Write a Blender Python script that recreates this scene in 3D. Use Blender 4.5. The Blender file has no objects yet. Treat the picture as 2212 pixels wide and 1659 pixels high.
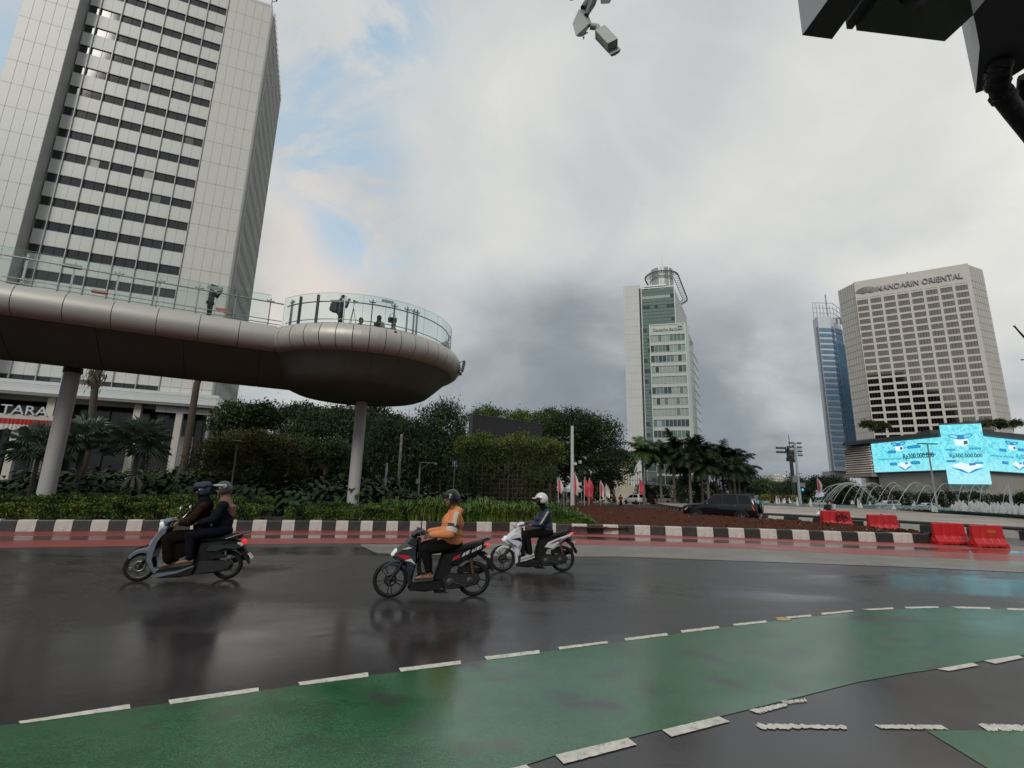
import bpy, bmesh, math, random
from mathutils import Vector, Matrix, noise as mnoise
random.seed(7)
SC = bpy.context.scene
COL = SC.collection
PI = math.pi
# ------------------------------------------------------------------ camera
FOC, CU, CV, EYE = 1062.0, 1106.0, 829.5, 1.62      # focal length and centre in pixels of a 2212 px wide picture, eye height
PITCH, ROLL = math.atan(232/FOC), math.atan(.025)
_f = Vector((0, math.cos(PITCH), math.sin(PITCH)))
_r0 = Vector((1, 0, 0)); _u0 = _r0.cross(_f)
_r = _r0*math.cos(ROLL) + _u0*math.sin(ROLL)
_u = _u0*math.cos(ROLL) - _r0*math.sin(ROLL)
cd = bpy.data.cameras.new('camera'); cam = bpy.data.objects.new('camera', cd); COL.objects.link(cam)
cd.sensor_width = 36; cd.lens = FOC/2212*36; cd.clip_start = .05; cd.clip_end = 6000
M = Matrix((( _r.x, _u.x, -_f.x, 0), (_r.y, _u.y, -_f.y, 0), (_r.z, _u.z, -_f.z, EYE), (0, 0, 0, 1)))
cam.matrix_world = M
SC.camera = cam
def ray(u, v): return _f*FOC + _r*(u-CU) - _u*(v-CV)
def G(u, v, z=0.0):                     # the point of the horizontal plane z seen at (u, v)
    d = ray(u, v); t = (z-EYE)/d.z
    return Vector((d.x*t, d.y*t, z))
def D(u, v, y):                         # the point at forward distance y seen at (u, v)
    d = ray(u, v); t = y/d.y
    return Vector((d.x*t, y, d.z*t+EYE))
# ------------------------------------------------------------------ world
W = bpy.data.worlds.new('World'); SC.world = W; W.use_nodes = True
nt = W.node_tree; N = nt.nodes; Lk = nt.links; N.clear()
def wn(t, **k):
    n = N.new(t)
    for a, b in k.items(): setattr(n, a, b)
    return n
def wmath(op, a, b=None, c=None, clamp=False):
    n = N.new('ShaderNodeMath'); n.operation = op; n.use_clamp = clamp
    for i, x in enumerate((a, b, c)):
        if x is None: continue
        if isinstance(x, (int, float)): n.inputs[i].default_value = x
        else: Lk.new(x, n.inputs[i])
    return n.outputs[0]
def wmix(f, a, b):
    n = N.new('ShaderNodeMix'); n.data_type = 'RGBA'
    if isinstance(f, (int, float)): n.inputs[0].default_value = f
    else: Lk.new(f, n.inputs[0])
    for i, x in ((6, a), (7, b)):
        if isinstance(x, tuple): n.inputs[i].default_value = (*x, 1)
        else: Lk.new(x, n.inputs[i])
    return n.outputs[2]
SUN_EL, SUN_AZ = math.radians(36), math.radians(-166)    # azimuth from +Y towards +X: behind the viewer, to the left
sky = wn('ShaderNodeTexSky', sky_type='NISHITA', sun_disc=False)
sky.sun_elevation = SUN_EL; sky.sun_rotation = SUN_AZ; sky.air_density = 1.2; sky.dust_density = 1.0
tc = wn('ShaderNodeTexCoord'); sep = wn('ShaderNodeSeparateXYZ'); Lk.new(tc.outputs['Generated'], sep.inputs[0])
X, Y, Z = sep.outputs
zz = wmath('ADD', wmath('MAXIMUM', Z, 0.0), .42)
comb = wn('ShaderNodeCombineXYZ'); Lk.new(wmath('DIVIDE', X, zz), comb.inputs[0]); Lk.new(wmath('DIVIDE', Y, zz), comb.inputs[1])
def wnoise(scale, detail, rough, dist, off=(0, 0, 0), vec=None):
    mp = wn('ShaderNodeMapping'); mp.inputs['Location'].default_value = off
    Lk.new(vec or comb.outputs[0], mp.inputs[0])
    n = wn('ShaderNodeTexNoise'); n.inputs['Scale'].default_value = scale; n.inputs['Detail'].default_value = detail
    n.inputs['Roughness'].default_value = rough; n.inputs['Distortion'].default_value = dist
    Lk.new(mp.outputs[0], n.inputs['Vector']); return n.outputs['Fac']
n5 = wnoise(2.6, 9, .58, .6, (5.3, 2.1, 7)); n1 = wnoise(.62, 7, .52, .25, (3.1, 1.7, 0)); n2 = wnoise(1.3, 6, .45, .2, (7.3, .4, 2)); n3 = wnoise(3.2, 5, .5, .3, (1.3, 5.4, 4))
def wdot(u, v):                          # how close the direction is to a direction in the sky (cosine)
    d = ray(u, v).normalized()
    vm = wn('ShaderNodeVectorMath', operation='DOT_PRODUCT'); Lk.new(tc.outputs['Generated'], vm.inputs[0]); vm.inputs[1].default_value = d
    return vm.outputs['Value']
def blob(u, v, deg, soft=.6):           # 1 inside a cloud feature of that angular radius, 0 outside, ragged with noise
    c = math.cos(math.radians(deg)); c1 = math.cos(math.radians(deg*(1-soft)))
    x = wmath('ADD', wdot(u, v), wmath('MULTIPLY', wmath('ADD', wmath('SUBTRACT', n2, .5), wmath('MULTIPLY', wmath('SUBTRACT', n3, .5), .6)), (c1-c)*2.6))
    return wmath('SMOOTHSTEP', x, c, c1) if False else _ss(x, c, c1)
def _ss(x, a, b):
    n = wn('ShaderNodeMapRange', interpolation_type='SMOOTHSTEP'); Lk.new(x, n.inputs[0])
    n.inputs[1].default_value = a; n.inputs[2].default_value = b; return n.outputs[0]
# cloud brightness: high cloud bright, low cloud ahead dark and bluish
elev = _ss(Z, .02, .62)
bright = wmath('ADD', wmath('MULTIPLY', elev, .20), .455)
bright = wmath('ADD', bright, wmath('MULTIPLY', wmath('SUBTRACT', n1, .5), .30))
bright = wmath('ADD', bright, wmath('MULTIPLY', wmath('SUBTRACT', n2, .5), .24))
bright = wmath('ADD', bright, wmath('MULTIPLY', wmath('SUBTRACT', n5, .5), .34))
for (u, v, dg, amt) in ((1130, 870, 14, -.12), (1290, 830, 12, -.09), (1620, 900, 17, -.17), (1560, 760, 14, -.05), (1330, 400, 18, -.04), (1950, 300, 26, .12), (1050, 300, 16, .05), (620, 600, 14, .14), (1050, 80, 20, .06), (2250, 760, 22, .12), (1900, 900, 12, .03), (700, 820, 14, .10)):
    bright = wmath('ADD', bright, wmath('MULTIPLY', blob(u, v, dg, .9), amt))
ramp = wn('ShaderNodeValToRGB'); Lk.new(bright, ramp.inputs[0]); cr = ramp.color_ramp
cr.elements[0].position = .15; cr.elements[0].color = (.20, .225, .26, 1)
cr.elements[1].position = .92; cr.elements[1].color = (.84, .83, .78, 1)
for p, c in ((.34, (.275, .31, .345)), (.52, (.43, .465, .49)), (.68, (.62, .635, .635))):
    e = cr.elements.new(p); e.color = (*c, 1)
warm = blob(620, 590, 13, .95)
cloud = wmix(wmath('MULTIPLY', warm, .5), ramp.outputs[0], (.84, .70, .60))
# the gap of blue sky over the left: two lobes broken by wisps
gap = wmath('MAXIMUM', wmath('MAXIMUM', blob(715, 290, 10.5, .8), blob(790, 60, 11, .8)), wmath('MULTIPLY', blob(790, 490, 8, .8), .85))
gap = wmath('MAXIMUM', gap, wmath('MULTIPLY', blob(30, 60, 10, .9), .6))
n4 = wnoise(3.4, 9, .60, .8, (2.3, 8.1, 1))
gap = wmath('MULTIPLY', gap, _ss(wmath('ADD', n2, wmath('MULTIPLY', wmath('SUBTRACT', n4, .5), 1.9)), .66, .40))
skc = wn('ShaderNodeMix'); skc.data_type = 'RGBA'; skc.blend_type = 'MULTIPLY'; skc.inputs[0].default_value = 1
Lk.new(sky.outputs[0], skc.inputs[6]); skc.inputs[7].default_value = (.14, .14, .14, 1)
bluebase = wmix(.6, skc.outputs[2], (.50, .72, .88))
final = wmix(gap, cloud, bluebase)
# ground-side of the world, below the horizon: dull
final = wmix(_ss(Z, -.02, -.08), final, (.10, .10, .10))
bg = wn('ShaderNodeBackground'); bg.inputs[1].default_value = 1.0; Lk.new(final, bg.inputs[0])
wo = wn('ShaderNodeOutputWorld'); Lk.new(bg.outputs[0], wo.inputs[0])
sd = bpy.data.lights.new('sun', 'SUN'); sun = bpy.data.objects.new('sun', sd); COL.objects.link(sun)
sd.energy = 1.5; sd.angle = math.radians(20); sd.color = (1, .95, .88)
sv = Vector((math.sin(SUN_AZ)*math.cos(SUN_EL), math.cos(SUN_AZ)*math.cos(SUN_EL), math.sin(SUN_EL)))
sun.rotation_euler = sv.to_track_quat('Z', 'Y').to_euler()
vs = SC.view_settings; vs.view_transform = 'Standard'; vs.look = 'None'; vs.exposure = 0; vs.gamma = 1; vs.use_curve_mapping = False
SC.render.engine = 'CYCLES'
SC.cycles.max_bounces = 6; SC.cycles.transparent_max_bounces = 12; SC.cycles.caustics_reflective = False; SC.cycles.caustics_refractive = False
# ------------------------------------------------------------------ materials
MATS = {}
def mat(name, col, rough=.6, metal=0.0, var=.12, vscale=3.0, bump=0.0, bscale=40.0, spec=.5, coat=0.0, emit=None, es=1.0, alpha=1.0, trans=0.0, stain=None, co='Object', rvar=0.0):
    if name in MATS: return MATS[name]
    m = bpy.data.materials.new(name); m.use_nodes = True; t = m.node_tree; b = t.nodes['Principled BSDF']
    b.inputs['Roughness'].default_value = rough; b.inputs['Metallic'].default_value = metal
    b.inputs['Specular IOR Level'].default_value = spec; b.inputs['Coat Weight'].default_value = coat
    b.inputs['Alpha'].default_value = alpha; b.inputs['Transmission Weight'].default_value = trans
    b.inputs['Base Color'].default_value = (*col, 1)
    tcn = t.nodes.new('ShaderNodeTexCoord')
    if var > 0 or rvar > 0:
        nz = t.nodes.new('ShaderNodeTexNoise'); nz.inputs['Scale'].default_value = vscale; nz.inputs['Detail'].default_value = 6; nz.inputs['Roughness'].default_value = .65
        t.links.new(tcn.outputs[co], nz.inputs['Vector'])
    if var > 0:
        mr = t.nodes.new('ShaderNodeMapRange'); mr.inputs[1].default_value = .25; mr.inputs[2].default_value = .75
        mr.inputs[3].default_value = 1-var; mr.inputs[4].default_value = 1+var
        t.links.new(nz.outputs['Fac'], mr.inputs[0])
        mx = t.nodes.new('ShaderNodeVectorMath'); mx.operation = 'SCALE'; mx.inputs[0].default_value = col
        t.links.new(mr.outputs[0], mx.inputs['Scale']); out = mx.outputs[0]
        if stain:
            sc, amt, scol = stain
            n2_ = t.nodes.new('ShaderNodeTexNoise'); n2_.inputs['Scale'].default_value = sc; n2_.inputs['Detail'].default_value = 8; n2_.inputs['Roughness'].default_value = .7
            t.links.new(tcn.outputs[co], n2_.inputs['Vector'])
            r2 = t.nodes.new('ShaderNodeMapRange'); r2.inputs[1].default_value = .52; r2.inputs[2].default_value = .72; r2.inputs[4].default_value = amt
            t.links.new(n2_.outputs['Fac'], r2.inputs[0])
            mm = t.nodes.new('ShaderNodeMix'); mm.data_type = 'RGBA'; t.links.new(r2.outputs[0], mm.inputs[0]); t.links.new(out, mm.inputs[6]); mm.inputs[7].default_value = (*scol, 1)
            out = mm.outputs[2]
        t.links.new(out, b.inputs['Base Color'])
    if rvar > 0:
        mr2 = t.nodes.new('ShaderNodeMapRange'); mr2.inputs[1].default_value = .3; mr2.inputs[2].default_value = .7
        mr2.inputs[3].default_value = max(.02, rough-rvar); mr2.inputs[4].default_value = rough+rvar
        t.links.new(nz.outputs['Fac'], mr2.inputs[0]); t.links.new(mr2.outputs[0], b.inputs['Roughness'])
    if bump > 0:
        nb = t.nodes.new('ShaderNodeTexNoise'); nb.inputs['Scale'].default_value = bscale; nb.inputs['Detail'].default_value = 4
        t.links.new(tcn.outputs[co], nb.inputs['Vector'])
        bp = t.nodes.new('ShaderNodeBump'); bp.inputs['Strength'].default_value = bump; bp.inputs['Distance'].default_value = .02
        t.links.new(nb.outputs['Fac'], bp.inputs['Height']); t.links.new(bp.outputs[0], b.inputs['Normal'])
    if emit:
        b.inputs['Emission Color'].default_value = (*emit, 1); b.inputs['Emission Strength'].default_value = es
    MATS[name] = m; return m
# ------------------------------------------------------------------ mesh helpers
class MB:
    """collects vertices and faces, builds ONE mesh object"""
    def __init__(s): s.v = []; s.f = []; s.mi = []; s.sm = []
    def add(s, vs, fs, mi=0, smooth=False, M=None):
        n = len(s.v)
        s.v += [tuple(M @ Vector(p)) if M else tuple(p) for p in vs]
        s.f += [tuple(i+n for i in f) for f in fs]; s.mi += [mi]*len(fs); s.sm += [smooth]*len(fs); return s
    def box(s, x0, y0, z0, x1, y1, z1, mi=0, M=None):
        vs = [(x, y, z) for z in (z0, z1) for y in (y0, y1) for x in (x0, x1)]
        return s.add(vs, [(0, 2, 3, 1), (4, 5, 7, 6), (0, 1, 5, 4), (2, 6, 7, 3), (0, 4, 6, 2), (1, 3, 7, 5)], mi, M=M)
    def cbox(s, cx, cy, cz, sx, sy, sz, mi=0, M=None): return s.box(cx-sx/2, cy-sy/2, cz-sz/2, cx+sx/2, cy+sy/2, cz+sz/2, mi, M)
    def bbox(s, x0, y0, z0, x1, y1, z1, b, mi=0, M=None):      # box with chamfered edges
        cx, cy, cz = (x0+x1)/2, (y0+y1)/2, (z0+z1)/2; hx, hy, hz = (x1-x0)/2, (y1-y0)/2, (z1-z0)/2
        vs = []
        for sx in (-1, 1):
            for sy in (-1, 1):
                for sz in (-1, 1):
                    vs += [(cx+sx*hx, cy+sy*(hy-b), cz+sz*(hz-b)), (cx+sx*(hx-b), cy+sy*hy, cz+sz*(hz-b)), (cx+sx*(hx-b), cy+sy*(hy-b), cz+sz*hz)]
        bm = bmesh.new()
        for p in vs: bm.verts.new(p)
        bmesh.ops.convex_hull(bm, input=bm.verts); bm.verts.ensure_lookup_table()
        bm.verts.index_update()
        fs = [tuple(v.index for v in f.verts) for f in bm.faces]; vs = [tuple(v.co) for v in bm.verts]; bm.free()
        return s.add(vs, fs, mi, M=M)
    def hull(s, pts, mi=0, smooth=False, M=None):
        bm = bmesh.new()
        for p in pts: bm.verts.new(p)
        r = bmesh.ops.convex_hull(bm, input=bm.verts)
        bm.verts.index_update(); fs = [tuple(v.index for v in f.verts) for f in bm.faces]; vs = [tuple(v.co) for v in bm.verts]; bm.free()
        return s.add(vs, fs, mi, smooth, M)
    def tube(s, pts, r, n=8, mi=0, cap=True, smooth=True, M=None):
        pts = [Vector(p) for p in pts]; rs = r if isinstance(r, (list, tuple)) else [r]*len(pts)
        vs = []; fs = []; up = None
        for i, p in enumerate(pts):
            t = (pts[min(i+1, len(pts)-1)]-pts[max(i-1, 0)])
            t = t.normalized() if t.length > 1e-9 else Vector((0, 0, 1))
            if up is None: up = Vector((0, 0, 1)) if abs(t.z) < .9 else Vector((1, 0, 0))
            a = t.cross(up)
            if a.length < 1e-6: a = t.orthogonal()
            a.normalize(); b = a.cross(t); up = b
            for k in range(n):
                an = 2*PI*k/n; vs.append(p+(a*math.cos(an)+b*math.sin(an))*rs[i])
        for i in range(len(pts)-1):
            for k in range(n):
                fs.append((i*n+k, i*n+(k+1) % n, (i+1)*n+(k+1) % n, (i+1)*n+k))
        s.add(vs, fs, mi, smooth, M)
        if cap:
            s.add(vs[:n], [tuple(range(n))], mi, False, M); s.add(vs[-n:], [tuple(reversed(range(n)))], mi, False, M)
        return s
    def lathe(s, prof, n=24, axis='z', c=(0, 0, 0), mi=0, smooth=True, M=None, closed=False):   # prof: (radius, height)
        vs = []; fs = []; m = len(prof)
        for r, h in prof:
            for k in range(n):
                a = 2*PI*k/n; x, y = r*math.cos(a), r*math.sin(a)
                p = {'z': (x, y, h), 'y': (x, h, y), 'x': (h, x, y)}[axis]
                vs.append((p[0]+c[0], p[1]+c[1], p[2]+c[2]))
        for i in range(m if closed else m-1):
            j = (i+1) % m
            for k in range(n):
                fs.append((i*n+k, i*n+(k+1) % n, j*n+(k+1) % n, j*n+k))
        return s.add(vs, fs, mi, smooth, M)
    def prism(s, poly, y0, y1, mi=0, taper=0.0, M=None, smooth=False):   # polygon in x,z extruded along y, with an optional inset at both ends
        n = len(poly)
        if taper:
            cx = sum(p[0] for p in poly)/n; cz = sum(p[1] for p in poly)/n
            def ins(p):
                d = Vector((p[0]-cx, p[1]-cz)); L = d.length or 1; k = max(0, 1-taper/L); return (cx+d.x*k, cz+d.y*k)
            rings = [([ins(p) for p in poly], y0), (poly, y0+taper*(1 if y1 > y0 else -1)), (poly, y1-taper*(1 if y1 > y0 else -1)), ([ins(p) for p in poly], y1)]
        else: rings = [(poly, y0), (poly, y1)]
        vs = [(p[0], yy, p[1]) for pl, yy in rings for p in pl]; fs = []
        for i in range(len(rings)-1):
            for k in range(n): fs.append((i*n+k, i*n+(k+1) % n, (i+1)*n+(k+1) % n, (i+1)*n+k))
        s.add(vs, fs, mi, smooth, M)
        s.add(vs[:n], [tuple(reversed(range(n)))], mi, False, M); s.add(vs[-n:], [tuple(range(n))], mi, False, M)
        return s
    def quad(s, a, b, c, d, mi=0): return s.add([a, b, c, d], [(0, 1, 2, 3)], mi)
    def mesh(s, name, mats):
        me = bpy.data.meshes.new(name); me.from_pydata(s.v, [], s.f)
        for m in (mats if isinstance(mats, (list, tuple)) else [mats]): me.materials.append(m)
        me.polygons.foreach_set('material_index', s.mi); me.polygons.foreach_set('use_smooth', s.sm)
        me.validate(); me.update(); return me
    def build(s, name, mats, parent=None, loc=None, fix=True):
        me = s.mesh(name, mats)
        if fix:
            bm = bmesh.new(); bm.from_mesh(me); bmesh.ops.recalc_face_normals(bm, faces=bm.faces); bm.to_mesh(me); bm.free()
        o = bpy.data.objects.new(name, me); COL.objects.link(o)
        if parent: o.parent = parent
        if loc: o.location = loc
        return o
def tag(o, label=None, cat=None, group=None, kind=None):
    if label: o['label'] = label
    if cat: o['category'] = cat
    if group: o['group'] = group
    if kind: o['kind'] = kind
    return o
def empty(name, loc=(0, 0, 0), rz=0.0, label=None, cat=None, group=None, kind=None):
    o = bpy.data.objects.new(name, None); COL.objects.link(o); o.location = loc; o.rotation_euler = (0, 0, rz); o.empty_display_size = .2
    return tag(o, label, cat, group, kind)
def inst(name, me, parent=None, loc=(0, 0, 0), rz=0.0, scale=None):
    o = bpy.data.objects.new(name, me); COL.objects.link(o); o.parent = parent; o.location = loc; o.rotation_euler = (0, 0, rz)
    if scale: o.scale = scale
    return o
def copy_tree(o, parent=None):
    c = o.copy(); COL.objects.link(c); c.parent = parent
    for ch in o.children: copy_tree(ch, c)
    return c
def lerp(a, b, t): return a+(b-a)*t
def frame(p, th):                        # local x along a wall of direction th, local y into the wall (away from the viewer side), z up
    return Matrix.Translation(p) @ Matrix.Rotation(th, 4, 'Z')
def text_mesh(s, size, depth=0.02, name='lettering', bold=0.0):
    cu = bpy.data.curves.new(name, 'FONT'); cu.body = s; cu.size = size; cu.extrude = depth; cu.resolution_u = 3; cu.offset = bold
    o = bpy.data.objects.new(name, cu); COL.objects.link(o); dg = bpy.context.evaluated_depsgraph_get(); dg.update()
    me = bpy.data.meshes.new_from_object(o.evaluated_get(dg)); bpy.data.objects.remove(o); bpy.data.curves.remove(cu); me.name = name
    return me
# ================================================================== setting: ground, road, markings, kerbs
def wet_asphalt(name, col, r0, r1, sheet=None, edge=1.0, low=False, film=.45, mottle=(.78, 1.2)):
    """wet bitumen: fine aggregate, patches of standing water (smooth) between drier patches (rough)"""
    m = bpy.data.materials.new(name); m.use_nodes = True; t = m.node_tree; b = t.nodes['Principled BSDF']; L = t.links
    tcn = t.nodes.new('ShaderNodeTexCoord')
    def nz(sc, det, ro, dist=0, stretch=None):
        mp = t.nodes.new('ShaderNodeMapping'); L.new(tcn.outputs['Object'], mp.inputs[0])
        if stretch: mp.inputs['Scale'].default_value = stretch
        n = t.nodes.new('ShaderNodeTexNoise'); n.inputs['Scale'].default_value = sc; n.inputs['Detail'].default_value = det; n.inputs['Roughness'].default_value = ro; n.inputs['Distortion'].default_value = dist
        L.new(mp.outputs[0], n.inputs['Vector']); return n.outputs['Fac']
    def mr(x, a, b_, c, d, sm=False):
        n = t.nodes.new('ShaderNodeMapRange'); L.new(x, n.inputs[0])
        if sm: n.interpolation_type = 'SMOOTHSTEP'
        for i, q in enumerate((a, b_, c, d)): n.inputs[i+1].default_value = q
        return n.outputs[0]
    big = nz(.22, 5, .55, .6, (.6, 1.4, 1)); mid = nz(1.3, 6, .6); fine = nz(90, 4, .7); grit = nz(260, 2, .6)
    wet = mr(big, .42, .62, 0, 1, True)
    if low:                                  # water stands along the low side of the carriageway, next to the cycle lane
        sx_ = t.nodes.new('ShaderNodeSeparateXYZ'); L.new(tcn.outputs['Object'], sx_.inputs[0]); yy = t.nodes.new('ShaderNodeMath'); yy.operation = 'MULTIPLY_ADD'; L.new(mid, yy.inputs[0]); yy.inputs[1].default_value = 2.2; L.new(sx_.outputs[1], yy.inputs[2])
        ed = mr(yy.outputs[0], 7.9, 6.9, 0, 1, True); ww_ = t.nodes.new('ShaderNodeMath'); ww_.operation = 'MAXIMUM'; L.new(wet, ww_.inputs[0]); L.new(ed, ww_.inputs[1]); wet = ww_.outputs[0]
    v = t.nodes.new('ShaderNodeMath'); v.operation = 'MULTIPLY'; L.new(mr(mid, .3, .7, *mottle), v.inputs[0]); L.new(mr(fine, .3, .7, .25, 2.1), v.inputs[1])
    sc = t.nodes.new('ShaderNodeVectorMath'); sc.operation = 'SCALE'; sc.inputs[0].default_value = col; L.new(v.outputs[0], sc.inputs['Scale'])
    out = sc.outputs[0]
    if sheet:                                # worn paint: the bitumen shows through
        mm = t.nodes.new('ShaderNodeMix'); mm.data_type = 'RGBA'
        a = t.nodes.new('ShaderNodeMath'); a.operation = 'ADD'; L.new(mid, a.inputs[0]); L.new(mr(fine, .2, .8, -.12, .12), a.inputs[1])
        L.new(mr(a.outputs[0], .52, .66, 0, sheet), mm.inputs[0]); L.new(out, mm.inputs[6]); mm.inputs[7].default_value = (.035, .033, .034, 1); out = mm.outputs[2]
    L.new(out, b.inputs['Base Color'])
    rg = t.nodes.new('ShaderNodeMath'); rg.operation = 'ADD'; L.new(mr(wet, 0, 1, r1, r0), rg.inputs[0]); L.new(mr(mid, .3, .7, -.04, .05), rg.inputs[1])
    rg.use_clamp = True; L.new(rg.outputs[0], b.inputs['Roughness'])
    bp = t.nodes.new('ShaderNodeBump'); bp.inputs['Distance'].default_value = .004
    L.new(mr(wet, 0, 1, .38*edge, .06*edge), bp.inputs['Strength']); L.new(fine, bp.inputs['Height'])
    bp2 = t.nodes.new('ShaderNodeBump'); bp2.inputs['Distance'].default_value = .01; bp2.inputs['Strength'].default_value = .05*edge
    L.new(nz(9, 3, .5), bp2.inputs['Height']); L.new(bp.outputs[0], bp2.inputs['Normal']); L.new(bp2.outputs[0], b.inputs['Normal'])
    b.inputs['Specular IOR Level'].default_value = .5
    L.new(mr(wet, 0, 1, .15*film, film), b.inputs['Coat Weight']); b.inputs['Coat Roughness'].default_value = .06; b.inputs['Coat IOR'].default_value = 1.33; L.new(bp2.outputs[0], b.inputs['Coat Normal'])
    return m
M_ROAD = wet_asphalt('wet_asphalt', (.030, .0275, .028), .19, .38, low=True, film=.12)
M_GREEN = wet_asphalt('green_lane_paint', (.019, .100, .036), .05, .16, sheet=1.0, film=1.0, mottle=(.55, 1.45))
M_RED = wet_asphalt('red_lane_paint', (.26, .052, .045), .30, .5, sheet=.35, film=.08)
M_CONC = wet_asphalt('concrete_strip', (.17, .155, .135), .3, .6, film=.1)
M_GUT = wet_asphalt('wet_gutter', (.12, .055, .05), .10, .24, edge=.3)
M_WHITE = mat('road_paint_white', (.62, .60, .53), .5, var=.25, vscale=8, stain=(22, .85, (.10, .10, .095)), bump=.3, bscale=60)
M_SOIL = mat('red_soil', (.070, .022, .011), .95, var=.5, vscale=5, bump=1.0, bscale=14, spec=.1, stain=(2.5, .6, (.026, .012, .008)))
M_EARTH = mat('dark_earth', (.022, .018, .012), .95, var=.4, vscale=4, bump=.6, bscale=12)
M_KB = mat('kerb_black_paint', (.026, .026, .027), .45, var=.35, vscale=5, bump=.35, bscale=30, stain=(7, .35, (.09, .085, .08)))
M_KW = mat('kerb_white_paint', (.54, .53, .49), .6, var=.14, vscale=4, bump=.35, bscale=30, stain=(6, .6, (.16, .14, .12)))
def sheet(name, pts, z, m, parent=None, kind='structure', dense=False):
    b = MB(); b.add([(p[0], p[1], z) for p in pts], [tuple(range(len(pts)))])
    o = b.build(name, m, parent)
    bm = bmesh.new(); bm.from_mesh(o.data); bmesh.ops.triangulate(bm, faces=bm.faces)
    for f in bm.faces:
        if f.normal.z < 0: f.normal_flip()
    bm.to_mesh(o.data); bm.free()
    if kind: o['kind'] = kind
    return o
def strip(name, near, far, z, m, parent=None):       # ribbon between two polylines of equal length
    b = MB(); n = len(near)
    b.add([(p[0], p[1], z) for p in near]+[(p[0], p[1], z) for p in far], [(i, i+1, n+i+1, n+i) for i in range(n-1)])
    o = b.build(name, m, parent); o['kind'] = 'structure'; return o
b = MB(); S = 3000
b.add([(-S, -S, 0), (S, -S, 0), (S, S, 0), (-S, S, 0)], [(0, 1, 2, 3)])
ground = tag(b.build('ground', M_ROAD), kind='structure')
def interp(tab, x):
    for (a, b_) in zip(tab, tab[1:]):
        if x <= b_[0] or b_ is tab[-1]:
            t = (x-a[0])/(b_[0]-a[0]); return [a[i]+(b_[i]-a[i])*t for i in range(1, len(a))]
# the road edge in front of the planted island: bottom and top line of the kerb, gutter band, edge of the red lane, edge of the concrete
EDGE = [(-500, 1148, 1160, 1171, 1196), (0, 1148.5, 1158.5, 1168, 1184), (677, 1146, 1155.8, 1162.6, 1174.5), (1106, 1148, 1156, 1162.5, 1174), (1340, 1154, 1161, 1168, 1178.6), (1600, 1161.8, 1167.5, 1174, 1184.5),
        (1950, 1172.5, 1181, 1189, 1202), (2212, 1180, 1190, 1199, 1213), (2700, 1192, 1205, 1216, 1235)]
us = [-500, -250, 0, 170, 340, 510, 677, 820, 960, 1106, 1220, 1340, 1470, 1600, 1780, 1950, 2080, 2212, 2450, 2700]
rows = [[G(u, interp(EDGE, u)[k]) for u in us] for k in range(4)]
strip('bus_lane_inner_stripe', rows[1], rows[0], .004, M_RED); strip('wet_gutter', rows[2], rows[1], .004, M_GUT); strip('bus_lane_outer_stripe', rows[3], rows[2], .004, M_RED)
CE = [(780, 1176, 1180), (815, 1176, 1196), (1106, 1174.5, 1203), (1340, 1179, 1203), (1600, 1185, 1212.5), (1950, 1202.5, 1225), (2212, 1213.5, 1237), (2700, 1235.5, 1266)]
cu = [780, 815, 900, 1000, 1106, 1220, 1340, 1470, 1600, 1780, 1950, 2080, 2212, 2450, 2700]
strip('concrete_strip', [G(u, interp(CE, u)[1]) for u in cu], [G(u, interp(CE, u)[0]) for u in cu], .008, M_CONC)
# green cycle lane
up_ = [(-700, 1690), (-300, 1618), (0, 1569), (190, 1543), (420, 1513), (640, 1482), (860, 1452), (1040, 1428), (1205, 1405), (1340, 1388), (1470, 1369), (1585, 1354), (1675, 1342), (1780, 1330), (1870, 1320), (1960, 1315), (2060, 1313), (2190, 1316), (2400, 1325), (2700, 1345)]
lo_ = [(600, 1830), (900, 1740), (1106, 1664), (1200, 1633), (1356, 1596), (1430, 1577), (1555, 1549), (1615, 1534), (1720, 1508), (1850, 1475), (1960, 1455), (2025, 1446), (2126, 1428), (2212, 1416), (2400, 1398), (2700, 1382)]
g = sheet('green_lane', [G(*p) for p in up_]+[G(*p) for p in reversed(lo_)]+[G(-700, 1900)], .004, M_GREEN)
sheet('green_patch', [G(2000, 1579), (G(2300, 1579)), G(2600, 1700), G(2290, 1760), G(2131, 1659)], .004, M_GREEN)
marks = empty('road_markings', kind='structure')
def wearf(i, s_, wear): q = mnoise.noise(Vector((i*.23, s_, 1)))+.5*mnoise.noise(Vector((i*.9, s_, 4))); return max(0, min(1.0, .35+.9*q))*wear*(.8+.4*random.random())
def ragged(quad, wear, n=48):             # a painted dash with chipped long sides
    a, b_, c, d = [G(*q) for q in quad]; pts = []
    for i in range(n+1):
        t = i/n; p = a.lerp(b_, t); q = d.lerp(c, t); k = wearf(i, quad[0][0], wear)
        pts.append(p.lerp(q, k*.5))
    lo = []
    for i in range(n+1):
        t = i/n; p = a.lerp(b_, t); q = d.lerp(c, t); k = wearf(i, quad[0][0]+9, wear)
        lo.append(q.lerp(p, k*.5))
    m = MB(); k = n+1
    m.add([(p.x, p.y, .0065) for p in pts]+[(p.x, p.y, .0065) for p in lo], [(i, i+1, k+i+1, k+i) for i in range(n)])
    return m.build('lane_dash', M_WHITE, marks)
def z5(x, y): return (1106+.5*x, 1253.7+.5*y)
def z4(x, y): return (x*.5, 1287.6+y*.5)
for q in [((78, 545), (560, 470), (563, 490), (88, 556)), ((726, 452), (1116, 398), (1118, 415), (735, 472)), ((1288, 375), (1590, 332), (1592, 352), (1295, 390)), ((1722, 314), (1990, 281), (1992, 297), (1732, 330)), ((2092, 264), (2330, 235), (2332, 250), (2104, 279))]:
    ragged([z4(*p) for p in q], .12)
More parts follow.
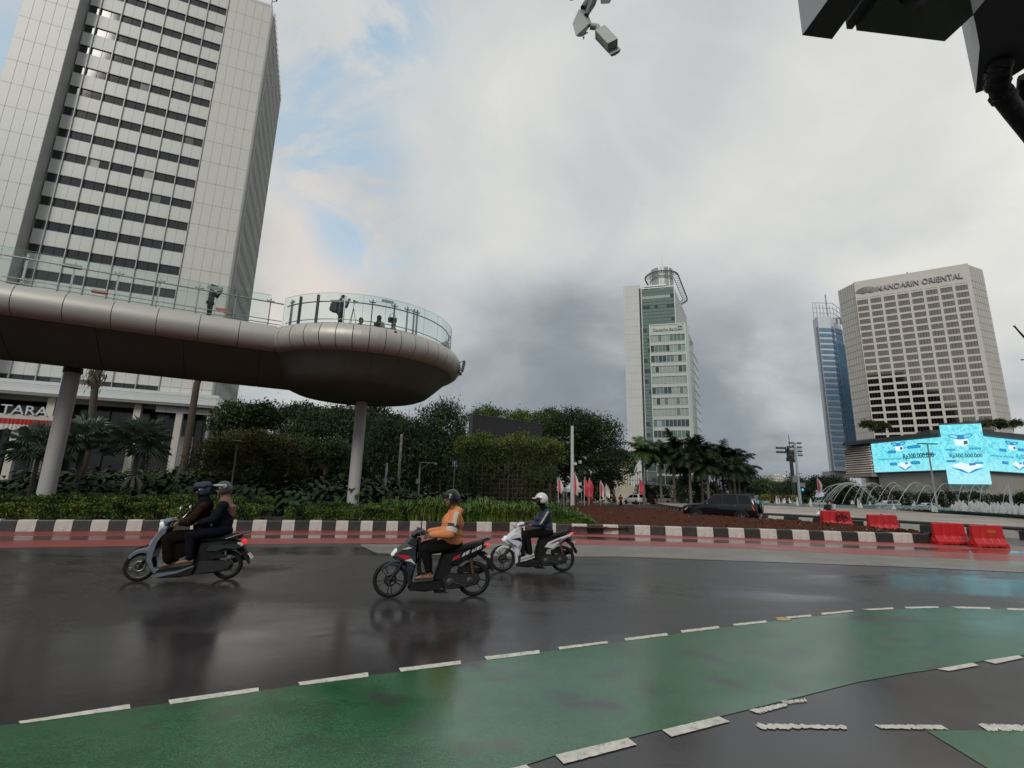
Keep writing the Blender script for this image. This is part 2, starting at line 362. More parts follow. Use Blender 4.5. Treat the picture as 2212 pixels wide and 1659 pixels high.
for q in [((198, 290), (410, 264), (417, 274), (206, 302)), ((484, 252), (668, 229), (677, 240), (492, 264)), ((727, 218), (890, 199), (899, 209), (735, 230)), ((955, 190), (1095, 174), (1106, 184), (960, 199)),
          ((1180, 159), (1290, 149), (1297, 158), (1196, 167)), ((1335, 142), (1470, 130), (1478, 137), (1340, 152)), ((1510, 126), (1645, 118), (1650, 126), (1550, 131)), ((1695, 116), (1840, 113), (1846, 121), (1705, 124)), ((1895, 114), (2065, 117), (2070, 126), (1930, 123)), ((2135, 121), (2300, 126), (2300, 136), (2145, 130)), ((2360, 132), (2520, 140), (2520, 152), (2365, 142))]:
    ragged([z5(*p) for p in q], .25)
for q in [((186, 758), (500, 684), (540, 714), (225, 798)), ((648, 649), (893, 591), (942, 614), (690, 680)), ((1835, 385), (1990, 358), (2018, 370), (1890, 394)), ((2038, 349), (2190, 326), (2212, 337), (2090, 363)), ((-300, 890), (60, 800), (100, 830), (-250, 930))]:
    ragged([z5(*p) for p in q], .08)
for q, w in [(((1018, 560), (1190, 528), (1190, 548), (1070, 582)), .7), (((1037, 618), (1440, 628), (1450, 648), (1080, 648)), .75), (((1562, 625), (1850, 625), (1890, 651), (1600, 646)), .7), (((2005, 620), (2250, 628), (2260, 656), (2060, 656)), .6), (((1150, 520), (1270, 512), (1275, 530), (1190, 542)), 1.3)]:
    ragged([z5(*p) for p in q], w, 90)
yp = MB(); q = [G(*z5(*p)) for p in ((1136, 163), (1165, 160), (1210, 170), (1195, 177), (1150, 175))]
yp.add([(p.x, p.y, .0075) for p in q], [tuple(range(5))]); yp.build('paint_patch', mat('ochre_patch', (.42, .32, .16), .6), marks)['label'] = 'ochre patch beside a white dash'
# ---- kerb of the planted island: painted blocks alternately black and white
kerb = empty('kerb', kind='structure')
def r7(x): return x*.5208
def r8(x): return 1084.3+.5098*x
whites = [(-900, -800), (-700, -610), (-500, -415), (-300, -220), (-105, -20)]
wl = [(r7(a), r7(b_)) for a, b_ in [(-620, -530), (-440, -350), (-265, -175), (-95, -10), (60, 143), (218, 295), (370, 445), (518, 585), (655, 720), (785, 848), (918, 978), (1043, 1103), (1165, 1220), (1280, 1333), (1390, 1443), (1493, 1545), (1600, 1650), (1698, 1767), (1840, 1905), (1977, 2040)]]
wl += [(r8(a), r8(b_)) for a, b_ in [(32, 98), (165, 230), (296, 362), (430, 495), (563, 630), (694, 765), (828, 898), (962, 1030), (1097, 1168), (1234, 1306), (1368, 1443), (1513, 1588), (1662, 1745)]]
bounds = [wl[0][0]-50]+[x for w in wl for x in w]+[2040]
KH = .37
def kerb_pt(u): p = G(u, interp(EDGE, u)[0]); return Vector((p.x, p.y, 0))
def kerb_block(a, b_, h, w, m, parent, gap=.006, lift=0):
    d = (b_-a); L = d.length; th = math.atan2(d.y, d.x); j = random.uniform(-.008, .008)
    k = MB(); n = 6; c = .035
    prof = [(0, 0), (0+.02, h-c-.01), (.02+c*.4, h-c*.35), (.02+c, h), (w, h), (w, 0)]
    vs = []
    for x, ins in ((gap, .008), (gap+.012, 0), (L-gap-.012, 0), (L-gap, .008)):
        for (y, z) in prof: vs.append((x, y+ins if y < w/2 else y-ins, z-ins if z > 0 else 0))
    m_ = len(prof); fs = [(i*m_+k_, i*m_+(k_+1) % m_, (i+1)*m_+(k_+1) % m_, (i+1)*m_+k_) for i in range(3) for k_ in range(m_)]
    fs += [tuple(range(m_)), tuple(reversed(range(3*m_, 4*m_)))]
    k.add(vs, fs)
    o = k.build('kerb_block', m, parent); o.location = (a.x, a.y, j-.004+lift); o.rotation_euler = (random.uniform(-.01, .01), 0, th+random.uniform(-.004, .004))
    return o
for i in range(len(bounds)-1):
    kerb_block(kerb_pt(bounds[i]), kerb_pt(bounds[i+1]), KH, .28, M_KB if i % 2 == 0 else M_KW, kerb)
# ---- planted bed and soil mound behind the kerb
back = []
inner = [kerb_pt(u)+Vector((0, .24, 0)) for u in [bounds[0], -100, 100, 300, 500, 700, 900, 1100, 1290]]
bed = sheet('planting_bed', inner+[Vector((30, 75, 0)), Vector((-10, 90, 0)), Vector((-75, 60, 0)), Vector((-60, 20, 0))], .30, M_EARTH)
for v in bed.data.vertices:
    if v.co.y > 55: v.co.z = .05
def mound():
    # soil island: a strip from the flower bed tapering to the tip behind the barriers
    near = [(1230, 1154), (1290, 1155), (1400, 1156), (1550, 1160), (1700, 1165), (1850, 1170), (1960, 1172), (2030, 1176)]
    far = [(1200, 1094), (1282, 1094), (1400, 1100), (1500, 1112), (1650, 1127), (1800, 1141), (1900, 1156), (1990, 1168)]
    nu, nv = 150, 34; b = MB(); vs = []
    def sm(tab, t):
        x = t*(len(tab)-1); i = min(int(x), len(tab)-2); f = x-i; return G(*[tab[i][k]+(tab[i+1][k]-tab[i][k])*f for k in (0, 1)])
    for i in range(nu+1):
        t = i/nu; a = sm(near, t)+Vector((0, .22, 0)); c = sm(far, t)
        for j in range(nv+1):
            s = j/nv; p = a.lerp(c, s)
            h = .30+.20*math.sin(PI*min(1, s*1.15))*(1-t*.75) - (.28*max(0, (s-.8)/.2))
            q = Vector((p.x*1.7, p.y*1.7, 0)); h += .10*mnoise.noise(q)+.09*mnoise.noise(q*2.9)+.06*mnoise.noise(q*7)
            vs.append((p.x, p.y, max(h, -.02) if 0 < j < nv else (.24 if j == 0 else -.02)))
    b.add(vs, [(i*(nv+1)+j, (i+1)*(nv+1)+j, (i+1)*(nv+1)+j+1, i*(nv+1)+j+1) for i in range(nu) for j in range(nv)], smooth=True)
    o = b.build('soil_mound', M_SOIL); o['kind'] = 'structure'
    return vs, nv
mv, mnv = mound()
cl = MB(); rnd = random.Random(3)
for k in range(2600):                     # loose clods over the dug soil
    p = mv[rnd.randrange(len(mv))]; 
    if p[2] < .1: continue
    r = rnd.uniform(.015, .07)*(1 if rnd.random() < .93 else 1.6); c = Vector((p[0]+rnd.uniform(-.15, .15), p[1]+rnd.uniform(-.15, .15), p[2]+r*.25))
    pts = [c+Vector((rnd.uniform(-1, 1), rnd.uniform(-1, 1), rnd.uniform(-.7, .8)))*r for _ in range(6)]
    cl.add(pts, [(0, 1, 2), (0, 2, 3), (0, 3, 4), (1, 4, 5), (2, 5, 3), (1, 2, 5), (3, 5, 4), (0, 4, 1)], 0 if rnd.random() < .93 else 1)
o = cl.build('soil_clods', [M_SOIL, mat('pale_rubble', (.22, .17, .13), .9)]); o['kind'] = 'stuff'; o['label'] = 'loose clods and bits of rubble on the dug red soil'; 
# ---- roundabout island: kerb with dark rail, pale paving
def r1(x, y): return (1219.9+.2451*x, 914.9+.2451*y)
def r2(x, y): return (1669.9+.2451*x, 914.9+.2451*y)
ik = [r1(*p) for p in ((1150, 702), (960, 700), (880, 702), (815, 708), (800, 722), (830, 738), (900, 757), (1000, 777), (1080, 790), (1250, 812), (1500, 838), (1800, 857))]+[r2(*p) for p in ((160, 868), (430, 888), (700, 905), (1100, 935), (1400, 958), (1800, 985), (2212, 1016), (2700, 1060))]
ikw = [G(*p) for p in ik]
isl = empty('roundabout_kerb', kind='structure')
def resample(pts, step):
    out = [pts[0].copy()]; acc = 0
    for a, b_ in zip(pts, pts[1:]):
        L = (b_-a).length; s = step-acc
        while s < L: out.append(a.lerp(b_, s/L)); s += step
        acc = (acc+L) % step
    return out
kp = resample(ikw, 1.05)
for i in range(len(kp)-1):
    a, b_ = kp[i], kp[i+1]
    kerb_block(a, b_, .36, .3, M_KB if i % 2 == 0 else M_KW, isl)
M_RAIL = mat('dark_rail', (.05, .05, .052), .4)
rl = MB(); rl.tube([p+Vector((0, .25, .46)) for p in kp], .09, 8); rl.build('rail', M_RAIL, isl)
M_PAVE = bpy.data.materials.new('pale_paving'); M_PAVE.use_nodes = True
t = M_PAVE.node_tree; b = t.nodes['Principled BSDF']; b.inputs['Roughness'].default_value = .45
tcn = t.nodes.new('ShaderNodeTexCoord'); wv = t.nodes.new('ShaderNodeTexVoronoi'); wv.inputs['Scale'].default_value = .11; wv.feature = 'DISTANCE_TO_EDGE'
t.links.new(tcn.outputs['Object'], wv.inputs['Vector'])
rp = t.nodes.new('ShaderNodeValToRGB'); t.links.new(wv.outputs['Distance'], rp.inputs[0]); e = rp.color_ramp.elements
e[0].position = .0; e[0].color = (.42, .33, .25, 1); e[1].position = .10; e[1].color = (.56, .47, .38, 1)
x_ = rp.color_ramp.elements.new(.045); x_.color = (.34, .26, .20, 1)
nz_ = t.nodes.new('ShaderNodeTexNoise'); nz_.inputs['Scale'].default_value = 2; nz_.inputs['Detail'].default_value = 8; t.links.new(tcn.outputs['Object'], nz_.inputs['Vector'])
mx_ = t.nodes.new('ShaderNodeMix'); mx_.data_type = 'RGBA'; mx_.blend_type = 'MULTIPLY'; mx_.inputs[0].default_value = .5
t.links.new(rp.outputs[0], mx_.inputs[6]); t.links.new(nz_.outputs['Fac'], mx_.inputs[7]); t.links.new(mx_.outputs[2], b.inputs['Base Color'])
ip = [p+Vector((0, .28, 0)) for p in kp]
island = sheet('roundabout_paving', ip+[Vector((110, 34, 0)), Vector((110, 100, 0)), Vector((60, 100, 0)), G(1500, 1085)], .34, M_PAVE)
# ================================================================== buildings
def hitplane(u, v, p, th, y0=0.0):       # pixel -> local (x, z) on the wall plane local y = y0
    d = ray(u, v); n = Vector((-math.sin(th), math.cos(th), 0)); o = Vector((p[0], p[1], 0))
    t = (n.dot(o)+y0)/n.dot(d); q = d*t-o
    return q.x*math.cos(th)+q.y*math.sin(th), q.z+EYE
M_TPAN = mat('tower_white_panel', (.60, .615, .585), .38, var=.05, vscale=.5, stain=(.35, .35, (.50, .52, .47)))
M_TPAN2 = mat('tower_cream_panel', (.60, .60, .56), .42, var=.06, vscale=.5, stain=(.3, .3, (.47, .46, .42)))
M_TJOINT = mat('tower_joint', (.24, .25, .24), .7)
M_TFIN = mat('tower_fin', (.40, .41, .395), .4, metal=.2)
M_TGL = mat('tower_window_glass', (.018, .02, .022), .06, spec=.7, var=0)
M_TGL2 = mat('tower_window_glass_grey', (.10, .11, .105), .15, spec=.7, var=.2, vscale=1)
M_BLIND = mat('window_blind', (.36, .37, .33), .5, var=.1)
M_DARK = mat('dark_parts_and_shade', (.012, .012, .012), .7)  # near-black of antenna, bars and panes, also painted shade of the entrance opening
def mk(me_name, m, *boxes):
    b = MB()
    for bx in boxes: b.box(*bx)
    return b.mesh(me_name, m)
TP, TTH = (-65.59, 61.04), .38
tower = empty('office_tower', (TP[0], TP[1], 0), TTH, 'tall white office tower with dark ribbon windows behind the curved skywalk', 'building')
TW, TC, FL, TOP = 17.5, 23.9, 3.6, 83.2
xl = hitplane(25, 87, TP, TTH, -2.2)[0]; xr = hitplane(116, 216, TP, TTH, -2.2)[0]
core = MB(); core.box(-1.5, .32, 12.3, TC-.04, 23.4, TOP-.1); core.box(xl+.05, -2.1, 13.3, xr-.04, 22, TOP+3); core.box(xr-.5, -1.9, 13.3, xr-.02, .6, TOP+3)
core.build('core_wall', M_TJOINT, tower)
rb = MB(); rb.box(xr-.018, -2.2, 13.3, xr+.02, .36, TOP+3); rb.build('return_wall', mat('tower_return_grey', (.40, .40, .38), .5, var=.08, vscale=.6), tower)
ww = TW/13
win_me = [mk('window', m, (.03, .2, .03, ww-.03, .3, 1.37)) for m in (M_TGL, M_TGL2, M_BLIND)]
sp_me = [mk('spandrel_panel', m, (.012, .02, .02, ww-.012, .31, 2.19)) for m in (M_TPAN, M_TPAN2)]
x0s = max(xr+.03, 0)
for i in range(-3, 17):
    zt = 29.2+(12-i)*FL
    for k in range(13):
        q = 0
        if random.random() < .05: q = 1
        if (i, k) in ((7, 3),): q = 2
        if (i, k) in ((7, 8), (5, 11)): q = 2 if k == 8 else 1
        inst('window', win_me[q], tower, (k*ww, 0, zt-1.4))
        if i < 16: inst('spandrel_panel', sp_me[0], tower, (k*ww, 0, zt-1.4-2.2))
    inst('spandrel_panel', sp_me[0], tower, (0, 0, zt)) if i == -3 else None
fin_b = mk('fin', M_TFIN, (-.045, -.18, 13.9, .045, .2, TOP-1))
for k in range(7): inst('fin', fin_b, tower, (TW-k*2*ww, 0, 0))
sill = MB()
for i in range(-3, 17):
    zt = 29.2+(12-i)*FL; sill.box(0, .01, zt-1.43, TW, .21, zt-1.37); sill.box(0, .05, zt-.03, TW, .2, zt+.03)
sill.build('window_frames', M_TFIN, tower)
pw = (TC-TW)/5
pn_me = mk('wall_panel', M_TPAN2, (.02, -.02, .02, pw-.02, .34, FL-.02))
for i in range(3, 23):
    for k in range(5): inst('wall_panel', pn_me, tower, (TW+.06+k*pw*.99, 0, i*FL+.4))
bw = (xr-xl)/5
pl_me = mk('wall_panel', M_TPAN, (.02, -2.22, .02, bw-.02, -2.08, FL-.02))
for i in range(5, 24):
    for k in range(5): inst('wall_panel', pl_me, tower, (xl+k*bw, 0, i*FL+.4))
tb = MB(); tb.box(TW, -.05, TOP-.25, TC+.02, .5, TOP+.2); tb.box(TC-.4, .5, TOP-.25, TC+.02, 23.5, TOP+.2); tb.build('parapet', M_TPAN2, tower)
# the side wall: ribbon windows behind deep vertical fins
sb = MB(); sb.box(TC-.06, 0, 10, TC+.03, 2.1, TOP-.3); sb.box(TC-.06, 22.4, 10, TC+.05, 23.5, TOP-.3); sb.build('side_wall', M_TPAN2, tower)
sf = mk('side_fin', M_TPAN2, (TC, -.07, 12, TC+.36, .07, TOP+.9))
for k in range(16): inst('side_fin', sf, tower, (0, 2.25+k*1.33, 0))
sg = MB(); ss = MB()
for i in range(3, 23):
    z = i*FL+.4; sg.box(TC-.05, 2.3, z+1.9, TC+.04, 22.3, z+3.5); ss.box(TC-.05, 2.3, z-.1, TC+.12, 22.3, z+1.88)
sg.build('side_window', M_TGL, tower); ss.build('side_spandrel', M_TPAN2, tower)
an = MB(); an.tube([(TC-.2, .2, TOP), (TC-.2, .2, TOP+1.6)], .06, 6); an.tube([(TC-.2, .2, TOP+1), (TC+.5, -.1, TOP+1.3)], .05, 6); an.tube([(TC+.5, -.1, TOP+1.2), (TC+.5, -.1, TOP+2)], .12, 8); an.tube([(TC-.2, .2, TOP+1.6), (TC-.6, 0, TOP+2.6)], .03, 6)
an.build('roof_antenna', M_DARK, tower)
# podium of the tower: fascia, soffit, columns, dark glazing
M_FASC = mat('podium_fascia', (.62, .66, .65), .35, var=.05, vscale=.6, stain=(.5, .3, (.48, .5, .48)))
M_COLM = mat('podium_column', (.50, .48, .43), .5, var=.08, vscale=.8)
M_PGL = mat('podium_glass', (.022, .024, .022), .12, var=.3, vscale=.3)
fx0 = xl-2; fasc = MB()
for z0, z1, y0 in ((12.45, 13.05, -1.2), (13.07, 13.27, -1.17), (13.29, 13.49, -1.17), (13.51, 13.95, -1.2)): fasc.box(fx0, y0, z0, TC+1.2, .3, z1)
for z0, z1 in ((12.45, 13.05), (13.07, 13.49), (13.51, 13.95)): fasc.box(TC+.9, .3, z0, TC+1.2, 23.5, z1)
fasc.build('podium_fascia', M_FASC, tower)
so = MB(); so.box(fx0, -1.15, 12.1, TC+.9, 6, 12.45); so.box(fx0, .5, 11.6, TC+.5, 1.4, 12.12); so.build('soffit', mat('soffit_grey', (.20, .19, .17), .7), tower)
cm = MB(); cm.box(-.5, -.5, 0, .5, .5, 12.1); cme = cm.mesh('column', M_COLM)
for u, v in ((115, 866), (300, 880), (390, 890), (-60, 850)):
    x, z = hitplane(u, v, TP, TTH, 0.4); inst('column', cme, tower, (x, .4, 0), scale=(.8, .8, 1))
for yy in (8, 15, 22): inst('column', cme, tower, (TC-.2, yy, 0), scale=(.7, .7, 1))
gl = MB(); gl.box(fx0, 4.0, 0, TC-1, 4.2, 12.1); gl.box(TC-1.2, 4, 0, TC-1, 23, 12.1); gl.build('glazing', M_PGL, tower)
mu = MB()
for k in range(14): x = -12+k*2.6; mu.box(x-.06, 3.86, 0, x+.06, 4.02, 12.1)
mu.box(fx0, 3.88, 5.4, TC-1, 4.02, 5.55); mu.box(fx0, 3.88, 2.9, TC-1, 4.02, 3.0); mu.build('glazing_bars', M_DARK, tower)
pf = mat('pale_window_frame', (.55, .56, .54), .4)
fr = MB()
for (a, b_, c, d) in ((17.3, 18.4, 6.4, 8.3), (19.2, 21.9, 4.0, 8.3)):
    fr.box(a, 3.7, c, b_, 3.84, d)
fr.build('lobby_partition', mat('lobby_pale', (.22, .24, .22), .3), tower)
# entrance porch with letters, bunting
PY = -6.5
def pl(u, v, y=PY): return hitplane(u, v, TP, TTH, y)
pc = MB(); xa, za = pl(-80, 892); xb, zb = pl(116, 903); zc = pl(60, 906)[1]
pc.box(xa, PY, zc, xb, PY+6, zc+.55); 
for u in (30, -140):
    x, z = pl(u, 930); pc.box(x-.35, PY+.3, 0, x+.35, PY+1, zc)
pts = [(xb, zc+.3)]+[pl(u, v) for u, v in ((150, 914), (175, 922), (200, 932))]
for (a, za_), (c, zc_) in zip(pts, pts[1:]):
    pc.add([(a, PY, za_-.2), (c, PY, zc_-.2), (c, PY, zc_+.25), (a, PY, za_+.25), (a, PY+6, za_-.2), (c, PY+6, zc_-.2), (c, PY+6, zc_+.25), (a, PY+6, za_+.25)], [(0, 1, 2, 3), (4, 7, 6, 5), (3, 2, 6, 7), (0, 4, 5, 1), (0, 3, 7, 4), (1, 5, 6, 2)])
pc.build('porch', M_COLM, tower)
lt = text_mesh('TARA', 1.5, .08, 'lettering'); lt.materials.append(mat('letter_steel', (.55, .57, .58), .35, metal=.3))
lx, lz = pl(-1, 889, PY-.1); lo = inst('lettering', lt, tower, (lx, PY-.1, zc+.55), 0, (1.15, 1, 1)); lo.rotation_euler = (PI/2, 0, 0)
bt = MB(); ns = 60
def bunt(x0, z0, x1, z1, n, sw):
    for i in range(n):
        t0, t1 = i/n, (i+1)/n; xa_, xb_ = x0+(x1-x0)*t0, x0+(x1-x0)*t1; ya = PY-.12+.07*math.sin(i*1.9); yb = PY-.12+.07*math.sin((i+1)*1.9)
        za_, zb_ = z0+(z1-z0)*t0, z0+(z1-z0)*t1; sa = .5+.25*abs(math.sin(t0*n*PI/sw)); sb_ = .5+.25*abs(math.sin(t1*n*PI/sw))
        bt.add([(xa_, ya, za_), (xb_, yb, zb_), (xb_, yb, zb_-.62), (xa_, ya, za_-.62)], [(0, 1, 2, 3)], 0)
        bt.add([(xa_, ya, za_-.62), (xb_, yb, zb_-.62), (xb_, yb, zb_-.62-sb_*.9), (xa_, ya, za_-.62-sa*.9)], [(0, 1, 2, 3)], 1)
bunt(xa, zc-.02, xb, zc-.05, 70, 9)
a, c = pl(168, 923), pl(207, 936); bunt(a[0], a[1]-.1, c[0], c[1]-.2, 18, 6)
bo = bt.build('bunting', [mat('bunting_red', (.45, .03, .04), .7), mat('bunting_white', (.6, .58, .55), .7)], tower, fix=False); bo['label'] = 'red and white scalloped bunting under the porch roof'
# ---------------------------------------------------------------- curtain walled tower with drum (left of the palms' centre)
GP, GTH = (50.08, 172.56), -.29
def z4p(x, y): return (1287.6+.19198*x, 528.6+.19198*y)
def z5p(x, y): return (1287.6+.36766*x, 542.2+.36766*y)
M_GW = mat('pale_tile', (.56, .57, .56), .5, var=.05, vscale=.15, stain=(.12, .25, (.42, .43, .42)))
M_GF = mat('pale_green_frame', (.52, .57, .54), .4, metal=.1)
M_G1 = mat('green_glass', (.15, .22, .20), .07, metal=.35, spec=.8, var=.12, vscale=.4)
M_G2 = mat('dark_green_glass', (.03, .05, .05), .06, spec=.8, var=.2)
M_G3 = mat('pale_green_glass', (.33, .40, .36), .12, metal=.2, spec=.8, var=.10, vscale=.5)
M_G4 = mat('spandrel_pale', (.48, .54, .50), .3, var=.08, vscale=.5)
gt = empty('glass_tower', (GP[0], GP[1], 0), GTH, 'green glass office tower with pale side slab and round drum on its roof', 'building')
GI = (frame(Vector((GP[0], GP[1], 0)), GTH)).inverted()
def gloc(u, v, z): return GI @ G(u, v, z)
ZB, WB = 62.9, 12.49
ZT = hitplane(*z4p(520, 500), GP, GTH, 1.5)[1]
xg0 = hitplane(*z4p(517, 700), GP, GTH, 1.5)[0]; xg1 = hitplane(*z4p(875, 480), GP, GTH, 1.5)[0]
xs0 = hitplane(*z4p(315, 700), GP, GTH, 1.0)[0]; xs1 = hitplane(*z4p(487, 700), GP, GTH, 1.0)[0]; ZS = hitplane(*z4p(400, 462), GP, GTH, 1.0)[1]
sl = MB(); sl.box(xs0, 1.0, 0, xs1, 20, ZS); o = sl.build('side_slab', M_GW, gt); o['label'] = 'blank pale tiled slab'
sj = MB()
for i in range(1, 26): sj.box(xs0-.01, .985, i*3+.0, xs1+.01, 1.02, i*3+.07)
for k in range(1, 6): x = xs0+(xs1-xs0)*k/6; sj.box(x-.03, .98, 0, x+.03, 1.02, ZS)
sj.build('slab_joints', mat('tile_joint', (.42, .43, .42), .6), gt)
sd_ = (math.sin(.47+.0+0)*1, math.cos(.47)); # direction of the receding right-hand wall in world axes
sdl = Vector((sd_[0]*math.cos(GTH)+sd_[1]*math.sin(GTH), -sd_[0]*math.sin(GTH)+sd_[1]*math.cos(GTH), 0))
def pl_prism(b, foot, z0, z1, mi=0):
    n = len(foot); b.add([(p[0], p[1], z0) for p in foot]+[(p[0], p[1], z1) for p in foot], [(i, (i+1) % n, n+(i+1) % n, n+i) for i in range(n)]+[tuple(range(n)), tuple(range(n, 2*n))], mi)
mb = MB(); e = sdl*34
pl_prism(mb, [(xg0, 1.8), (xg1-.05, 1.8), (xg1-.05+e.x, 1.8+e.y), (xg0+e.x, 1.8+e.y)], 0, ZT-.4)
pl_prism(mb, [(0.2, .3), (WB-.2, .3), (WB-.2+sdl.x*20, .3+sdl.y*20), (0.2, 20)], 20, ZB-.2)
pl_prism(mb, [(0.8, 1.5), (WB-2, 1.5), (WB-2, 16), (0.8, 16)], 0, 20.2)
mb.build('core_wall', mat('glass_tower_core', (.36, .39, .37), .5, var=.06, vscale=.3), gt)
rs_ = MB(); a = Vector((xg1, 1.75, 0)); c = a+e
for i in range(24):
    z = 18+i*2.6
    if z+2.5 > ZT: break
    rs_.add([(a.x, a.y, z), (c.x, c.y, z), (c.x, c.y, z+2.52), (a.x, a.y, z+2.52)], [(0, 1, 2, 3)], 0)
    rs_.add([(a.x+.05, a.y, z+1.2), (c.x+.05, c.y, z+1.2), (c.x+.05, c.y, z+1.5), (a.x+.05, a.y, z+1.5)], [(0, 1, 2, 3)], 1)
rs_.build('side_cladding', [M_GW, M_G4], gt)
# recessed dark slot between slab and glass
ds = MB(); ds.box(xs1+.01, 2.4, 0, xg0-.3, 3, ZS-.8); ds.build('dark_slot', M_G2, gt)
fr = MB(); fr.box(xg0-.28, 1.25, 0, xg0, 1.9, ZT); fr.box(xg1-.12, 1.2, ZB, xg1+.15, 1.9, ZT+.2); fr.box(xg0, 1.2, ZT-.15, xg1, 1.9, ZT+.25)
fr.box(0, -.15, 19.6, .28, .3, ZB); fr.box(WB-.28, -.15, 19.6, WB, .3, ZB); fr.box(.28, -.15, ZB-.3, WB-.28, .3, ZB); fr.box(.28, -.15, 19.6, WB-.28, .3, 19.9)
fr.box(xg0+1, 1.0, ZT+.5, xg0+9, 2.6, ZT+1.1)
fr.build('frame', M_GF, gt)
def pane_mesh(w, h, m, bars=0):
    b = MB(); b.box(.04, 0, .04, w-.04, .1, h-.04)
    return b.mesh('pane', m)
ncol = 9; pw_ = (WB-.56)/ncol; fh = 3.9
PM = {k: pane_mesh(pw_, 2.2, m) for k, m in enumerate((M_G1, M_G2, M_G3))}
rowpat = {0: None, 1: '221221100', 2: '111112202', 3: '111110212', 4: '210022211'.replace('0', '2'), 5: '220022022'.replace('0', '2'), 6: '111112202', 7: '212022022', 8: '222222122'.replace('1', '0'), 9: '020111111'.replace('1', '1'), 10: '111100101', 11: '221202021'}
spb = MB(); gr = random.Random(5)
for r_ in range(0, 11):
    zf = ZB-.4-(r_+1)*fh+.1
    pat = rowpat.get(r_ if r_ else 1)
    for k in range(ncol):
        q = {'0': 0, '1': 1, '2': 2}[pat[k]]
        if q == 1 and r_ not in (8, 9): q = 1 if gr.random() < .55 else 0
        if r_ == 0: continue
        inst('pane', PM[q], gt, (.28+k*pw_, .05, zf+1.6))
        if q == 1 and gr.random() < .8:
            pass
    spb.box(.28, .02, zf+.12, WB-.28, .3, zf+1.45)
    if r_: spb.box(.28, -.12, zf+1.48, WB-.28, .06, zf+1.6)
spb.box(.28, .04, ZB-.4-fh+1.6, WB-.28, .3, ZB-.32)
spb.build('spandrel_band', M_G4, gt)
mm_ = MB()
for k in range(1, ncol): x = .28+k*pw_; mm_.box(x-.05, -.08, 19.9, x+.05, .1, ZB-4)
mm_.build('mullions', M_GF, gt)
# upper curtain wall and the strip beside the box
nc = 8; cw_ = (xg1-xg0)/nc; cmesh = {k: (lambda b: b.mesh('pane', m))(MB().box(.04, 1.55, .04, cw_-.04, 1.7, 1.22)) for k, m in enumerate((M_G1, M_G2, M_G3))}
nrow = int((ZT-4)/1.3); cnt = 0; rest = MB()
for j in range(nrow):
    z = ZT-.3-(j+1)*1.3
    for k in range(nc):
        if z < ZB-1 and k > 2: continue
        top = z > ZB
        q = 0
        if j in (2,): q = 2 if k < 7 else 1
        if j in (5, 6) and k in (0, 1, 3, 6, 7) and j == 5: q = 1
        if j == 9 and k == 7: q = 1
        if not top and j % 3 == 0 and gr.random() < .5: q = 1
        if cnt < 290: inst('pane', cmesh[q], gt, (xg0+k*cw_, 0, z)); cnt += 1
        else: rest.box(xg0+k*cw_+.04, 1.55, z+.04, xg0+(k+1)*cw_-.04, 1.7, z+1.22)
        if top is False and k == 2 and j % 2: pass
lf = MB()
for j in range(5):
    for k in range(8): rest.box(.9+k*1.3, 1.3, 1+j*3.8+.6, .9+k*1.3+1.2, 1.45, 1+j*3.8+3.4)
if rest.v: rest.build('lower_pane', M_G2, gt)['kind'] = 'stuff'
lw = MB()
for k in range(9): lw.box(.84+k*1.3, 1.2, 0, .92+k*1.3, 1.5, 19.8)
for j in range(6): lw.box(.8, 1.15, 1+j*3.6, WB-1, 1.5, 1.5+j*3.6)
lw.build('lower_frame', M_GF, gt)
# drum and ring canopy on the roof
a = gloc(*z4p(740, 450), ZT); dr_r = 4.35
cx = (hitplane(*z4p(616, 400), GP, GTH, 6)[0]+hitplane(*z4p(866, 400), GP, GTH, 6)[0])/2; cy = 6.0+dr_r
ztop = hitplane(*z4p(740, 248), GP, GTH, 6)[1]; zring = hitplane(*z4p(770, 292), GP, GTH, 4.5)[1]
dm = MB(); dm.lathe([(dr_r, ZT-1), (dr_r, ztop), (dr_r-.3, ztop), (0, ztop-.1)], 28, c=(cx, cy, 0), smooth=False)
for k in range(28):
    an_ = 2*PI*k/28
    if k % 4 == 0: dm.cbox(cx+dr_r*math.cos(an_), cy+dr_r*math.sin(an_), (ZT+ztop)/2, .25, .25, ztop-ZT)
dm.lathe([(dr_r+.12, zring-2.0), (dr_r+.12, zring-1.7)], 28, c=(cx, cy, 0))
dm.build('drum', mat('drum_cladding', (.40, .41, .40), .35, metal=.3, var=.12, vscale=.8), gt)
rg = MB(); R_ = 6.3; loop = []
for k in range(19):
    an_ = math.atan2(sdl.y, sdl.x)+PI/2+PI*k/18; loop.append(Vector((cx+R_*math.cos(an_), cy+R_*math.sin(an_), zring)))
far_ = [p+sdl*26 for p in (loop[-1], loop[0])]; cc = Vector((cx, cy, zring))+sdl*26
endl = [Vector((cc.x+R_*math.cos(math.atan2(sdl.y, sdl.x)-PI/2+PI*k/12), cc.y+R_*math.sin(math.atan2(sdl.y, sdl.x)-PI/2+PI*k/12), zring)) for k in range(13)]
full = loop+[loop[-1].lerp(endl[0], i/14) for i in range(1, 14)]+endl+[endl[-1].lerp(loop[0], i/14) for i in range(1, 15)]
rg.tube(full, .22, 6, cap=False); rg.tube([p+Vector((0, 0, -.55)) for p in full], .12, 6, cap=False)
cen = Vector((cx, cy, zring))
for p in full[::1]:
    t = max(0, min(26, (p-cen).dot(sdl))); q = cen+sdl*t; d = (q-p).normalized(); rg.tube([p, p+d*2.2], .09, 4)
ir = [];
for p in full:
    t = max(0, min(26, (p-cen).dot(sdl))); q = cen+sdl*t; ir.append(p+(q-p).normalized()*2.0)
rg.tube(ir, .1, 5, cap=False)
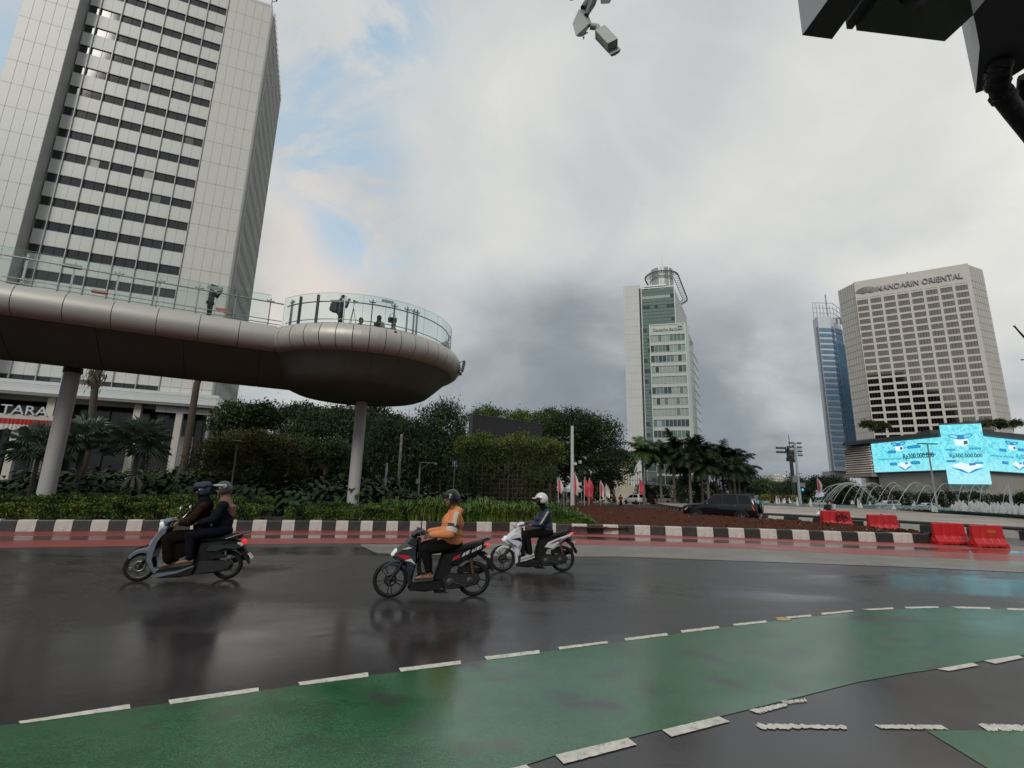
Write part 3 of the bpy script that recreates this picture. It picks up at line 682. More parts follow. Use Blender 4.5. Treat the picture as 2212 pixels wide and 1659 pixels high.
rg.build('ring_canopy', mat('dark_steel', (.10, .11, .11), .5), gt)
sp_ = MB(); sp_.tube([(cx+.5, cy, ztop), (cx+.5, cy, ztop+6.5)], [.12, .04], 6); sp_.tube([(cx-3, cy, ztop), (cx-3, cy, ztop+1)], .05, 5)
for i, x in enumerate((xs1+.3, xs1+1.4, xs1+3)): sp_.tube([(x, 3, ZT-2), (x, 3, ZT+2.6-i*.7)], .1, 5)
sp_.box(xs1+.3, 3, ZT-1, xs1+3.4, 6, ZT+.7)
sp_.build('roof_mast', M_GW, gt)
ex = MB(); x0_ = WB+.5; zz_ = hitplane(*z4p(1060, 1095), GP, GTH, 8)[1]; xe = hitplane(*z4p(1105, 1400), GP, GTH, 8)[0]
pl_prism(ex, [(x0_-2, 3.5), (x0_+.9, 3.5), (xe, 8), (xe+sdl.x*14, 8+14), (x0_, 22)], 0, zz_); ex.build('side_block', M_G1, gt)
exf = MB()
for j in range(16): pl_prism(exf, [(x0_-2, 3.42), (x0_+.95, 3.42), (xe+.08, 7.92), (xe+.08+sdl.x*14, 22), (x0_, 22)], 3.4*j+2, 3.4*j+2.35)
pl_prism(exf, [(WB+.01, .4), (WB+1.0, 1.2), (WB+1.4, 3.4), (WB, 3.4)], 18, ZB-.6)
exf.build('side_bands', M_GF, gt)
bt_ = text_mesh('Deutsche Bank', 1.72, .06, 'sign_lettering', .02); bt_.materials.append(mat('sign_grey', (.17, .19, .19), .5))
lo = inst('sign_lettering', bt_, gt, (1.15, -.08, ZB-2.75)); lo.rotation_euler = (PI/2, 0, 0); lo.scale = (.82, 1, 1)
lg = MB(); x_, z_ = WB-2.5, ZB-2.6
for bx in ((x_, z_, x_+1.5, z_+.2), (x_, z_+1.3, x_+1.5, z_+1.5), (x_, z_+.2, x_+.2, z_+1.3), (x_+1.3, z_+.2, x_+1.5, z_+1.3)): lg.box(bx[0], -.16, bx[1], bx[2], -.02, bx[3])
lg.add([(x_+.4, -.16, z_+.35), (x_+.65, -.16, z_+.35), (x_+1.1, -.16, z_+1.15), (x_+.85, -.16, z_+1.15)], [(0, 1, 2, 3)])
lg.build('sign_emblem', mat('emblem_dark', (.06, .07, .08), .4), gt)
# ---------------------------------------------------------------- hotel slab
HP, HTH = (167.79, 226.21), -.56
def z6p(x, y): return (1737.6+.36771*x, 542.2+.36771*y)
HI = frame(Vector((HP[0], HP[1], 0)), HTH).inverted()
hot = empty('hotel_tower', (HP[0], HP[1], 0), HTH, 'broad pale hotel tower with bronze window grid and large name along its top', 'building')
M_HW = mat('hotel_wall', (.58, .555, .51), .6, var=.05, vscale=.1, stain=(.08, .3, (.43, .41, .38)))
M_HG = mat('bronze_glass', (.33, .285, .24), .05, metal=1.0, spec=.8, var=.10, vscale=.25)
M_HM = mat('bronze_mullion', (.16, .12, .10), .5)
HW = 41.58; ZH = hitplane(*z6p(963, 75), HP, HTH, -.3)[1]; zr0 = 97.05
cl_ = hitplane(*z6p(290, 190), HP, HTH, -.3)[0]; cr_ = HW+.9
pL = HI @ G(*z6p(198, 235), ZH); pR = HI @ G(*z6p(1045, 110), ZH)
foot = [(cl_, .4), (cr_, .4), (pR.x, pR.y), (pR.x-6, pR.y+25), (pL.x+6, pL.y+25), (pL.x, pL.y)]
hb = MB(); pl_prism(hb, foot, 0, ZH); hb.build('wall', M_HW, hot)
hp = MB()
gw = HW/8
for k in range(9): hp.box(-.55+k*gw if k else cl_, -.3, 0, k*gw+.42 if k < 8 else cr_, .39, ZH-8.6) if k else hp.box(cl_, -.3, 0, .35, .39, ZH-8.6)
for i in range(-1, 24): hp.box(.36, -.16, zr0-i*3.3, HW-.56, .38, zr0-i*3.3+.95) if i < 23 else None
hp.box(cl_, -.3, ZH-8.58, cr_, .39, ZH+.3)
hp.build('facade_grid', M_HW, hot)
gp = MB()                                  # joints of the blank end walls
for (p, q) in (((foot[1][0]+.02, foot[1][1]-.02), (pR.x+.02, pR.y)), ((pL.x-.02, pL.y-.02), (foot[0][0]-.02, foot[0][1]-.05))):
    p = Vector((*p, 0)); q = Vector((*q, 0)); n = 7
    dn = Vector(((q-p).y, -(q-p).x, 0)).normalized()*.04
    for k in range(n+1):
        c = p.lerp(q, k/n); t_ = (q-p).normalized()*.08; gp.add([c-t_+dn, c+t_+dn, c+t_+dn+Vector((0, 0, ZH)), c-t_+dn+Vector((0, 0, ZH))], [(0, 1, 2, 3)])
    for i in range(9, 31): z = i*3.3; gp.add([p+dn+Vector((0, 0, z)), q+dn+Vector((0, 0, z)), q+dn+Vector((0, 0, z+.22)), p+dn+Vector((0, 0, z+.22))], [(0, 1, 2, 3)])
gp.build('panel_joints', mat('hotel_joint', (.40, .385, .36), .7), hot)
hwin = MB()
for k in range(4):
    a = .38+k*(gw-.96)/4; hwin.box(a+.07, .1, .05, a+(gw-.96)/4-.07, .3, 2.3, 0)
hwin.box(.36, .28, 0, gw-.56, .38, 2.34, 1)
hme = hwin.mesh('window', [M_HG, M_HM])
for i in range(22):
    for k in range(8): inst('window', hme, hot, (k*gw, 0, zr0-i*3.3-2.35))
hl = text_mesh('MANDARIN ORIENTAL', 4.1, .25, 'sign_lettering', .015); hl.materials.append(mat('sign_bronze_grey', (.27, .26, .245), .5, metal=.1))
lx0, lz0 = hitplane(*z6p(424, 236), HP, HTH, -.4); lx1, lz1 = hitplane(*z6p(932, 158), HP, HTH, -.4)
wtx = max(v.co.x for v in hl.vertices)
lo = inst('sign_lettering', hl, hot, (lx0, -.6, lz0-.1)); lo.rotation_euler = (PI/2, 0, 0); lo.scale = ((lx1-lx0)/wtx, .92, 1)
fn = MB(); fx, fz = hitplane(*z6p(368, 250), HP, HTH, -.4)
for k in range(11):
    a0 = PI*(.10+.8*k/11); a1 = PI*(.10+.8*(k+.82)/11)
    pts = [(fx+r_*math.cos(a)*1.25, -.5-.15*(i_ % 2), fz-.3+r_*math.sin(a)) for i_, (r_, a) in enumerate(((.9, a0), (.9, a1), (3.9, a1), (3.9, a0)))]
    fn.add(pts+[(p[0], -.3, p[2]) for p in pts], [(0, 1, 2, 3), (0, 4, 5, 1), (1, 5, 6, 2), (2, 6, 7, 3), (3, 7, 4, 0)])
fn.build('fan_emblem', MATS['sign_bronze_grey'], hot)
rm = MB()
for u, v in ((550, 140), (604, 125), (445, 160)):
    x, z = hitplane(*z6p(u, v), HP, HTH, 3); rm.box(x-.3, 3, ZH, x+.3, 3.6, z)
rm.build('roof_mast', M_HM, hot)
# ---------------------------------------------------------------- blue banded tower behind the hotel
bl = empty('blue_tower', (0, 0, 0), 0, 'slim octagonal tower with blue glass and white bands behind the hotel', 'building')
YB = 290; M_BW = mat('white_band', (.62, .66, .70), .45, var=.04); M_BG = mat('blue_glass', (.16, .29, .42), .08, metal=.4, spec=.8, var=.15, vscale=.2); M_BD = mat('deep_blue_glass', (.10, .16, .24), .08, metal=.4, spec=.8, var=.25, vscale=.3)
zt_ = D(*z6p(110, 440), YB).z
def bx(x, y, dy): return D(*z6p(x, y), YB+dy)
c0, c1, c2, c3, c4 = [bx(x, 800, dy) for x, dy in ((92, 6), (124, 0), (196, 0), (216, 2), (262, 6))]
def face(b, p, q, z0, z1, mi=0, off=0.0):
    d = Vector(((q-p).y, -(q-p).x, 0)).normalized()*off
    b.add([(p.x+d.x, p.y+d.y, z0), (q.x+d.x, q.y+d.y, z0), (q.x+d.x, q.y+d.y, z1), (p.x+d.x, p.y+d.y, z1)], [(0, 1, 2, 3)], mi)
zb_ = 18; core = MB(); pl_prism(core, [(p.x, p.y) for p in (c0, c1, c2, c3, c4)]+[(c4.x+8, c4.y+20), (c0.x+17, c0.y+20)], zb_, zt_+6); core.build('wall', M_BW, bl)
cb = MB(); pl_prism(cb, [(c1.x+1, c1.y+2), (c3.x, c3.y+2), (c3.x, c3.y+14), (c1.x+1, c1.y+14)], 0, zb_); cb.build('base', mat('tower_base', (.38, .38, .37), .6), bl)
bands = MB(); n = 24; h_ = (zt_-zb_-3)/n
for i in range(n):
    z = zb_+3+i*h_; face(bands, c1, c2, z, z+h_*.6, 0, .3); face(bands, c2, c3, z, z+h_*.55, 1, .3)
    face(bands, c3.lerp(c4, .1), c4, z, z+h_*.88, 1, .3)
face(bands, c0.lerp(c1, .55), c0.lerp(c1, .8), zb_, zt_, 1, .3)
bands.build('window_band', [M_BG, M_BD], bl)
ml = MB()
for k in range(9): p = c3.lerp(c4, k/8); ml.box(p.x-.12, p.y-.7, zb_, p.x+.12, p.y, zt_-10)
for k in range(1, 3): p = c2.lerp(c3, k/3); ml.box(p.x-.1, p.y-.6, zb_, p.x+.1, p.y, zt_)
ml.build('mullions', MATS['blue_glass'], bl)
tr = MB()
for f_ in (0, .33, .66, 1):
    tr.tube([c1+Vector((-1, 2, zt_+6-c1.z+f_*10)), c2+Vector((4, 2, zt_+6-c2.z+f_*10)), c4+Vector((3, 4, zt_+6-c4.z+f_*10))], .18, 5)
for k in range(9):
    p = (c1+Vector((-1, 2, 0))).lerp(c4+Vector((3, 4, 0)), k/8); tr.tube([(p.x, p.y, zt_+6), (p.x, p.y, zt_+16)], .18, 5)
p = c1.lerp(c4, .45); tr.tube([(p.x, p.y, zt_+6), (p.x, p.y, zt_+22)], .4, 6)
tr.build('roof_frame', mat('pale_steel', (.40, .42, .44), .5), bl)
mt_ = text_mesh('m', 9, .2, 'sign_lettering', .12); mt_.materials.append(MATS['sign_grey'])
lo = inst('sign_lettering', mt_, bl, (*bx(183, 428, -1)[:2], bx(183, 428, -1).z)); lo.rotation_euler = (PI/2, 0, 0)
# ---------------------------------------------------------------- exhibition podium with LED screens
M_PW = mat('podium_wall', (.30, .275, .245), .7, var=.10, vscale=.15, stain=(.1, .4, (.22, .20, .18)))
M_ROOFD = mat('dark_roof_edge', (.05, .055, .06), .5)
def h3(x, y): return (1795.9+.18811*x, 908.1+.18811*y)
pod = empty('screen_podium', (0, 0, 0), 0, 'low exhibition hall wrapped in cyan video screens in front of the hotel', 'building')
A = D(*h3(475, 440), 176); B = D(*h3(1290, 370), 152); C_ = D(*h3(1765, 370), 147); E_ = D(*h3(2500, 420), 160); PA = D(*h3(160, 470), 190)
def zat(u, v, p):                         # height above ground at plan point p seen at row v
    return D(u, v, p.y).z
def wing(p, q, pt, pb, qt, qb, off):
    d = Vector(((q-p).y, -(q-p).x, 0)).normalized()*off
    zt = (zat(*pt, p)+zat(*qt, q))/2; zb = (zat(*pb, p)+zat(*qb, q))/2
    return Vector((p.x, p.y, 0))+d, Vector((q.x, q.y, 0))+d, zb, zt
def led_mat(name, seed):
    m = bpy.data.materials.new(name); m.use_nodes = True; t = m.node_tree; b = t.nodes['Principled BSDF']; b.inputs['Base Color'].default_value = (.02, .02, .02, 1)
    tcn = t.nodes.new('ShaderNodeTexCoord'); n1_ = t.nodes.new('ShaderNodeTexNoise'); n1_.inputs['Scale'].default_value = 1.1; n1_.inputs['Detail'].default_value = 5; n1_.inputs['Distortion'].default_value = 1.2
    t.links.new(tcn.outputs['Object'], n1_.inputs['Vector']); r = t.nodes.new('ShaderNodeValToRGB'); t.links.new(n1_.outputs['Fac'], r.inputs[0]); e = r.color_ramp.elements
    e[0].position = .36; e[0].color = (.12, .58, .72, 1); e[1].position = .60; e[1].color = (.30, .88, .95, 1)
    x_ = r.color_ramp.elements.new(.46); x_.color = (.14, .74, .87, 1)
    g_ = t.nodes.new('ShaderNodeSeparateXYZ'); t.links.new(tcn.outputs['Object'], g_.inputs[0]); mr_ = t.nodes.new('ShaderNodeMapRange'); t.links.new(g_.outputs[2], mr_.inputs[0])
    mr_.inputs[1].default_value = 16; mr_.inputs[2].default_value = 8; mr_.inputs[4].default_value = .62
    mx = t.nodes.new('ShaderNodeMix'); mx.data_type = 'RGBA'; t.links.new(mr_.outputs[0], mx.inputs[0]); t.links.new(r.outputs[0], mx.inputs[6]); mx.inputs[7].default_value = (.50, .90, .98, 1)
    t.links.new(mx.outputs[2], b.inputs['Emission Color']); b.inputs['Emission Strength'].default_value = 1.0; return m
M_LED = led_mat('video_screen', 0)
def led(name, p, q, zb, zt, parent, T=.5):
    b = MB(); d = (q-p).normalized(); n = Vector((d.y, -d.x, 0))
    v = [p+Vector((0, 0, zb)), q+Vector((0, 0, zb)), q+Vector((0, 0, zt)), p+Vector((0, 0, zt))]
    b.add(v+[x-n*T for x in v], [(0, 1, 2, 3), (4, 7, 6, 5), (0, 4, 5, 1), (1, 5, 6, 2), (2, 6, 7, 3), (3, 7, 4, 0)])
    return b.build(name, M_LED, parent)
def em(name, c, s=1.0): return mat(name, (0.02, .02, .02), .5, var=0, emit=c, es=s)
E_W, E_B, E_D, E_T, E_N = em('screen_white', (.80, .93, .97)), em('screen_blue', (.01, .22, .55)), em('screen_dark', (.01, .10, .17)), em('screen_teal', (.03, .36, .58)), em('screen_grey', (.32, .58, .66))
p1, q1, zb1, zt1 = wing(A, B, h3(462, 280), h3(490, 600), h3(1265, 180), h3(1320, 560), .0)
p2, q2, zb2, zt2 = wing(B, C_, h3(1245, 60), h3(1345, 728), h3(1700, 40), h3(1815, 735), 1.2)
p3, q3, zb3, zt3 = wing(C_, E_, h3(1715, 180), h3(1790, 565), h3(2500, 262), h3(2500, 630), .0)
led('video_screen', p1, q1, zb1, zt1, pod)['label'] = 'left wing of the video screen'
led('video_screen', p2, q2, zb2, zt2, pod, 1.6)['label'] = 'tall central video screen'
led('video_screen', p3, q3, zb3, zt3, pod)['label'] = 'right wing of the video screen'
def on(p, q, zb, zt, s, t, off=.06):      # point on a screen: s along, t up (0..1)
    d = q-p; n = Vector((d.y, -d.x, 0)).normalized(); return p+d*s+n*off+Vector((0, 0, zb+(zt-zb)*t))
def poly(scr, pts, m, name, off=.06):
    b = MB(); n = len(pts); b.add([on(*scr, s, t, off) for s, t in pts]+[on(*scr, s, t, off-.05) for s, t in pts], [tuple(range(n))]+[(i, (i+1) % n, n+(i+1) % n, n+i) for i in range(n)])
    return b.build(name, m, pod)
def pill(scr, s, t, w, h, m, name='caption_pill', off=.08):
    asp = (scr[3]-scr[2])/((scr[1]-scr[0]).length); r = h/2; rs = r*asp; pts = []
    for k in range(9): a = -PI/2+PI*k/8; pts.append((s+w/2-rs+rs*math.cos(a), t+r*math.sin(a)))
    for k in range(9): a = PI/2+PI*k/8; pts.append((s-w/2+rs+rs*math.cos(a), t+r*math.sin(a)))
    return poly(scr, pts, m, name, off)
def stext(scr, s, t, txt, hgt, wid, m, name='screen_text', off=.10):
    me = text_mesh(txt, 1, .02, name, .03); me.materials.append(m); w0 = max(v.co.x for v in me.vertices)
    d = scr[1]-scr[0]; o = inst(name, me, pod, on(*scr, s, t, off)); o.rotation_euler = (PI/2, 0, math.atan2(d.y, d.x)); H_ = (scr[3]-scr[2])
    o.scale = (wid*d.length/w0, hgt*H_/.75, 1); return o
def gift(scr, s, t, k, kx):
    # a box with a bow above, an opened pale box below
    poly(scr, [(s+kx*a, t+k*c) for a, c in ((-1, -.9), (.2, -1.3), (1.1, -.8), (1.1, .3), (.2, .7), (-1, .3))], E_W, 'gift_box')
    poly(scr, [(s+kx*a, t+k*c) for a, c in ((.35, -.9), (.95, -.7), (.95, .0), (.35, -.1))], E_D, 'box_front', .09)
    for sg in (-1, 1):
        b = MB(); pts = []
        for j in range(15):
            a = 2*PI*j/14; pts.append(on(*scr, s+kx*(sg*.95+.85*math.cos(a)), t+k*(1.0+.38*math.sin(a)+.25*math.cos(a)*sg), .12))
        b.tube(pts, .13*k*14, 5); b.build('ribbon_bow', E_B, pod)
    poly(scr, [(s+kx*a, t+k*c) for a, c in ((-.55, .3), (.6, .3), (.45, 1.3), (-.45, 1.3))], E_B, 'ribbon_knot', .14)
def openbox(scr, s, t, kx, k):
    poly(scr, [(s+kx*a, t+k*c) for a, c in ((-1, .35), (-.35, .9), (0, .55), (.4, .9), (1, .35), (0, -.75))], E_W, 'open_box')
    poly(scr, [(s+kx*a, t+k*c) for a, c in ((-1, .0), (-.1, -.95), (.02, -.95), (-.35, -.3))], E_B, 'box_shade', .09)
    poly(scr, [(s+kx*a, t+k*c) for a, c in ((1, .0), (.1, -.95), (-.02, -.95), (.4, -.3))], E_B, 'box_shade', .09)
    poly(scr, [(s+kx*a, t+k*c) for a, c in ((.12, .3), (.5, .42), (.5, .8), (.12, .7))], E_B, 'box_badge', .12)
S1 = (p1, q1, zb1, zt1); S2 = (p2, q2, zb2, zt2); S3 = (p3, q3, zb3, zt3)
gift(S1, .42, .80, .11, .055); openbox(S1, .47, .17, .10, .15)
for s, t, w in ((.31, .66, .13), (.63, .77, .19), (.31, .25, .11), (.62, .26, .13)): pill(S1, s, t, w, .10, E_B); pill(S1, s, t, w*.8, .025, E_T, 'caption_line', .11)
stext(S1, .46, .40, 'Rp300.000.000', .17, .42, E_D); stext(S1, .09, .405, 'Menangkan hadiah hingga', .055, .35, E_T); stext(S1, .04, .08, 'bankmandiri.co.id', .03, .14, E_N); stext(S1, .84, .12, 'mandiri', .03, .12, E_N)
gift(S2, .45, .72, .075, .16); openbox(S2, .5, .27, .40, .10)
for s, t, w in ((.15, .57, .24), (.75, .585, .30), (.13, .38, .24), (.78, .345, .22)): pill(S2, s, t, w, .035, E_B if w > .235 and t < .5 else E_T)
stext(S2, .10, .44, 'Rp300.000.000', .06, .80, E_D); stext(S2, .14, .50, 'Menangkan hadiah total', .018, .62, E_T); stext(S2, .06, .04, 'Periode', .012, .3, E_N); stext(S2, .68, .04, 'mandiri', .012, .25, E_N)
gift(S3, .42, .78, .10, .05); openbox(S3, .47, .20, .10, .14)
for s, t, w in ((.27, .64, .11), (.58, .70, .16), (.27, .26, .10), (.60, .28, .12)): pill(S3, s, t, w, .09, E_B); pill(S3, s, t, w*.8, .022, E_T, 'caption_line', .11)
stext(S3, .45, .42, 'Rp300.000.000', .14, .40, E_T); stext(S3, .08, .43, 'Menangkan hadiah hingga', .05, .34, E_T)
# walls below and behind the screens
wb = MB()
def wallq(b, p, q, z0, z1, off, depth, mi=0):
    d = (q-p).normalized(); n = Vector((d.y, -d.x, 0)); P_ = [p+n*off, q+n*off, q+n*(off-depth), p+n*(off-depth)]
    pl_prism(b, [(x.x, x.y) for x in P_], z0, z1, mi)
wallq(wb, p1, q1, 0, zb1-.2, -1.5, 3); wallq(wb, p1, q1, zb1-.2, zt1-.2, -.6, 3); wallq(wb, q1, Vector((C_.x, C_.y, 0)), 0, zt1, -1.0, 5); wallq(wb, p3, q3, 0, zb3-.2, -1.5, 3); wallq(wb, p3, q3, zb3-.2, zt3-.2, -.6, 3)
wb.build('wall', M_PW, pod)
rf = MB(); wallq(rf, p1+(p1-q1)*.45, q1, zt1+.2, zt1+1.0, 1.0, 10); wallq(rf, p3, q3, zt3+.2, zt3+1.0, 1.0, 10); wallq(rf, p2, q2, zt2, zt2+.5, .2, 2.2)
a = D(*h3(975, 135), 165); wallq(rf, Vector((PA.x+4, PA.y+6, 0)), Vector((a.x, a.y, 0)), zt1+1.6, zt1+2.6, 0, 9); wallq(rf, Vector((a.x, a.y, 0)), Vector((B.x+2, B.y+6, 0)), zt1+1.2, zt1+3.0, 0, 9)
a = D(*h3(1870, 110), 156); wallq(rf, Vector((C_.x, C_.y+5, 0)), Vector((a.x, a.y, 0)), zt3+1.4, zt3+3.4, 0, 9); wallq(rf, Vector((a.x, a.y, 0)), q3+Vector((4, 4, 0)), zt3+1.4, zt3+2.8, 0, 9)
rf.build('roof', M_ROOFD, pod)
pa = Vector((PA.x, PA.y, 0)); zq = zt1-.4; zk = zb1-.2
tl = MB(); nx, nz = 19, 12; d = (p1-pa); L_ = d.length; dn = d.normalized(); nn = Vector((dn.y, -dn.x, 0))
for i in range(nx):
    for j in range(nz):
        a = pa+dn*(L_*(i+.5*(j % 2))/(nx+.5)); w = L_/nx; h = (zq-zk)/nz; z0 = zk+j*h
        A_ = a+Vector((0, 0, z0+h*.1)); B_ = a+dn*w*.86+Vector((0, 0, z0+h*.1)); Cc = a+dn*w*.5+Vector((0, 0, z0+h*.95)); T_ = a+dn*w*.5+nn*.7+Vector((0, 0, z0+h*.2))
        tl.add([A_, B_, Cc, T_], [(0, 1, 3), (1, 2, 3), (2, 0, 3)])
o = tl.build('scale_tile', mat('scale_tile', (.55, .50, .45), .5, var=.1), pod); o['kind'] = 'stuff'
bw_ = MB(); wallq(bw_, pa, p1, zk-.2, zq+.3, -.02, 3); bw_.build('patterned_wall_back', mat('pattern_back', (.13, .115, .10), .8), pod)
lw = MB(); wallq(lw, pa, p1, zk-1.3, zk-.22, 1.2, 14); wallq(lw, pa+Vector((9, 3, 0)), p1+Vector((3, 4, 0)), 0, zk-1.3, 0, 4); lw.build('terrace_slab', M_PW, pod)
dk = MB(); dq = D(*h3(440, 660), 172); dk.cbox(dq.x, dq.y+1, 3.2, 10, 5, 6.2); dk.build('entrance_shade_box', M_DARK, pod)  # solid near-black box, its colour stands in for shade inside the entrance
# ---------------------------------------------------------------- cream house, boundary wall, far blocks
M_CR = mat('cream_render', (.58, .53, .38), .75, var=.08, vscale=.4, stain=(.3, .35, (.42, .39, .30)))
ch = empty('cream_house', (0, 0, 0), 0, 'cream rendered house between the big round tree and the glass tower', 'building')
a = D(*r1(430, 300), 128); b_ = D(*r1(566, 300), 122); zz_ = D(*r1(560, 260), 122).z; zl = D(*r1(500, 236), 125).z
w_ = MB(); fa, fb = Vector((a.x-6, a.y+2, 0)), Vector((b_.x, b_.y, 0)); apex = fa.lerp(fb, .50)
w_.add([fa, fb, fb+Vector((0, 0, zz_)), apex+Vector((0, 0, zl+.5)), fa+Vector((0, 0, zz_-1)), fa+Vector((3, 12, 0)), fb+Vector((3, 12, 0)), fb+Vector((3, 12, zz_)), apex+Vector((3, 12, zl+.5)), fa+Vector((3, 12, zz_-1))], [(0, 1, 2, 3, 4), (9, 8, 7, 6, 5), (1, 6, 7, 2), (0, 4, 9, 5)])
w_.build('wall', M_CR, ch)
r_ = MB()
for p, q, zp, zq_ in ((fa, apex, zz_-1, zl+.5), (apex, fb, zl+.5, zz_)):
    r_.add([p+Vector((-.2, -.6, zp)), q+Vector((0, -.6, zq_)), q+Vector((3, 12.5, zq_)), p+Vector((3, 12.5, zp)), p+Vector((-.2, -.6, zp+.4)), q+Vector((0, -.6, zq_+.4)), q+Vector((3, 12.5, zq_+.4)), p+Vector((3, 12.5, zp+.4))], [(0, 1, 2, 3), (4, 7, 6, 5), (0, 4, 5, 1), (2, 6, 7, 3)])
r_.build('roof', mat('house_roof', (.28, .25, .21), .8), ch)
wc = D(*r1(405, 498), 124.6)
for k in (-1.3, 0, 1.3, 2.6):
    f = MB(); f.box(-.55, -.2, -2, .55, .1, 2); fo = f.build('window', mat('house_window_frame', (.7, .68, .6), .5), ch, (wc.x+k*1.5, wc.y-.3, wc.z))
    g_ = MB(); g_.box(-.42, -.24, -1.85, .42, -.15, 1.85); g_.build('pane', M_DARK, fo)
bwall = MB(); pts = [D(*r1(x, 600), y) for x, y in ((250, 108), (470, 106), (760, 106), (1000, 110), (1300, 118), (1560, 124))]
for p, q in zip(pts, pts[1:]): wallq(bwall, Vector((p.x, p.y, 0)), Vector((q.x, q.y, 0)), 0, 3.3, 0, .4)
bw2 = bwall.build('boundary_wall', mat('cream_wall', (.50, .46, .36), .8, var=.12, vscale=.3, stain=(.4, .6, (.28, .26, .2)))); tag(bw2, 'long low cream boundary wall behind the parked cars and palms', 'wall')
fen = MB()
for p, q in zip(pts[:4], pts[1:4]):
    n = int((q-p).length/.5)
    for k in range(n): c = p.lerp(q, k/n); fen.box(c.x-.04, c.y+.2, 3.3, c.x+.04, c.y+.3, 6.4)
    fen.tube([(p.x, p.y+.25, 6.3), (q.x, q.y+.25, 6.3)], .06, 4); fen.tube([(p.x, p.y+.25, 4.6), (q.x, q.y+.25, 4.6)], .05, 4)
tag(fen.build('mesh_fence', mat('fence_dark', (.06, .065, .06), .6)), 'tall dark wire fence on top of the cream boundary wall', 'fence')
def block(name, u0, v0, u1, y, label, fl=10, col=(.62, .60, .52)):
    a = D(u0, v0, y); c = D(u1, v0, y); o = empty(name, (a.x, a.y, 0), 0, label, 'building'); w = c.x-a.x; h = a.z
    b = MB(); b.box(0, 0, 0, w, 25, h); b.box(w*.15, 2, h, w*.4, 12, h+h*.06); b.box(w*.6, 2, h, w*.8, 12, h+h*.05); b.build('wall', mat('block_wall_'+name+str(int(u0)), col, .8, var=.08, vscale=.05), o)
    g = MB(); n = max(4, int(w/7))
    for i in range(fl):
        for k in range(n): g.box(w*(k+.2)/n, -.25, h*(i+.25)/fl, w*(k+.75)/n, .2, h*(i+.75)/fl)
    g.build('window', mat('block_window', (.22, .24, .26), .4), o); return o
block('apartment_block', 1672, 1026, 1689, 620, 'left of two pale yellow apartment blocks far behind the lamp mast', 9)
block('apartment_block', 1690, 1029, 1709, 640, 'right and slightly lower of two pale yellow apartment blocks far behind the lamp mast', 9)
block('apartment_block', 1623, 1040, 1650, 560, 'white apartment block far away just right of the palm group', 6, (.66, .68, .68))
# a dark office slab across the street, outside the frame: it is what the hotel's lower left windows mirror
dt = empty('office_slab', (50, -48, 0), -.5, 'dark office slab behind the viewer, mirrored in the hotel windows', 'building')
b = MB(); b.box(-36, -12, 0, 6, 12, 118); b.box(6, -12, 0, 20, 12, 108); b.box(20, -12, 0, 30, 12, 99); b.box(30, -12, 0, 38, 12, 84); b.build('wall', mat('slab_dark_glass', (.012, .012, .014), .3, spec=.2, var=.2, vscale=.2), dt)
b = MB(); [b.box(-34.1, 12, 6+i*3.6, 6, 12.15, 6.5+i*3.6) for i in range(24)]; b.build('floor_bands', mat('slab_band', (.03, .03, .032), .7), dt)
# ================================================================== raised walkway with round platform
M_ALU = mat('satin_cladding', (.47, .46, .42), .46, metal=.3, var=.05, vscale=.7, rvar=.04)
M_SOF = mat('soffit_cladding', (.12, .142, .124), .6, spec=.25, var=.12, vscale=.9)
M_SEAM = mat('seam_dark', (.05, .05, .05), .6)
M_STEEL = mat('brushed_steel', (.42, .43, .43), .28, metal=.8, var=.1, vscale=6)
M_PILL = mat('pillar_paint', (.42, .41, .40), .5, var=.08, vscale=1.5, stain=(3, .4, (.30, .29, .27)))
M_DECK = mat('deck_floor', (.16, .15, .14), .6)
M_GLASS = mat('balustrade_glass', (.55, .80, .72), .03, var=0, alpha=.15, spec=.6)
g_t = M_GLASS.node_tree; g_t.nodes.clear(); _o = g_t.nodes.new('ShaderNodeOutputMaterial'); _m = g_t.nodes.new('ShaderNodeMixShader'); _tr = g_t.nodes.new('ShaderNodeBsdfTransparent'); _tr.inputs[0].default_value = (.86, .95, .92, 1)
_m2 = g_t.nodes.new('ShaderNodeMixShader'); _gl = g_t.nodes.new('ShaderNodeBsdfGlossy'); _gl.inputs['Roughness'].default_value = .03; _df = g_t.nodes.new('ShaderNodeBsdfTranslucent'); _df.inputs[0].default_value = (.6, .8, .74, 1); _fr = g_t.nodes.new('ShaderNodeFresnel'); _fr.inputs[0].default_value = 1.45
_m2.inputs[0].default_value = .035; g_t.links.new(_tr.outputs[0], _m2.inputs[1]); g_t.links.new(_df.outputs[0], _m2.inputs[2]); g_t.links.new(_fr.outputs[0], _m.inputs[0]); g_t.links.new(_m2.outputs[0], _m.inputs[1]); g_t.links.new(_gl.outputs[0], _m.inputs[2]); g_t.links.new(_m.outputs[0], _o.inputs[0])
M_GEDGE = mat('glass_edge', (.30, .48, .43), .2, var=0, alpha=.75)
M_STICK = mat('frosted_sticker', (.24, .32, .29), .6)
M_REDS = mat('red_notice', (.42, .15, .12), .7)
walk = empty('skywalk', (-7.27, 23.1, 0), 0, 'curved raised walkway ending in a round viewing platform on two pillars', 'footbridge')
PC = Vector((-7.27, 23.1, 0)); R0 = 4.28
def loc(p): return Vector(p)-PC
TUBE = [(0, 8.03), (.14, 8.02), (.30, 7.92), (.42, 7.72), (.47, 7.50), (.43, 7.28), (.31, 7.10), (.14, 6.99), (0.0, 6.96)]
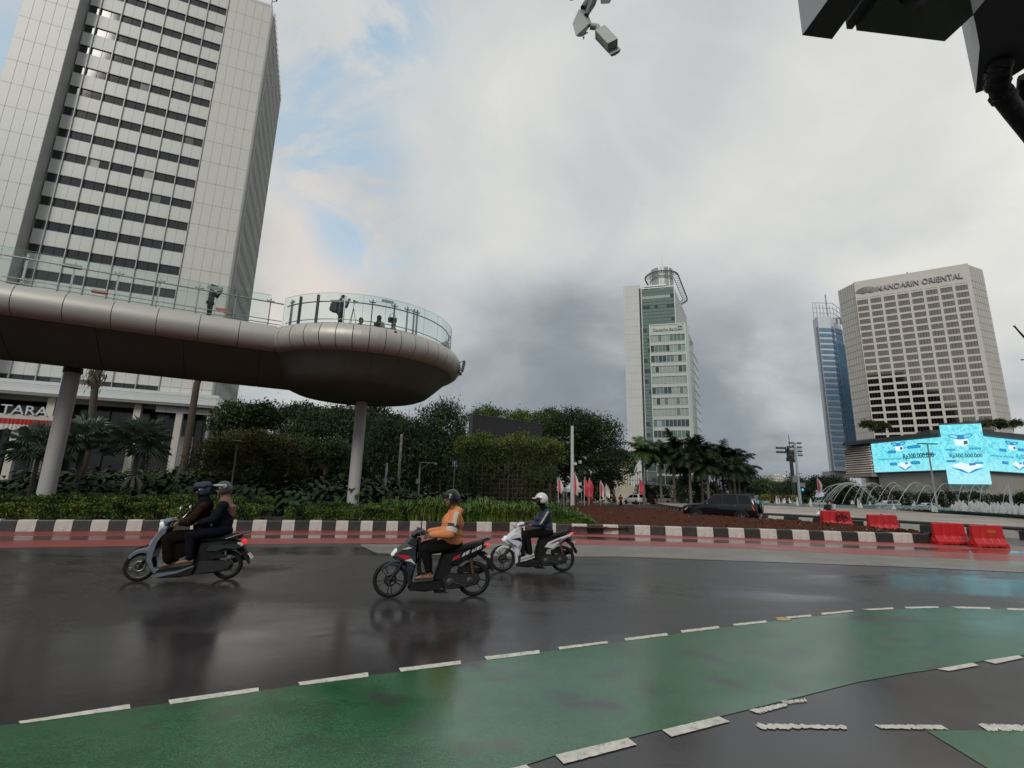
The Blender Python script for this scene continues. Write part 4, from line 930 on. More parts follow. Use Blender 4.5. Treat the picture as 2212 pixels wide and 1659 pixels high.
def shell(b, P0, N0, P1, N1, prof, mi=0):   # a panel between two stations: points, outward normals
    n = len(prof); vs = [P0+N0*o+Vector((0, 0, z)) for o, z in prof]+[P1+N1*o+Vector((0, 0, z)) for o, z in prof]
    b.add(vs, [(i, i+1, n+i+1, n+i) for i in range(n-1)], mi, True)
def solid(name, P0, N0, P1, N1, prof, t, m, steps=1, curve=None):
    b = MB(); inner = [(o-t, z) for o, z in prof]
    pts = [curve(i/steps) for i in range(steps+1)] if curve else [(P0, N0), (P1, N1)]
    for (a, na), (c, nc) in zip(pts, pts[1:]): shell(b, a, na, c, nc, prof)
    for (a, na) in (pts[0], pts[-1]):
        n = len(prof); b.add([a+na*o+Vector((0, 0, z)) for o, z in prof]+[a+na*(o-.05)+Vector((0, 0, z)) for o, z in prof], [(i, i+1, n+i+1, n+i) for i in range(n-1)])
    return b.build(name, m, walk, fix=False)
NP = 46
ts = Vector((.886, .464, 0)); nrm = Vector((.464, -.886, 0))     # walkway direction, outward normal of its near side
W0 = loc(Vector((-17.05, 15.30, 0)))-nrm*.27                      # rim line of the near side (tube root)
WID = 5.0
def onw(s, d): return W0+ts*s-nrm*d                               # s along, d inward from the near rim
import itertools
for k in range(NP):                                              # rim panels of the platform
    a0, a1 = 2*PI*k/NP, 2*PI*(k+1)/NP; g_ = .0035
    am = (a0+a1)/2; mid = Vector((math.cos(am), math.sin(am), 0))*R0
    q = mid-W0; s_, d_ = q.dot(ts), -q.dot(nrm)
    if s_ < 9.2 and .5 < d_ < WID-.5: continue                   # open where the walkway joins
    crv = lambda t, a0=a0, a1=a1: (Vector((math.cos(lerp(a0+g_, a1-g_, t)), math.sin(lerp(a0+g_, a1-g_, t)), 0))*R0, Vector((math.cos(lerp(a0, a1, t)), math.sin(lerp(a0, a1, t)), 0)))
    solid('rim_panel', None, None, None, None, TUBE, .05, M_ALU, 2, crv)
bk = MB(); bk.lathe([(R0, 8.0), (R0+.27, 7.9), (R0+.42, 7.5), (R0+.26, 7.08), (R0, 6.99)], 96); bk.build('rim_seam', M_SEAM, walk)
s_end = (Vector((0, 0, 0))-W0).dot(ts)
near_end = 7.55
s0 = near_end
first = 0
pts_s = []
s_ = 8.37
while s_ > -14: pts_s.append(s_); s_ -= 1.33
for side in (0, 1):
    for a, c in zip(pts_s, pts_s[1:]):
        if side == 0: P_, Q_, N_ = onw(c+.012, 0), onw(a-.012, 0), nrm
        else: P_, Q_, N_ = onw(c+.012, WID), onw(a-.012, WID), -nrm
        o = solid('rim_panel', P_, N_, Q_, N_, TUBE, .05, M_ALU)
ws = MB()
pr = [(0, 8.0), (.27, 7.9), (.44, 7.5), (.27, 7.08), (0, 6.98)]
shell(ws, onw(-15, 0), nrm, onw(8.3, 0), nrm, pr); shell(ws, onw(-15, WID), -nrm, onw(8.3, WID), -nrm, pr); ws.build('rim_seam', M_SEAM, walk, fix=False)
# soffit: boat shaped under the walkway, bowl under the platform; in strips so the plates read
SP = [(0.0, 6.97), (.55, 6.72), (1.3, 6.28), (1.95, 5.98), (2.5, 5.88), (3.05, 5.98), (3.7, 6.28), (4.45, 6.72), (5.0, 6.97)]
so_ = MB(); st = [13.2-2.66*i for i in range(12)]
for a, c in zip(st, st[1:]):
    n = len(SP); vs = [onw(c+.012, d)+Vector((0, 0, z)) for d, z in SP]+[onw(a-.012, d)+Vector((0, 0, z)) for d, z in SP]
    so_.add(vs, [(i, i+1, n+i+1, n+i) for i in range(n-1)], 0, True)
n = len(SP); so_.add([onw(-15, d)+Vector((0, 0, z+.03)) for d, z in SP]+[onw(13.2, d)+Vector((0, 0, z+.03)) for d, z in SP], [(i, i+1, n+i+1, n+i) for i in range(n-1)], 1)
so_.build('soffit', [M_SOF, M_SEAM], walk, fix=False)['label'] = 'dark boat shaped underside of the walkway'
bw_ = MB()
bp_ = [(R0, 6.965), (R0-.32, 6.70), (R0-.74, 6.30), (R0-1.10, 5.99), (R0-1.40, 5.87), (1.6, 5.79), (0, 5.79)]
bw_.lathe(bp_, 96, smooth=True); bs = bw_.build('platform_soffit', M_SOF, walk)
sm = MB()
for k in range(24):
    a = 2*PI*(k+.5)/24; u_ = Vector((math.cos(a), math.sin(a), 0)); pp = [u_*r_+Vector((0, 0, z-.004)) for r_, z in bp_[:6]]; tn = Vector((-u_.y, u_.x, 0))*.006
    for p, q in zip(pp, pp[1:]): sm.quad(p-tn, p+tn, q+tn, q-tn)
for rr, z in ((R0-1.40, 5.866), ):
    sm.lathe([(rr+.006, z), (rr-.006, z)], 64)
sm.build('soffit_joint', mat('joint_grey', (.05, .05, .048), .6), walk, fix=False)
fl_ = MB(); fl_.lathe([(R0+.05, 7.9), (R0+.05, 8.0), (0, 8.0)], 64); fl_.add([onw(-15, 0)+Vector((0, 0, 8.0)), onw(8.6, 0)+Vector((0, 0, 8.0)), onw(8.6, WID)+Vector((0, 0, 8.0)), onw(-15, WID)+Vector((0, 0, 8.0))], [(0, 1, 2, 3)])
fl_.build('deck', M_DECK, walk)
# pillars
def pillar(p, r_, zt, lab):
    b = MB(); b.lathe([(r_*1.06, -.3), (r_*1.03, 1), (r_, zt-.3), (r_*.99, zt+.15)], 32); o = b.build('pillar', M_PILL, walk); o.location = loc(p); o['label'] = lab
    c = MB(); c.lathe([(r_*1.15, zt-.12), (r_*1.15, zt+.1)], 32); c.build('collar', M_SEAM, o)
p = G(158, 800, 5.95); pillar((p.x, p.y, 0), .27, 5.95, 'left pillar, under the straight walkway')
p = G(782, 864, 5.86); pillar((p.x, p.y, 0), .27, 5.86, 'right pillar, under the round platform')
# balustrades
PH = 1.12; GH = 1.38
pme = MB(); pme.box(-.02, -.045, 0, .02, .045, PH+.12); pme.box(-.11, -.02, PH-.02, .11, .02, PH+.02); pme.tube([(-.11, 0, PH+.0), (-.14, 0, PH+.07)], .018, 5); pme.tube([(.11, 0, PH+.0), (.14, 0, PH+.07)], .018, 5); pme.box(-.07, -.06, 0, .07, .06, .03)
post = pme.mesh('post', M_STEEL)
tkm = MB(); tkm.box(-.04, -.045, 0, .04, .045, PH+.2); thick = tkm.mesh('post', mat('dark_post', (.035, .04, .05), .4, metal=.4))
INS = .12
def wpost(s, d): 
    o = inst('post', post, walk, onw(s, d)+Vector((0, 0, 8.0)), math.atan2(ts.y, ts.x)); return o
s_ = 8.0; wp = []
while s_ > -13: wp.append(s_); s_ -= 1.27
for s_ in wp: wpost(s_, INS); wpost(s_, WID-INS)
r_ = MB()
for d in (INS-.08, WID-INS+.08):
    r_.tube([onw(-14, d)+Vector((0, 0, 8+PH-.06)), onw(8.5, d)+Vector((0, 0, 8+PH-.06))], .028, 8)
    for h in (.14, .30): r_.tube([onw(-14, d)+Vector((0, 0, 8+h)), onw(8.5, d)+Vector((0, 0, 8+h))], .018, 6)
r_.build('handrail', M_STEEL, walk)
a_open = [a for a in range(360)]
def inopen(a):
    q = Vector((math.cos(a), math.sin(a), 0))*R0-W0; return q.dot(ts) < 8.6 and .2 < -q.dot(nrm) < WID-.2
RG = R0-INS
arc = [2*PI*k/144 for k in range(145)]; runs = []; cur = []
start = next(k for k in range(144) if inopen(arc[k]))
for k in list(range(start, 144))+list(range(0, start+1)):
    if inopen(arc[k % 144]):
        if len(cur) > 1: runs.append(cur)
        cur = []
    else: cur.append(arc[k % 144])
if len(cur) > 1: runs.append(cur)
hr = MB()
for run in runs:
    for rr, zz_, w in ((RG-.08, 8+PH-.06, .028), (RG-.08, 8.14, .018), (RG-.08, 8.30, .018)):
        hr.tube([(rr*math.cos(a), rr*math.sin(a), zz_) for a in run], w, 8)
hr.build('handrail', M_STEEL, walk)
def ang(u, v, z): p = loc(G(u, v, z)); return math.atan2(p.y, p.x)
near_posts = [(ang(u, 655, 9.1), t) for u, t in ((632, 0), (657, 1), (698, 1), (750, 0), (805, 0), (862, 0), (910, 0), (943, 0), (962, 0))]
far_posts = [(a, 0) for a in [PI*.05+i*.33 for i in range(8)]]
for a, t in near_posts+far_posts:
    if t and False: continue
    inst('post', thick if t else post, walk, (RG*math.cos(a), RG*math.sin(a), 8.0), a+PI/2)
def glass_panel(P_, Q_):
    n = len(P_) if isinstance(P_, list) else 0
def gpanel(pts, h=GH):
    b = MB(); n = len(pts); base = [(p[0], p[1], 8.05) for p in pts]; top = [(p[0], p[1], 8.0+h) for p in pts]
    b.add(base+top, [(i, i+1, n+i+1, n+i) for i in range(n-1)], 0)
    o = b.build('glass_panel', [M_GLASS], walk, fix=False)
    e = MB(); e.tube(top, .007, 4); e.tube([base[0], top[0]], .006, 4); e.build('glass_edge', M_GEDGE, o)
    return o
for run in runs:
    k = 0
    while k < len(run)-1:
        seg = run[k:k+6]; 
        if len(seg) > 1: gpanel([((RG+.05)*math.cos(a), (RG+.05)*math.sin(a), 0) for a in seg])
        k += 5
for d in (INS-.03, WID-INS+.03):
    for a, c in zip(wp, wp[1:]): gpanel([onw(c+.01, d), onw(a-.01, d)])
def sticker(p, q, z0, z1, m):
    b = MB(); b.quad((p[0], p[1], z0), (q[0], q[1], z0), (q[0], q[1], z1), (p[0], p[1], z1)); b.build('sticker', m, walk)
for u, v, w, m, z0, z1 in ((155, 580, .55, M_STICK, 0, .16), (463, 626, .5, M_STICK, 0, .15), (215, 635, .48, M_REDS, 0, .14), (478, 672, .42, M_REDS, 0, .12)):
    d = ray(u, v); n3 = nrm; o_ = PC+onw(0, INS-.06); o_.z = 0; c0_ = Vector((0, 0, EYE)); t = (o_-c0_).dot(n3)/d.dot(n3); p = c0_+d*t-PC
    sticker(p-ts*w/2, p+ts*w/2, p.z, p.z+z1, m)
aa = ang(836, 652, 9.28); da = .5/RG
sticker(((RG+.07)*math.cos(aa-da/2), (RG+.07)*math.sin(aa-da/2)), ((RG+.07)*math.cos(aa+da/2), (RG+.07)*math.sin(aa+da/2)), 9.18, 9.31, M_STICK)
# floodlight bracket on the rim's right end
a = ang(1004, 790, 7.5); u_ = Vector((math.cos(a), math.sin(a), 0)); fl = empty('floodlight', PC+u_*(R0+.45)+Vector((0, 0, 7.45)), a, 'black floodlight bracket fixed to the outer tip of the round platform', 'floodlight')
M_BLK = mat('black_metal', (.012, .012, .014), .4)
b = MB(); b.box(.12, -.2, -.20, .20, .2, .30, M=Matrix.Rotation(.2, 4, 'Y')); b.build('lamp_head', M_BLK, fl)
b = MB(); b.tube([(-.05, 0, .2), (.18, -.1, .24)], .02, 6); b.tube([(-.05, 0, -.2), (.15, .1, -.15)], .02, 6); b.box(-.02, -.09, -.42, .1, .09, -.28); b.build('bracket', M_BLK, fl)
# hanging basket on a post
a = near_posts[5][0]; u_ = Vector((math.cos(a), math.sin(a), 0)); hb_ = empty('wire_basket', PC+u_*(RG-.16)+Vector((0, 0, 8.62)), a, 'small pale basket hanging on a balustrade post of the platform', 'basket')
b = MB(); b.box(-.10, -.16, -.16, .10, .16, .02); b.build('basket_body', mat('basket_grey', (.30, .31, .30), .6, var=.3, vscale=20), hb_)
b = MB(); b.tube([(0, -.13, 0), (0, -.12, .16), (0, 0, .25), (0, .12, .16), (0, .13, 0)], .012, 5); b.box(-.11, -.17, -.02, .11, .17, .03); b.build('basket_handle', M_STEEL, hb_)
# ================================================================== plants
import numpy as np
rng = np.random.default_rng(11)
def leafmat(name, col, col2, rough=.55, sc=.8):
    m = bpy.data.materials.new(name); m.use_nodes = True; t = m.node_tree; b = t.nodes['Principled BSDF']
    tcn = t.nodes.new('ShaderNodeTexCoord'); n = t.nodes.new('ShaderNodeTexNoise'); n.inputs['Scale'].default_value = sc; n.inputs['Detail'].default_value = 7; n.inputs['Roughness'].default_value = .7
    t.links.new(tcn.outputs['Object'], n.inputs['Vector']); r = t.nodes.new('ShaderNodeMapRange'); t.links.new(n.outputs['Fac'], r.inputs[0]); r.inputs[1].default_value = .35; r.inputs[2].default_value = .65
    mx = t.nodes.new('ShaderNodeMix'); mx.data_type = 'RGBA'; t.links.new(r.outputs[0], mx.inputs[0]); mx.inputs[6].default_value = (*col, 1); mx.inputs[7].default_value = (*col2, 1)
    t.links.new(mx.outputs[2], b.inputs['Base Color']); b.inputs['Roughness'].default_value = rough; b.inputs['Specular IOR Level'].default_value = .22
    return m
L_DARK = leafmat('leaf_dark', (.012, .024, .010), (.028, .050, .018)); L_MID = leafmat('leaf_mid', (.030, .058, .016), (.060, .100, .026)); L_OLIVE = leafmat('leaf_olive', (.065, .075, .022), (.115, .125, .036))
L_BRIGHT = leafmat('leaf_bright', (.075, .130, .022), (.145, .205, .038)); L_YEL = leafmat('leaf_yellow_green', (.13, .16, .022), (.22, .25, .035)); L_GRASS = leafmat('grass_green', (.040, .095, .018), (.10, .19, .035), sc=.5)
L_BRONZE = leafmat('leaf_bronze', (.075, .062, .024), (.12, .095, .036)); L_SILVER = leafmat('leaf_silver', (.22, .30, .23), (.42, .50, .42), sc=2); L_BROAD = leafmat('leaf_broad', (.012, .030, .009), (.030, .064, .018), .6, sc=1.2)
L_DRY = leafmat('leaf_dry', (.10, .075, .05), (.16, .13, .09)); BARK = mat('bark', (.075, .060, .045), .9, var=.35, vscale=6, bump=.8, bscale=20); PBARK = mat('palm_bark', (.14, .125, .105), .85, var=.3, vscale=4, bump=.5, bscale=12)
def np_mesh(name, V, F, mats, mi=None, smooth=False):
    me = bpy.data.meshes.new(name); V = np.asarray(V, np.float32).reshape(-1, 3); F = np.asarray(F, np.int32); k = F.shape[1]
    me.vertices.add(len(V)); me.vertices.foreach_set('co', V.ravel()); me.loops.add(F.size); me.loops.foreach_set('vertex_index', F.ravel())
    me.polygons.add(len(F)); me.polygons.foreach_set('loop_start', np.arange(0, F.size, k, dtype=np.int32)); 
    for m in mats: me.materials.append(m)
    if mi is not None: me.polygons.foreach_set('material_index', np.asarray(mi, np.int32))
    me.update(calc_edges=True); return me
def leaves(P, size, aspect=.5, up=.25, N=None, jitter=.4):
    """one bent leaf (two triangles sharing the midrib) at each point"""
    n = len(P); a = rng.normal(size=(n, 3)); a[:, 2] *= .6
    if N is not None: a = a*.8+N*.9
    a /= np.linalg.norm(a, axis=1)[:, None]+1e-9
    s = rng.normal(size=(n, 3)); s -= (s*a).sum(1)[:, None]*a; s /= np.linalg.norm(s, axis=1)[:, None]+1e-9
    c = np.cross(a, s); L = size*(1+jitter*rng.uniform(-1, 1, n))[:, None]
    V = np.stack([P-a*L*.5, P+s*L*aspect*.5+c*L*.08, P+a*L*.5, P-s*L*aspect*.5+c*L*.08], 1)
    i = np.arange(n)[:, None]*4
    F = np.concatenate([i+np.array([[0, 1, 2]]), i+np.array([[0, 2, 3]])], 1).reshape(-1, 3)
    return V.reshape(-1, 3), F
def clumps(blobs, ncl, per, spread, squash=.8):
    """points gathered in clumps on the outer part of ellipsoids (x,y,z,rx,ry,rz[,weight])"""
    w = np.array([(b[3]*b[4]+b[4]*b[5]+b[3]*b[5]) for b in blobs]); w = w/w.sum(); out = []; nrm_ = []
    for b, f in zip(blobs, w):
        k = max(3, int(ncl*f)); d = rng.normal(size=(k, 3)); d /= np.linalg.norm(d, axis=1)[:, None]
        d[:, 2] = np.where(d[:, 2] < -.55, -d[:, 2], d[:, 2])
        r = 1-np.abs(rng.normal(size=k))*.16; c = np.array(b[:3])+d*r[:, None]*np.array(b[3:6])
        sz = spread*rng.uniform(.6, 1.5, k)
        pts = c[:, None, :]+rng.normal(size=(k, per, 3))*sz[:, None, None]*np.array([1, 1, squash]); out.append(pts.reshape(-1, 3)); nrm_.append(np.repeat(d, per, 0))
    return np.concatenate(out), np.concatenate(nrm_)
def crown(name, blobs, ncl, per, spread, size, mats, parent, weights=None, droop=0, aspect=.5, squash=.8):
    P, Nn = clumps(blobs, ncl, per, spread, squash)
    if droop: P[:, 2] -= droop*rng.random(len(P))**2
    Nn = Nn*np.array([1, 1, 1])+np.array([0, 0, .3]); V, F = leaves(P, size, aspect, N=Nn if not droop else np.tile([0, 0, -1.2], (len(P), 1)))
    nm = len(mats); k = np.repeat(np.arange(len(P)//per+1), per)[:len(P)]; g = rng.choice(nm, size=k.max()+1, p=weights); mi = np.repeat(g[k], 2)
    me = np_mesh(name, V, F, mats, mi); o = bpy.data.objects.new(name, me); COL.objects.link(o); o.parent = parent; return o
def limbs(parent, h, r, tips, fork=.45, seed=1, m=None, lean=(0, 0)):
    b = MB(); rd = random.Random(seed); f = Vector((lean[0]*fork, lean[1]*fork, h*fork))
    b.tube([(0, 0, -.2), (lean[0]*.2, lean[1]*.2, h*.2), f], [r*1.25, r, r*.8], 9)
    for t in tips:
        t = Vector(t); mid = f.lerp(t, .5)+Vector((rd.uniform(-.1, .1)*h, rd.uniform(-.1, .1)*h, -.04*h)); b.tube([f, mid, t], [r*.6, r*.35, r*.1], 6)
        for _ in range(2):
            q = mid.lerp(t, rd.uniform(.1, .6)); e_ = q+Vector((rd.uniform(-1, 1), rd.uniform(-1, 1), rd.uniform(-.1, .8)))*h*.18; b.tube([q, e_], [r*.22, r*.05], 5)
    return b.build('trunk', m or BARK, parent)
def tree(name, base, h, blobs, ncl, per, spread, size, mats, label, weights=None, r=.25, droop=0, group=None, trunk=True, cat='tree', aspect=.5, seed=1, rz=0):
    o = empty(name, base, rz, label, cat, group)
    if trunk: limbs(o, h, r, [(b[0]*.8, b[1]*.8, b[2]) for b in blobs[:7]], seed=seed)
    crown('crown', blobs, ncl, per, spread, size, mats, o, weights, droop, aspect); return o
def rb(n, cx, cy, cz, R, rz, br, seed):     # n lobes inside a broad dome
    rd = random.Random(seed); out = []
    for i in range(n):
        a = 2*PI*i/n+rd.uniform(-.3, .3); q = math.sqrt(rd.uniform(.15, 1)); x, y = math.cos(a)*R*q, math.sin(a)*R*q; z = rz*math.sqrt(max(0, 1-q*q*.8))*rd.uniform(.75, 1)
        s = br*rd.uniform(.75, 1.25); out.append((cx+x, cy+y, cz+z, s, s, s*.75))
    return out
def at(u, y, z=0): p = D(u, 1050, y); return Vector((p.x, y, z))
# big dark rain tree right of the vine wall
p = at(1238, 62); o = tree('rain_tree', p, 9, rb(15, -.5, 0, 5.6, 5.0, 5.0, 2.3, 2)+rb(10, 1.6, -.5, 3.4, 4.2, 3.0, 2.0, 5)+[(4.6, 0, 4.6, 2.0, 2.4, 2.4), (4.0, 0, 6.4, 2.2, 2.4, 2), (-3.8, 0, 6.4, 2.8, 2.4, 2.4), (4.8, 0, 3.0, 1.3, 2, 1.3), (-4, 0, 3.4, 2, 2, 2.4)], 1500, 34, .36, .25, [L_DARK, L_MID], 'big round dark tree with a dense domed crown behind the flags', [.8, .2], .4)
p = at(1075, 74); tree('light_tree', p, 10, rb(9, 0, 0, 9.0, 4.6, 4.2, 1.9, 9), 420, 26, .36, .27, [L_MID, L_BRIGHT], 'lighter green treetop showing above the black billboard', [.5, .5], .35)
p = at(1160, 78); tree('light_tree', p, 11, rb(9, 0, 0, 10.4, 4.2, 3.6, 2.0, 12), 420, 26, .38, .28, [L_MID, L_BRIGHT, L_DARK], 'green treetop between the billboard and the big round tree', [.5, .25, .25], .35)
# weeping dark trees under and right of the platform
p = at(940, 40); tree('weeping_tree', p, 9, [(0, 0, 6.4, 2.2, 2, 2.2), (-1.8, 0, 5.2, 2.2, 2, 2.2), (1.2, 0, 4.6, 1.9, 2, 2.0), (-.3, -.5, 3.6, 2.4, 2, 1.6), (-2.6, 0, 3.6, 1.8, 2, 1.8), (.5, 0, 7.6, 1.3, 1.3, 1.2)], 640, 36, .30, .24, [L_DARK, L_MID], 'tall dark weeping tree right of the platform pillar', [.8, .2], .3, droop=1.5, aspect=.3)
p = at(838, 38); tree('weeping_tree', p, 8, [(0, 0, 5.0, 2.4, 2, 2.4), (-1.6, .2, 4, 1.8, 2, 1.8), (1.6, 0, 3.6, 2, 2, 1.8), (0, 0, 2.4, 2.4, 2, 1.4)], 520, 36, .30, .24, [L_DARK, L_MID], 'dark weeping tree directly behind the platform pillar', [.85, .15], .3, droop=1.3, aspect=.3)
# garden trees on the left
p = at(700, 42); tree('garden_tree', p, 7, rb(10, 0, 0, 3.4, 3.2, 3.6, 1.5, 21), 460, 30, .30, .22, [L_DARK, L_MID], 'dark leafy tree between the two brighter bushes left of the pillar', [.75, .25], .22)
p = at(618, 52); tree('garden_tree', p, 9, rb(10, 0, 0, 6.6, 3.8, 3.4, 1.5, 33), 380, 26, .34, .26, [L_DARK], 'open dark tree with sky showing through, behind the walkway end', None, .22)
p = at(505, 50); tree('garden_tree', p, 9, rb(9, 0, 0, 5.8, 2.8, 3.6, 1.4, 35), 380, 26, .32, .26, [L_DARK, L_MID], 'tree with ragged top beside the corner of the tower podium', [.6, .4], .2)
p = at(760, 50); tree('garden_tree', p, 9, rb(9, 0, 0, 5.6, 3.4, 3.6, 1.6, 37), 380, 26, .34, .26, [L_DARK], 'black-green tree behind the platform, left of its pillar', None, .22)
p = at(545, 29.5); tree('bronze_bush', p, 3.2, rb(14, 0, 0, 1.9, 2.5, 2.5, 1.0, 41)+[(-2.0, 0, 2.2, 1.1, 1, 1.3), (2.0, 0, 2.0, 1.1, 1, 1.2)], 1100, 32, .18, .125, [L_OLIVE, L_BRONZE, L_DARK], 'rounded olive and bronze leaved tree in front of the garden trees', [.5, .3, .2], .14)
p = at(668, 33); tree('bronze_bush', p, 3.4, rb(11, 0, 0, 2.2, 2.2, 2.7, 1.0, 43), 640, 30, .20, .14, [L_MID, L_DARK], 'dull green rounded tree just left of the platform pillar', [.5, .5], .14)
p = at(400, 40); tree('garden_tree', p, 4.5, rb(7, 0, 0, 1.0, 2.4, 1.6, 1.0, 45), 260, 28, .24, .18, [L_DARK, L_OLIVE], 'low dark tree at the foot of the tower podium', [.6, .4], .16)
# right side, behind the fountain
for (u, y, w, h, s, lab) in ((1750, 108, 5.5, 7.5, 51, 'dark spreading tree behind the lamp mast, left one'), (1790, 112, 5.5, 7, 52, 'dark spreading tree beside the patterned wall'), (1722, 120, 3.5, 6, 53, 'small dark tree at the foot of the lamp mast')):
    tree('street_tree', at(u, y), h, rb(8, 0, 0, h*.35, w*.8, h*.42, w*.33, s), 260, 24, .42, .36, [L_DARK, L_MID], lab, [.8, .2], .25)
for (u, y, w, h, s, lab) in ((1672, 240, 10, 13, 61, 'rounded hill of trees left of the lamp mast, far away'), (1700, 250, 9, 12, 62, 'rounded far tree directly left of the lamp mast'), (1625, 200, 7, 12, 63, 'distant tree at the right edge of the palm group')):
    tree('far_tree', at(u, y), h, rb(7, 0, 0, h*.2, w*.7, h*.5, w*.35, s), 200, 20, .8, .7, [L_MID, L_DARK], lab, [.6, .4], .3)
sh = [(1842, 118, 5), (1880, 116, 5), (1925, 114, 4.6), (1968, 112, 4.6), (2012, 112, 4.2), (2058, 110, 5.2), (2105, 108, 4.4), (2150, 106, 4.0), (2200, 104, 4.4), (1810, 116, 3.6), (2250, 102, 5)]
for i, (u, y, h) in enumerate(sh):
    tree('podium_shrub', at(u, y), h, rb(6, 0, 0, h*.15, 2.4, h*.55, 1.5, 70+i), 150, 22, .30, .30, [L_DARK, L_MID], 'dark shrub, %s from the left in the row between the fountain and the screen podium' % ('first', 'second', 'third', 'fourth', 'fifth', 'sixth', 'seventh', 'eighth', 'ninth', 'tenth', 'last')[(1, 2, 3, 4, 5, 6, 7, 8, 9, 0, 10)[i]], [.75, .25], .1, group='shrubs at the foot of the screen podium', trunk=False, cat='shrub')
for i, (u, v, y, n_) in enumerate(((1878, 925, 168, 'left'), (1905, 930, 172, 'left'), (2110, 925, 158, 'right'), (2150, 922, 160, 'right'), (2190, 925, 160, 'right'))):
    b_ = D(u, v+6, y); tree('roof_tree', b_, 4, rb(6, 0, 0, .5, 2.2 if n_ == 'left' else 3.2, 2.2, 1.2, 90+i), 110, 18, .4, .5, [L_DARK, L_OLIVE], ('left one of two small trees above the left screen', 'right one of two small trees above the left screen', 'roof tree touching the right edge of the tall screen', 'middle one of three roof trees right of the tall screen', 'rightmost roof tree at the edge of the photo')[i], [.6, .4], .1, group='roof trees %s of the tall screen' % n_)
# ---- palms
def royal_palm(base, h, label, r=.22, nf=17, fl=3.0, group=None, seed=0, droopy=1.0, big=1.0):
    rd = random.Random(seed); o = empty('royal_palm', base, rd.uniform(0, 6), label, 'palm tree', group)
    b = MB(); b.tube([(0, 0, -.2), (0.02, 0, h*.15), (.04, .02, h*.55), (0, .03, h*.86)], [r*1.3, r*1.05, r*.95, r*.7], 10); b.build('trunk', PBARK, o)
    b = MB(); b.tube([(0, .03, h*.86), (0, .03, h*.98)], [r*.75, r*.4], 8); b.build('crownshaft', L_MID, o)
    V = []; F = []
    for k in range(nf):
        a = 2*PI*k/nf*2.4+rd.uniform(-.2, .2); el = lerp(1.35, -.35, (k/nf)**.8)+rd.uniform(-.12, .12); L = fl*rd.uniform(.85, 1.1)
        p = Vector((0, .03, h*.97)); dirv = Vector((math.cos(a)*math.cos(el), math.sin(a)*math.cos(el), math.sin(el))); n = 12; pts = [p.copy()]
        for i in range(n):
            dirv = (dirv+Vector((0, 0, -.155*droopy*(.4+i/n)))).normalized(); p = p+dirv*(L/n); pts.append(p.copy())
        for i in range(1, n+1):
            t = i/n; c = pts[i]; d = (pts[i]-pts[i-1]).normalized(); sd_ = d.cross(Vector((0, 0, 1))); 
            if sd_.length < .01: sd_ = Vector((1, 0, 0))
            sd_.normalize(); ll = L*.34*(math.sin(PI*min(1, .15+t*.88))**.6)
            for s in (-1, 1):
                for q in (0, .25, .5, .75):
                    c2 = pts[i-1].lerp(c, q+.25*rd.random()); e_ = c2+(sd_*s*.8+d*.5+Vector((0, 0, rd.uniform(-.75, .1)))).normalized()*ll*rd.uniform(.8, 1.1); w = d*.050*big
                    m_ = len(V); V += [c2-w, c2+w, e_]; F.append((m_, m_+1, m_+2))
        for i in range(n):
            w = Vector((0, 0, .03)); m_ = len(V); V += [pts[i]-w, pts[i]+w, pts[i+1]]; F.append((m_, m_+1, m_+2))
    me = np_mesh('fronds', [tuple(v) for v in V], F, [L_MID if seed == 3 else L_DARK]); q = bpy.data.objects.new('fronds', me); COL.objects.link(q); q.parent = o
    return o
PALM = [(1388, 965, 84, 'leftmost royal palm, tall and clear of the others, in front of the pale slab'), (1425, 968, 86, 'second royal palm from the left, in front of the glass tower'), (1453, 962, 86, 'third royal palm, in front of the right half of the glass tower'), (1487, 972, 84, 'fourth palm with shaggy drooping crown'),
        (1512, 965, 86, 'dark feathery palm standing out against the sky right of the glass tower'), (1545, 990, 90, 'short palm between the two tallest right-hand palms'), (1572, 982, 92, 'tall palm near the right end of the group'), (1592, 990, 93, 'rightmost palm with thick shaggy crown'), (1527, 996, 82, 'low bushy palm in the middle of the group')]
PALM += [(1468, 985, 90, 'palm with crown just under the third and fourth palms'), (1500, 990, 91, 'palm filling the gap left of the feathery one'), (1558, 975, 95, 'palm behind the short right-hand palm'), (1583, 1000, 88, 'low shaggy palm at the right end'), (1606, 1008, 97, 'lowest palm at the far right of the group')]
for i, (u, v, y, lab) in enumerate(PALM):
    q = D(u, v+8, y); royal_palm((q.x, y, 0), q.z, lab, .22, 26 if i > 2 else 22, 4.3 if i not in (5, 8) else 3.6, 'royal palms beside the roundabout', i+3, 1.25 if i != 4 else .7, 1.9)
for i, (u, v, y, w) in enumerate(((1470, 1035, 84, 1.6), (1500, 1030, 86, 1.8), (1540, 1035, 88, 2), (1580, 1032, 92, 2.2), (1610, 1035, 96, 2), (1400, 1045, 90, 1.6), (1435, 1048, 92, 1.4))):
    q = D(u, v, y); tree('palm_underbrush', (q.x, y+3, 0), q.z, [(0, 0, q.z*.5, w, w, q.z*.5), (w*.6, 0, q.z*.4, w*.7, w, q.z*.4)], 130, 20, .3, .3, [L_DARK, L_MID], 'dark bush among the palm trunks, %s from the left' % ('third', 'fourth', 'fifth', 'sixth', 'rightmost', 'first', 'second')[i], [.8, .2], .1, group='bushes under the palms', cat='bush', trunk=False)
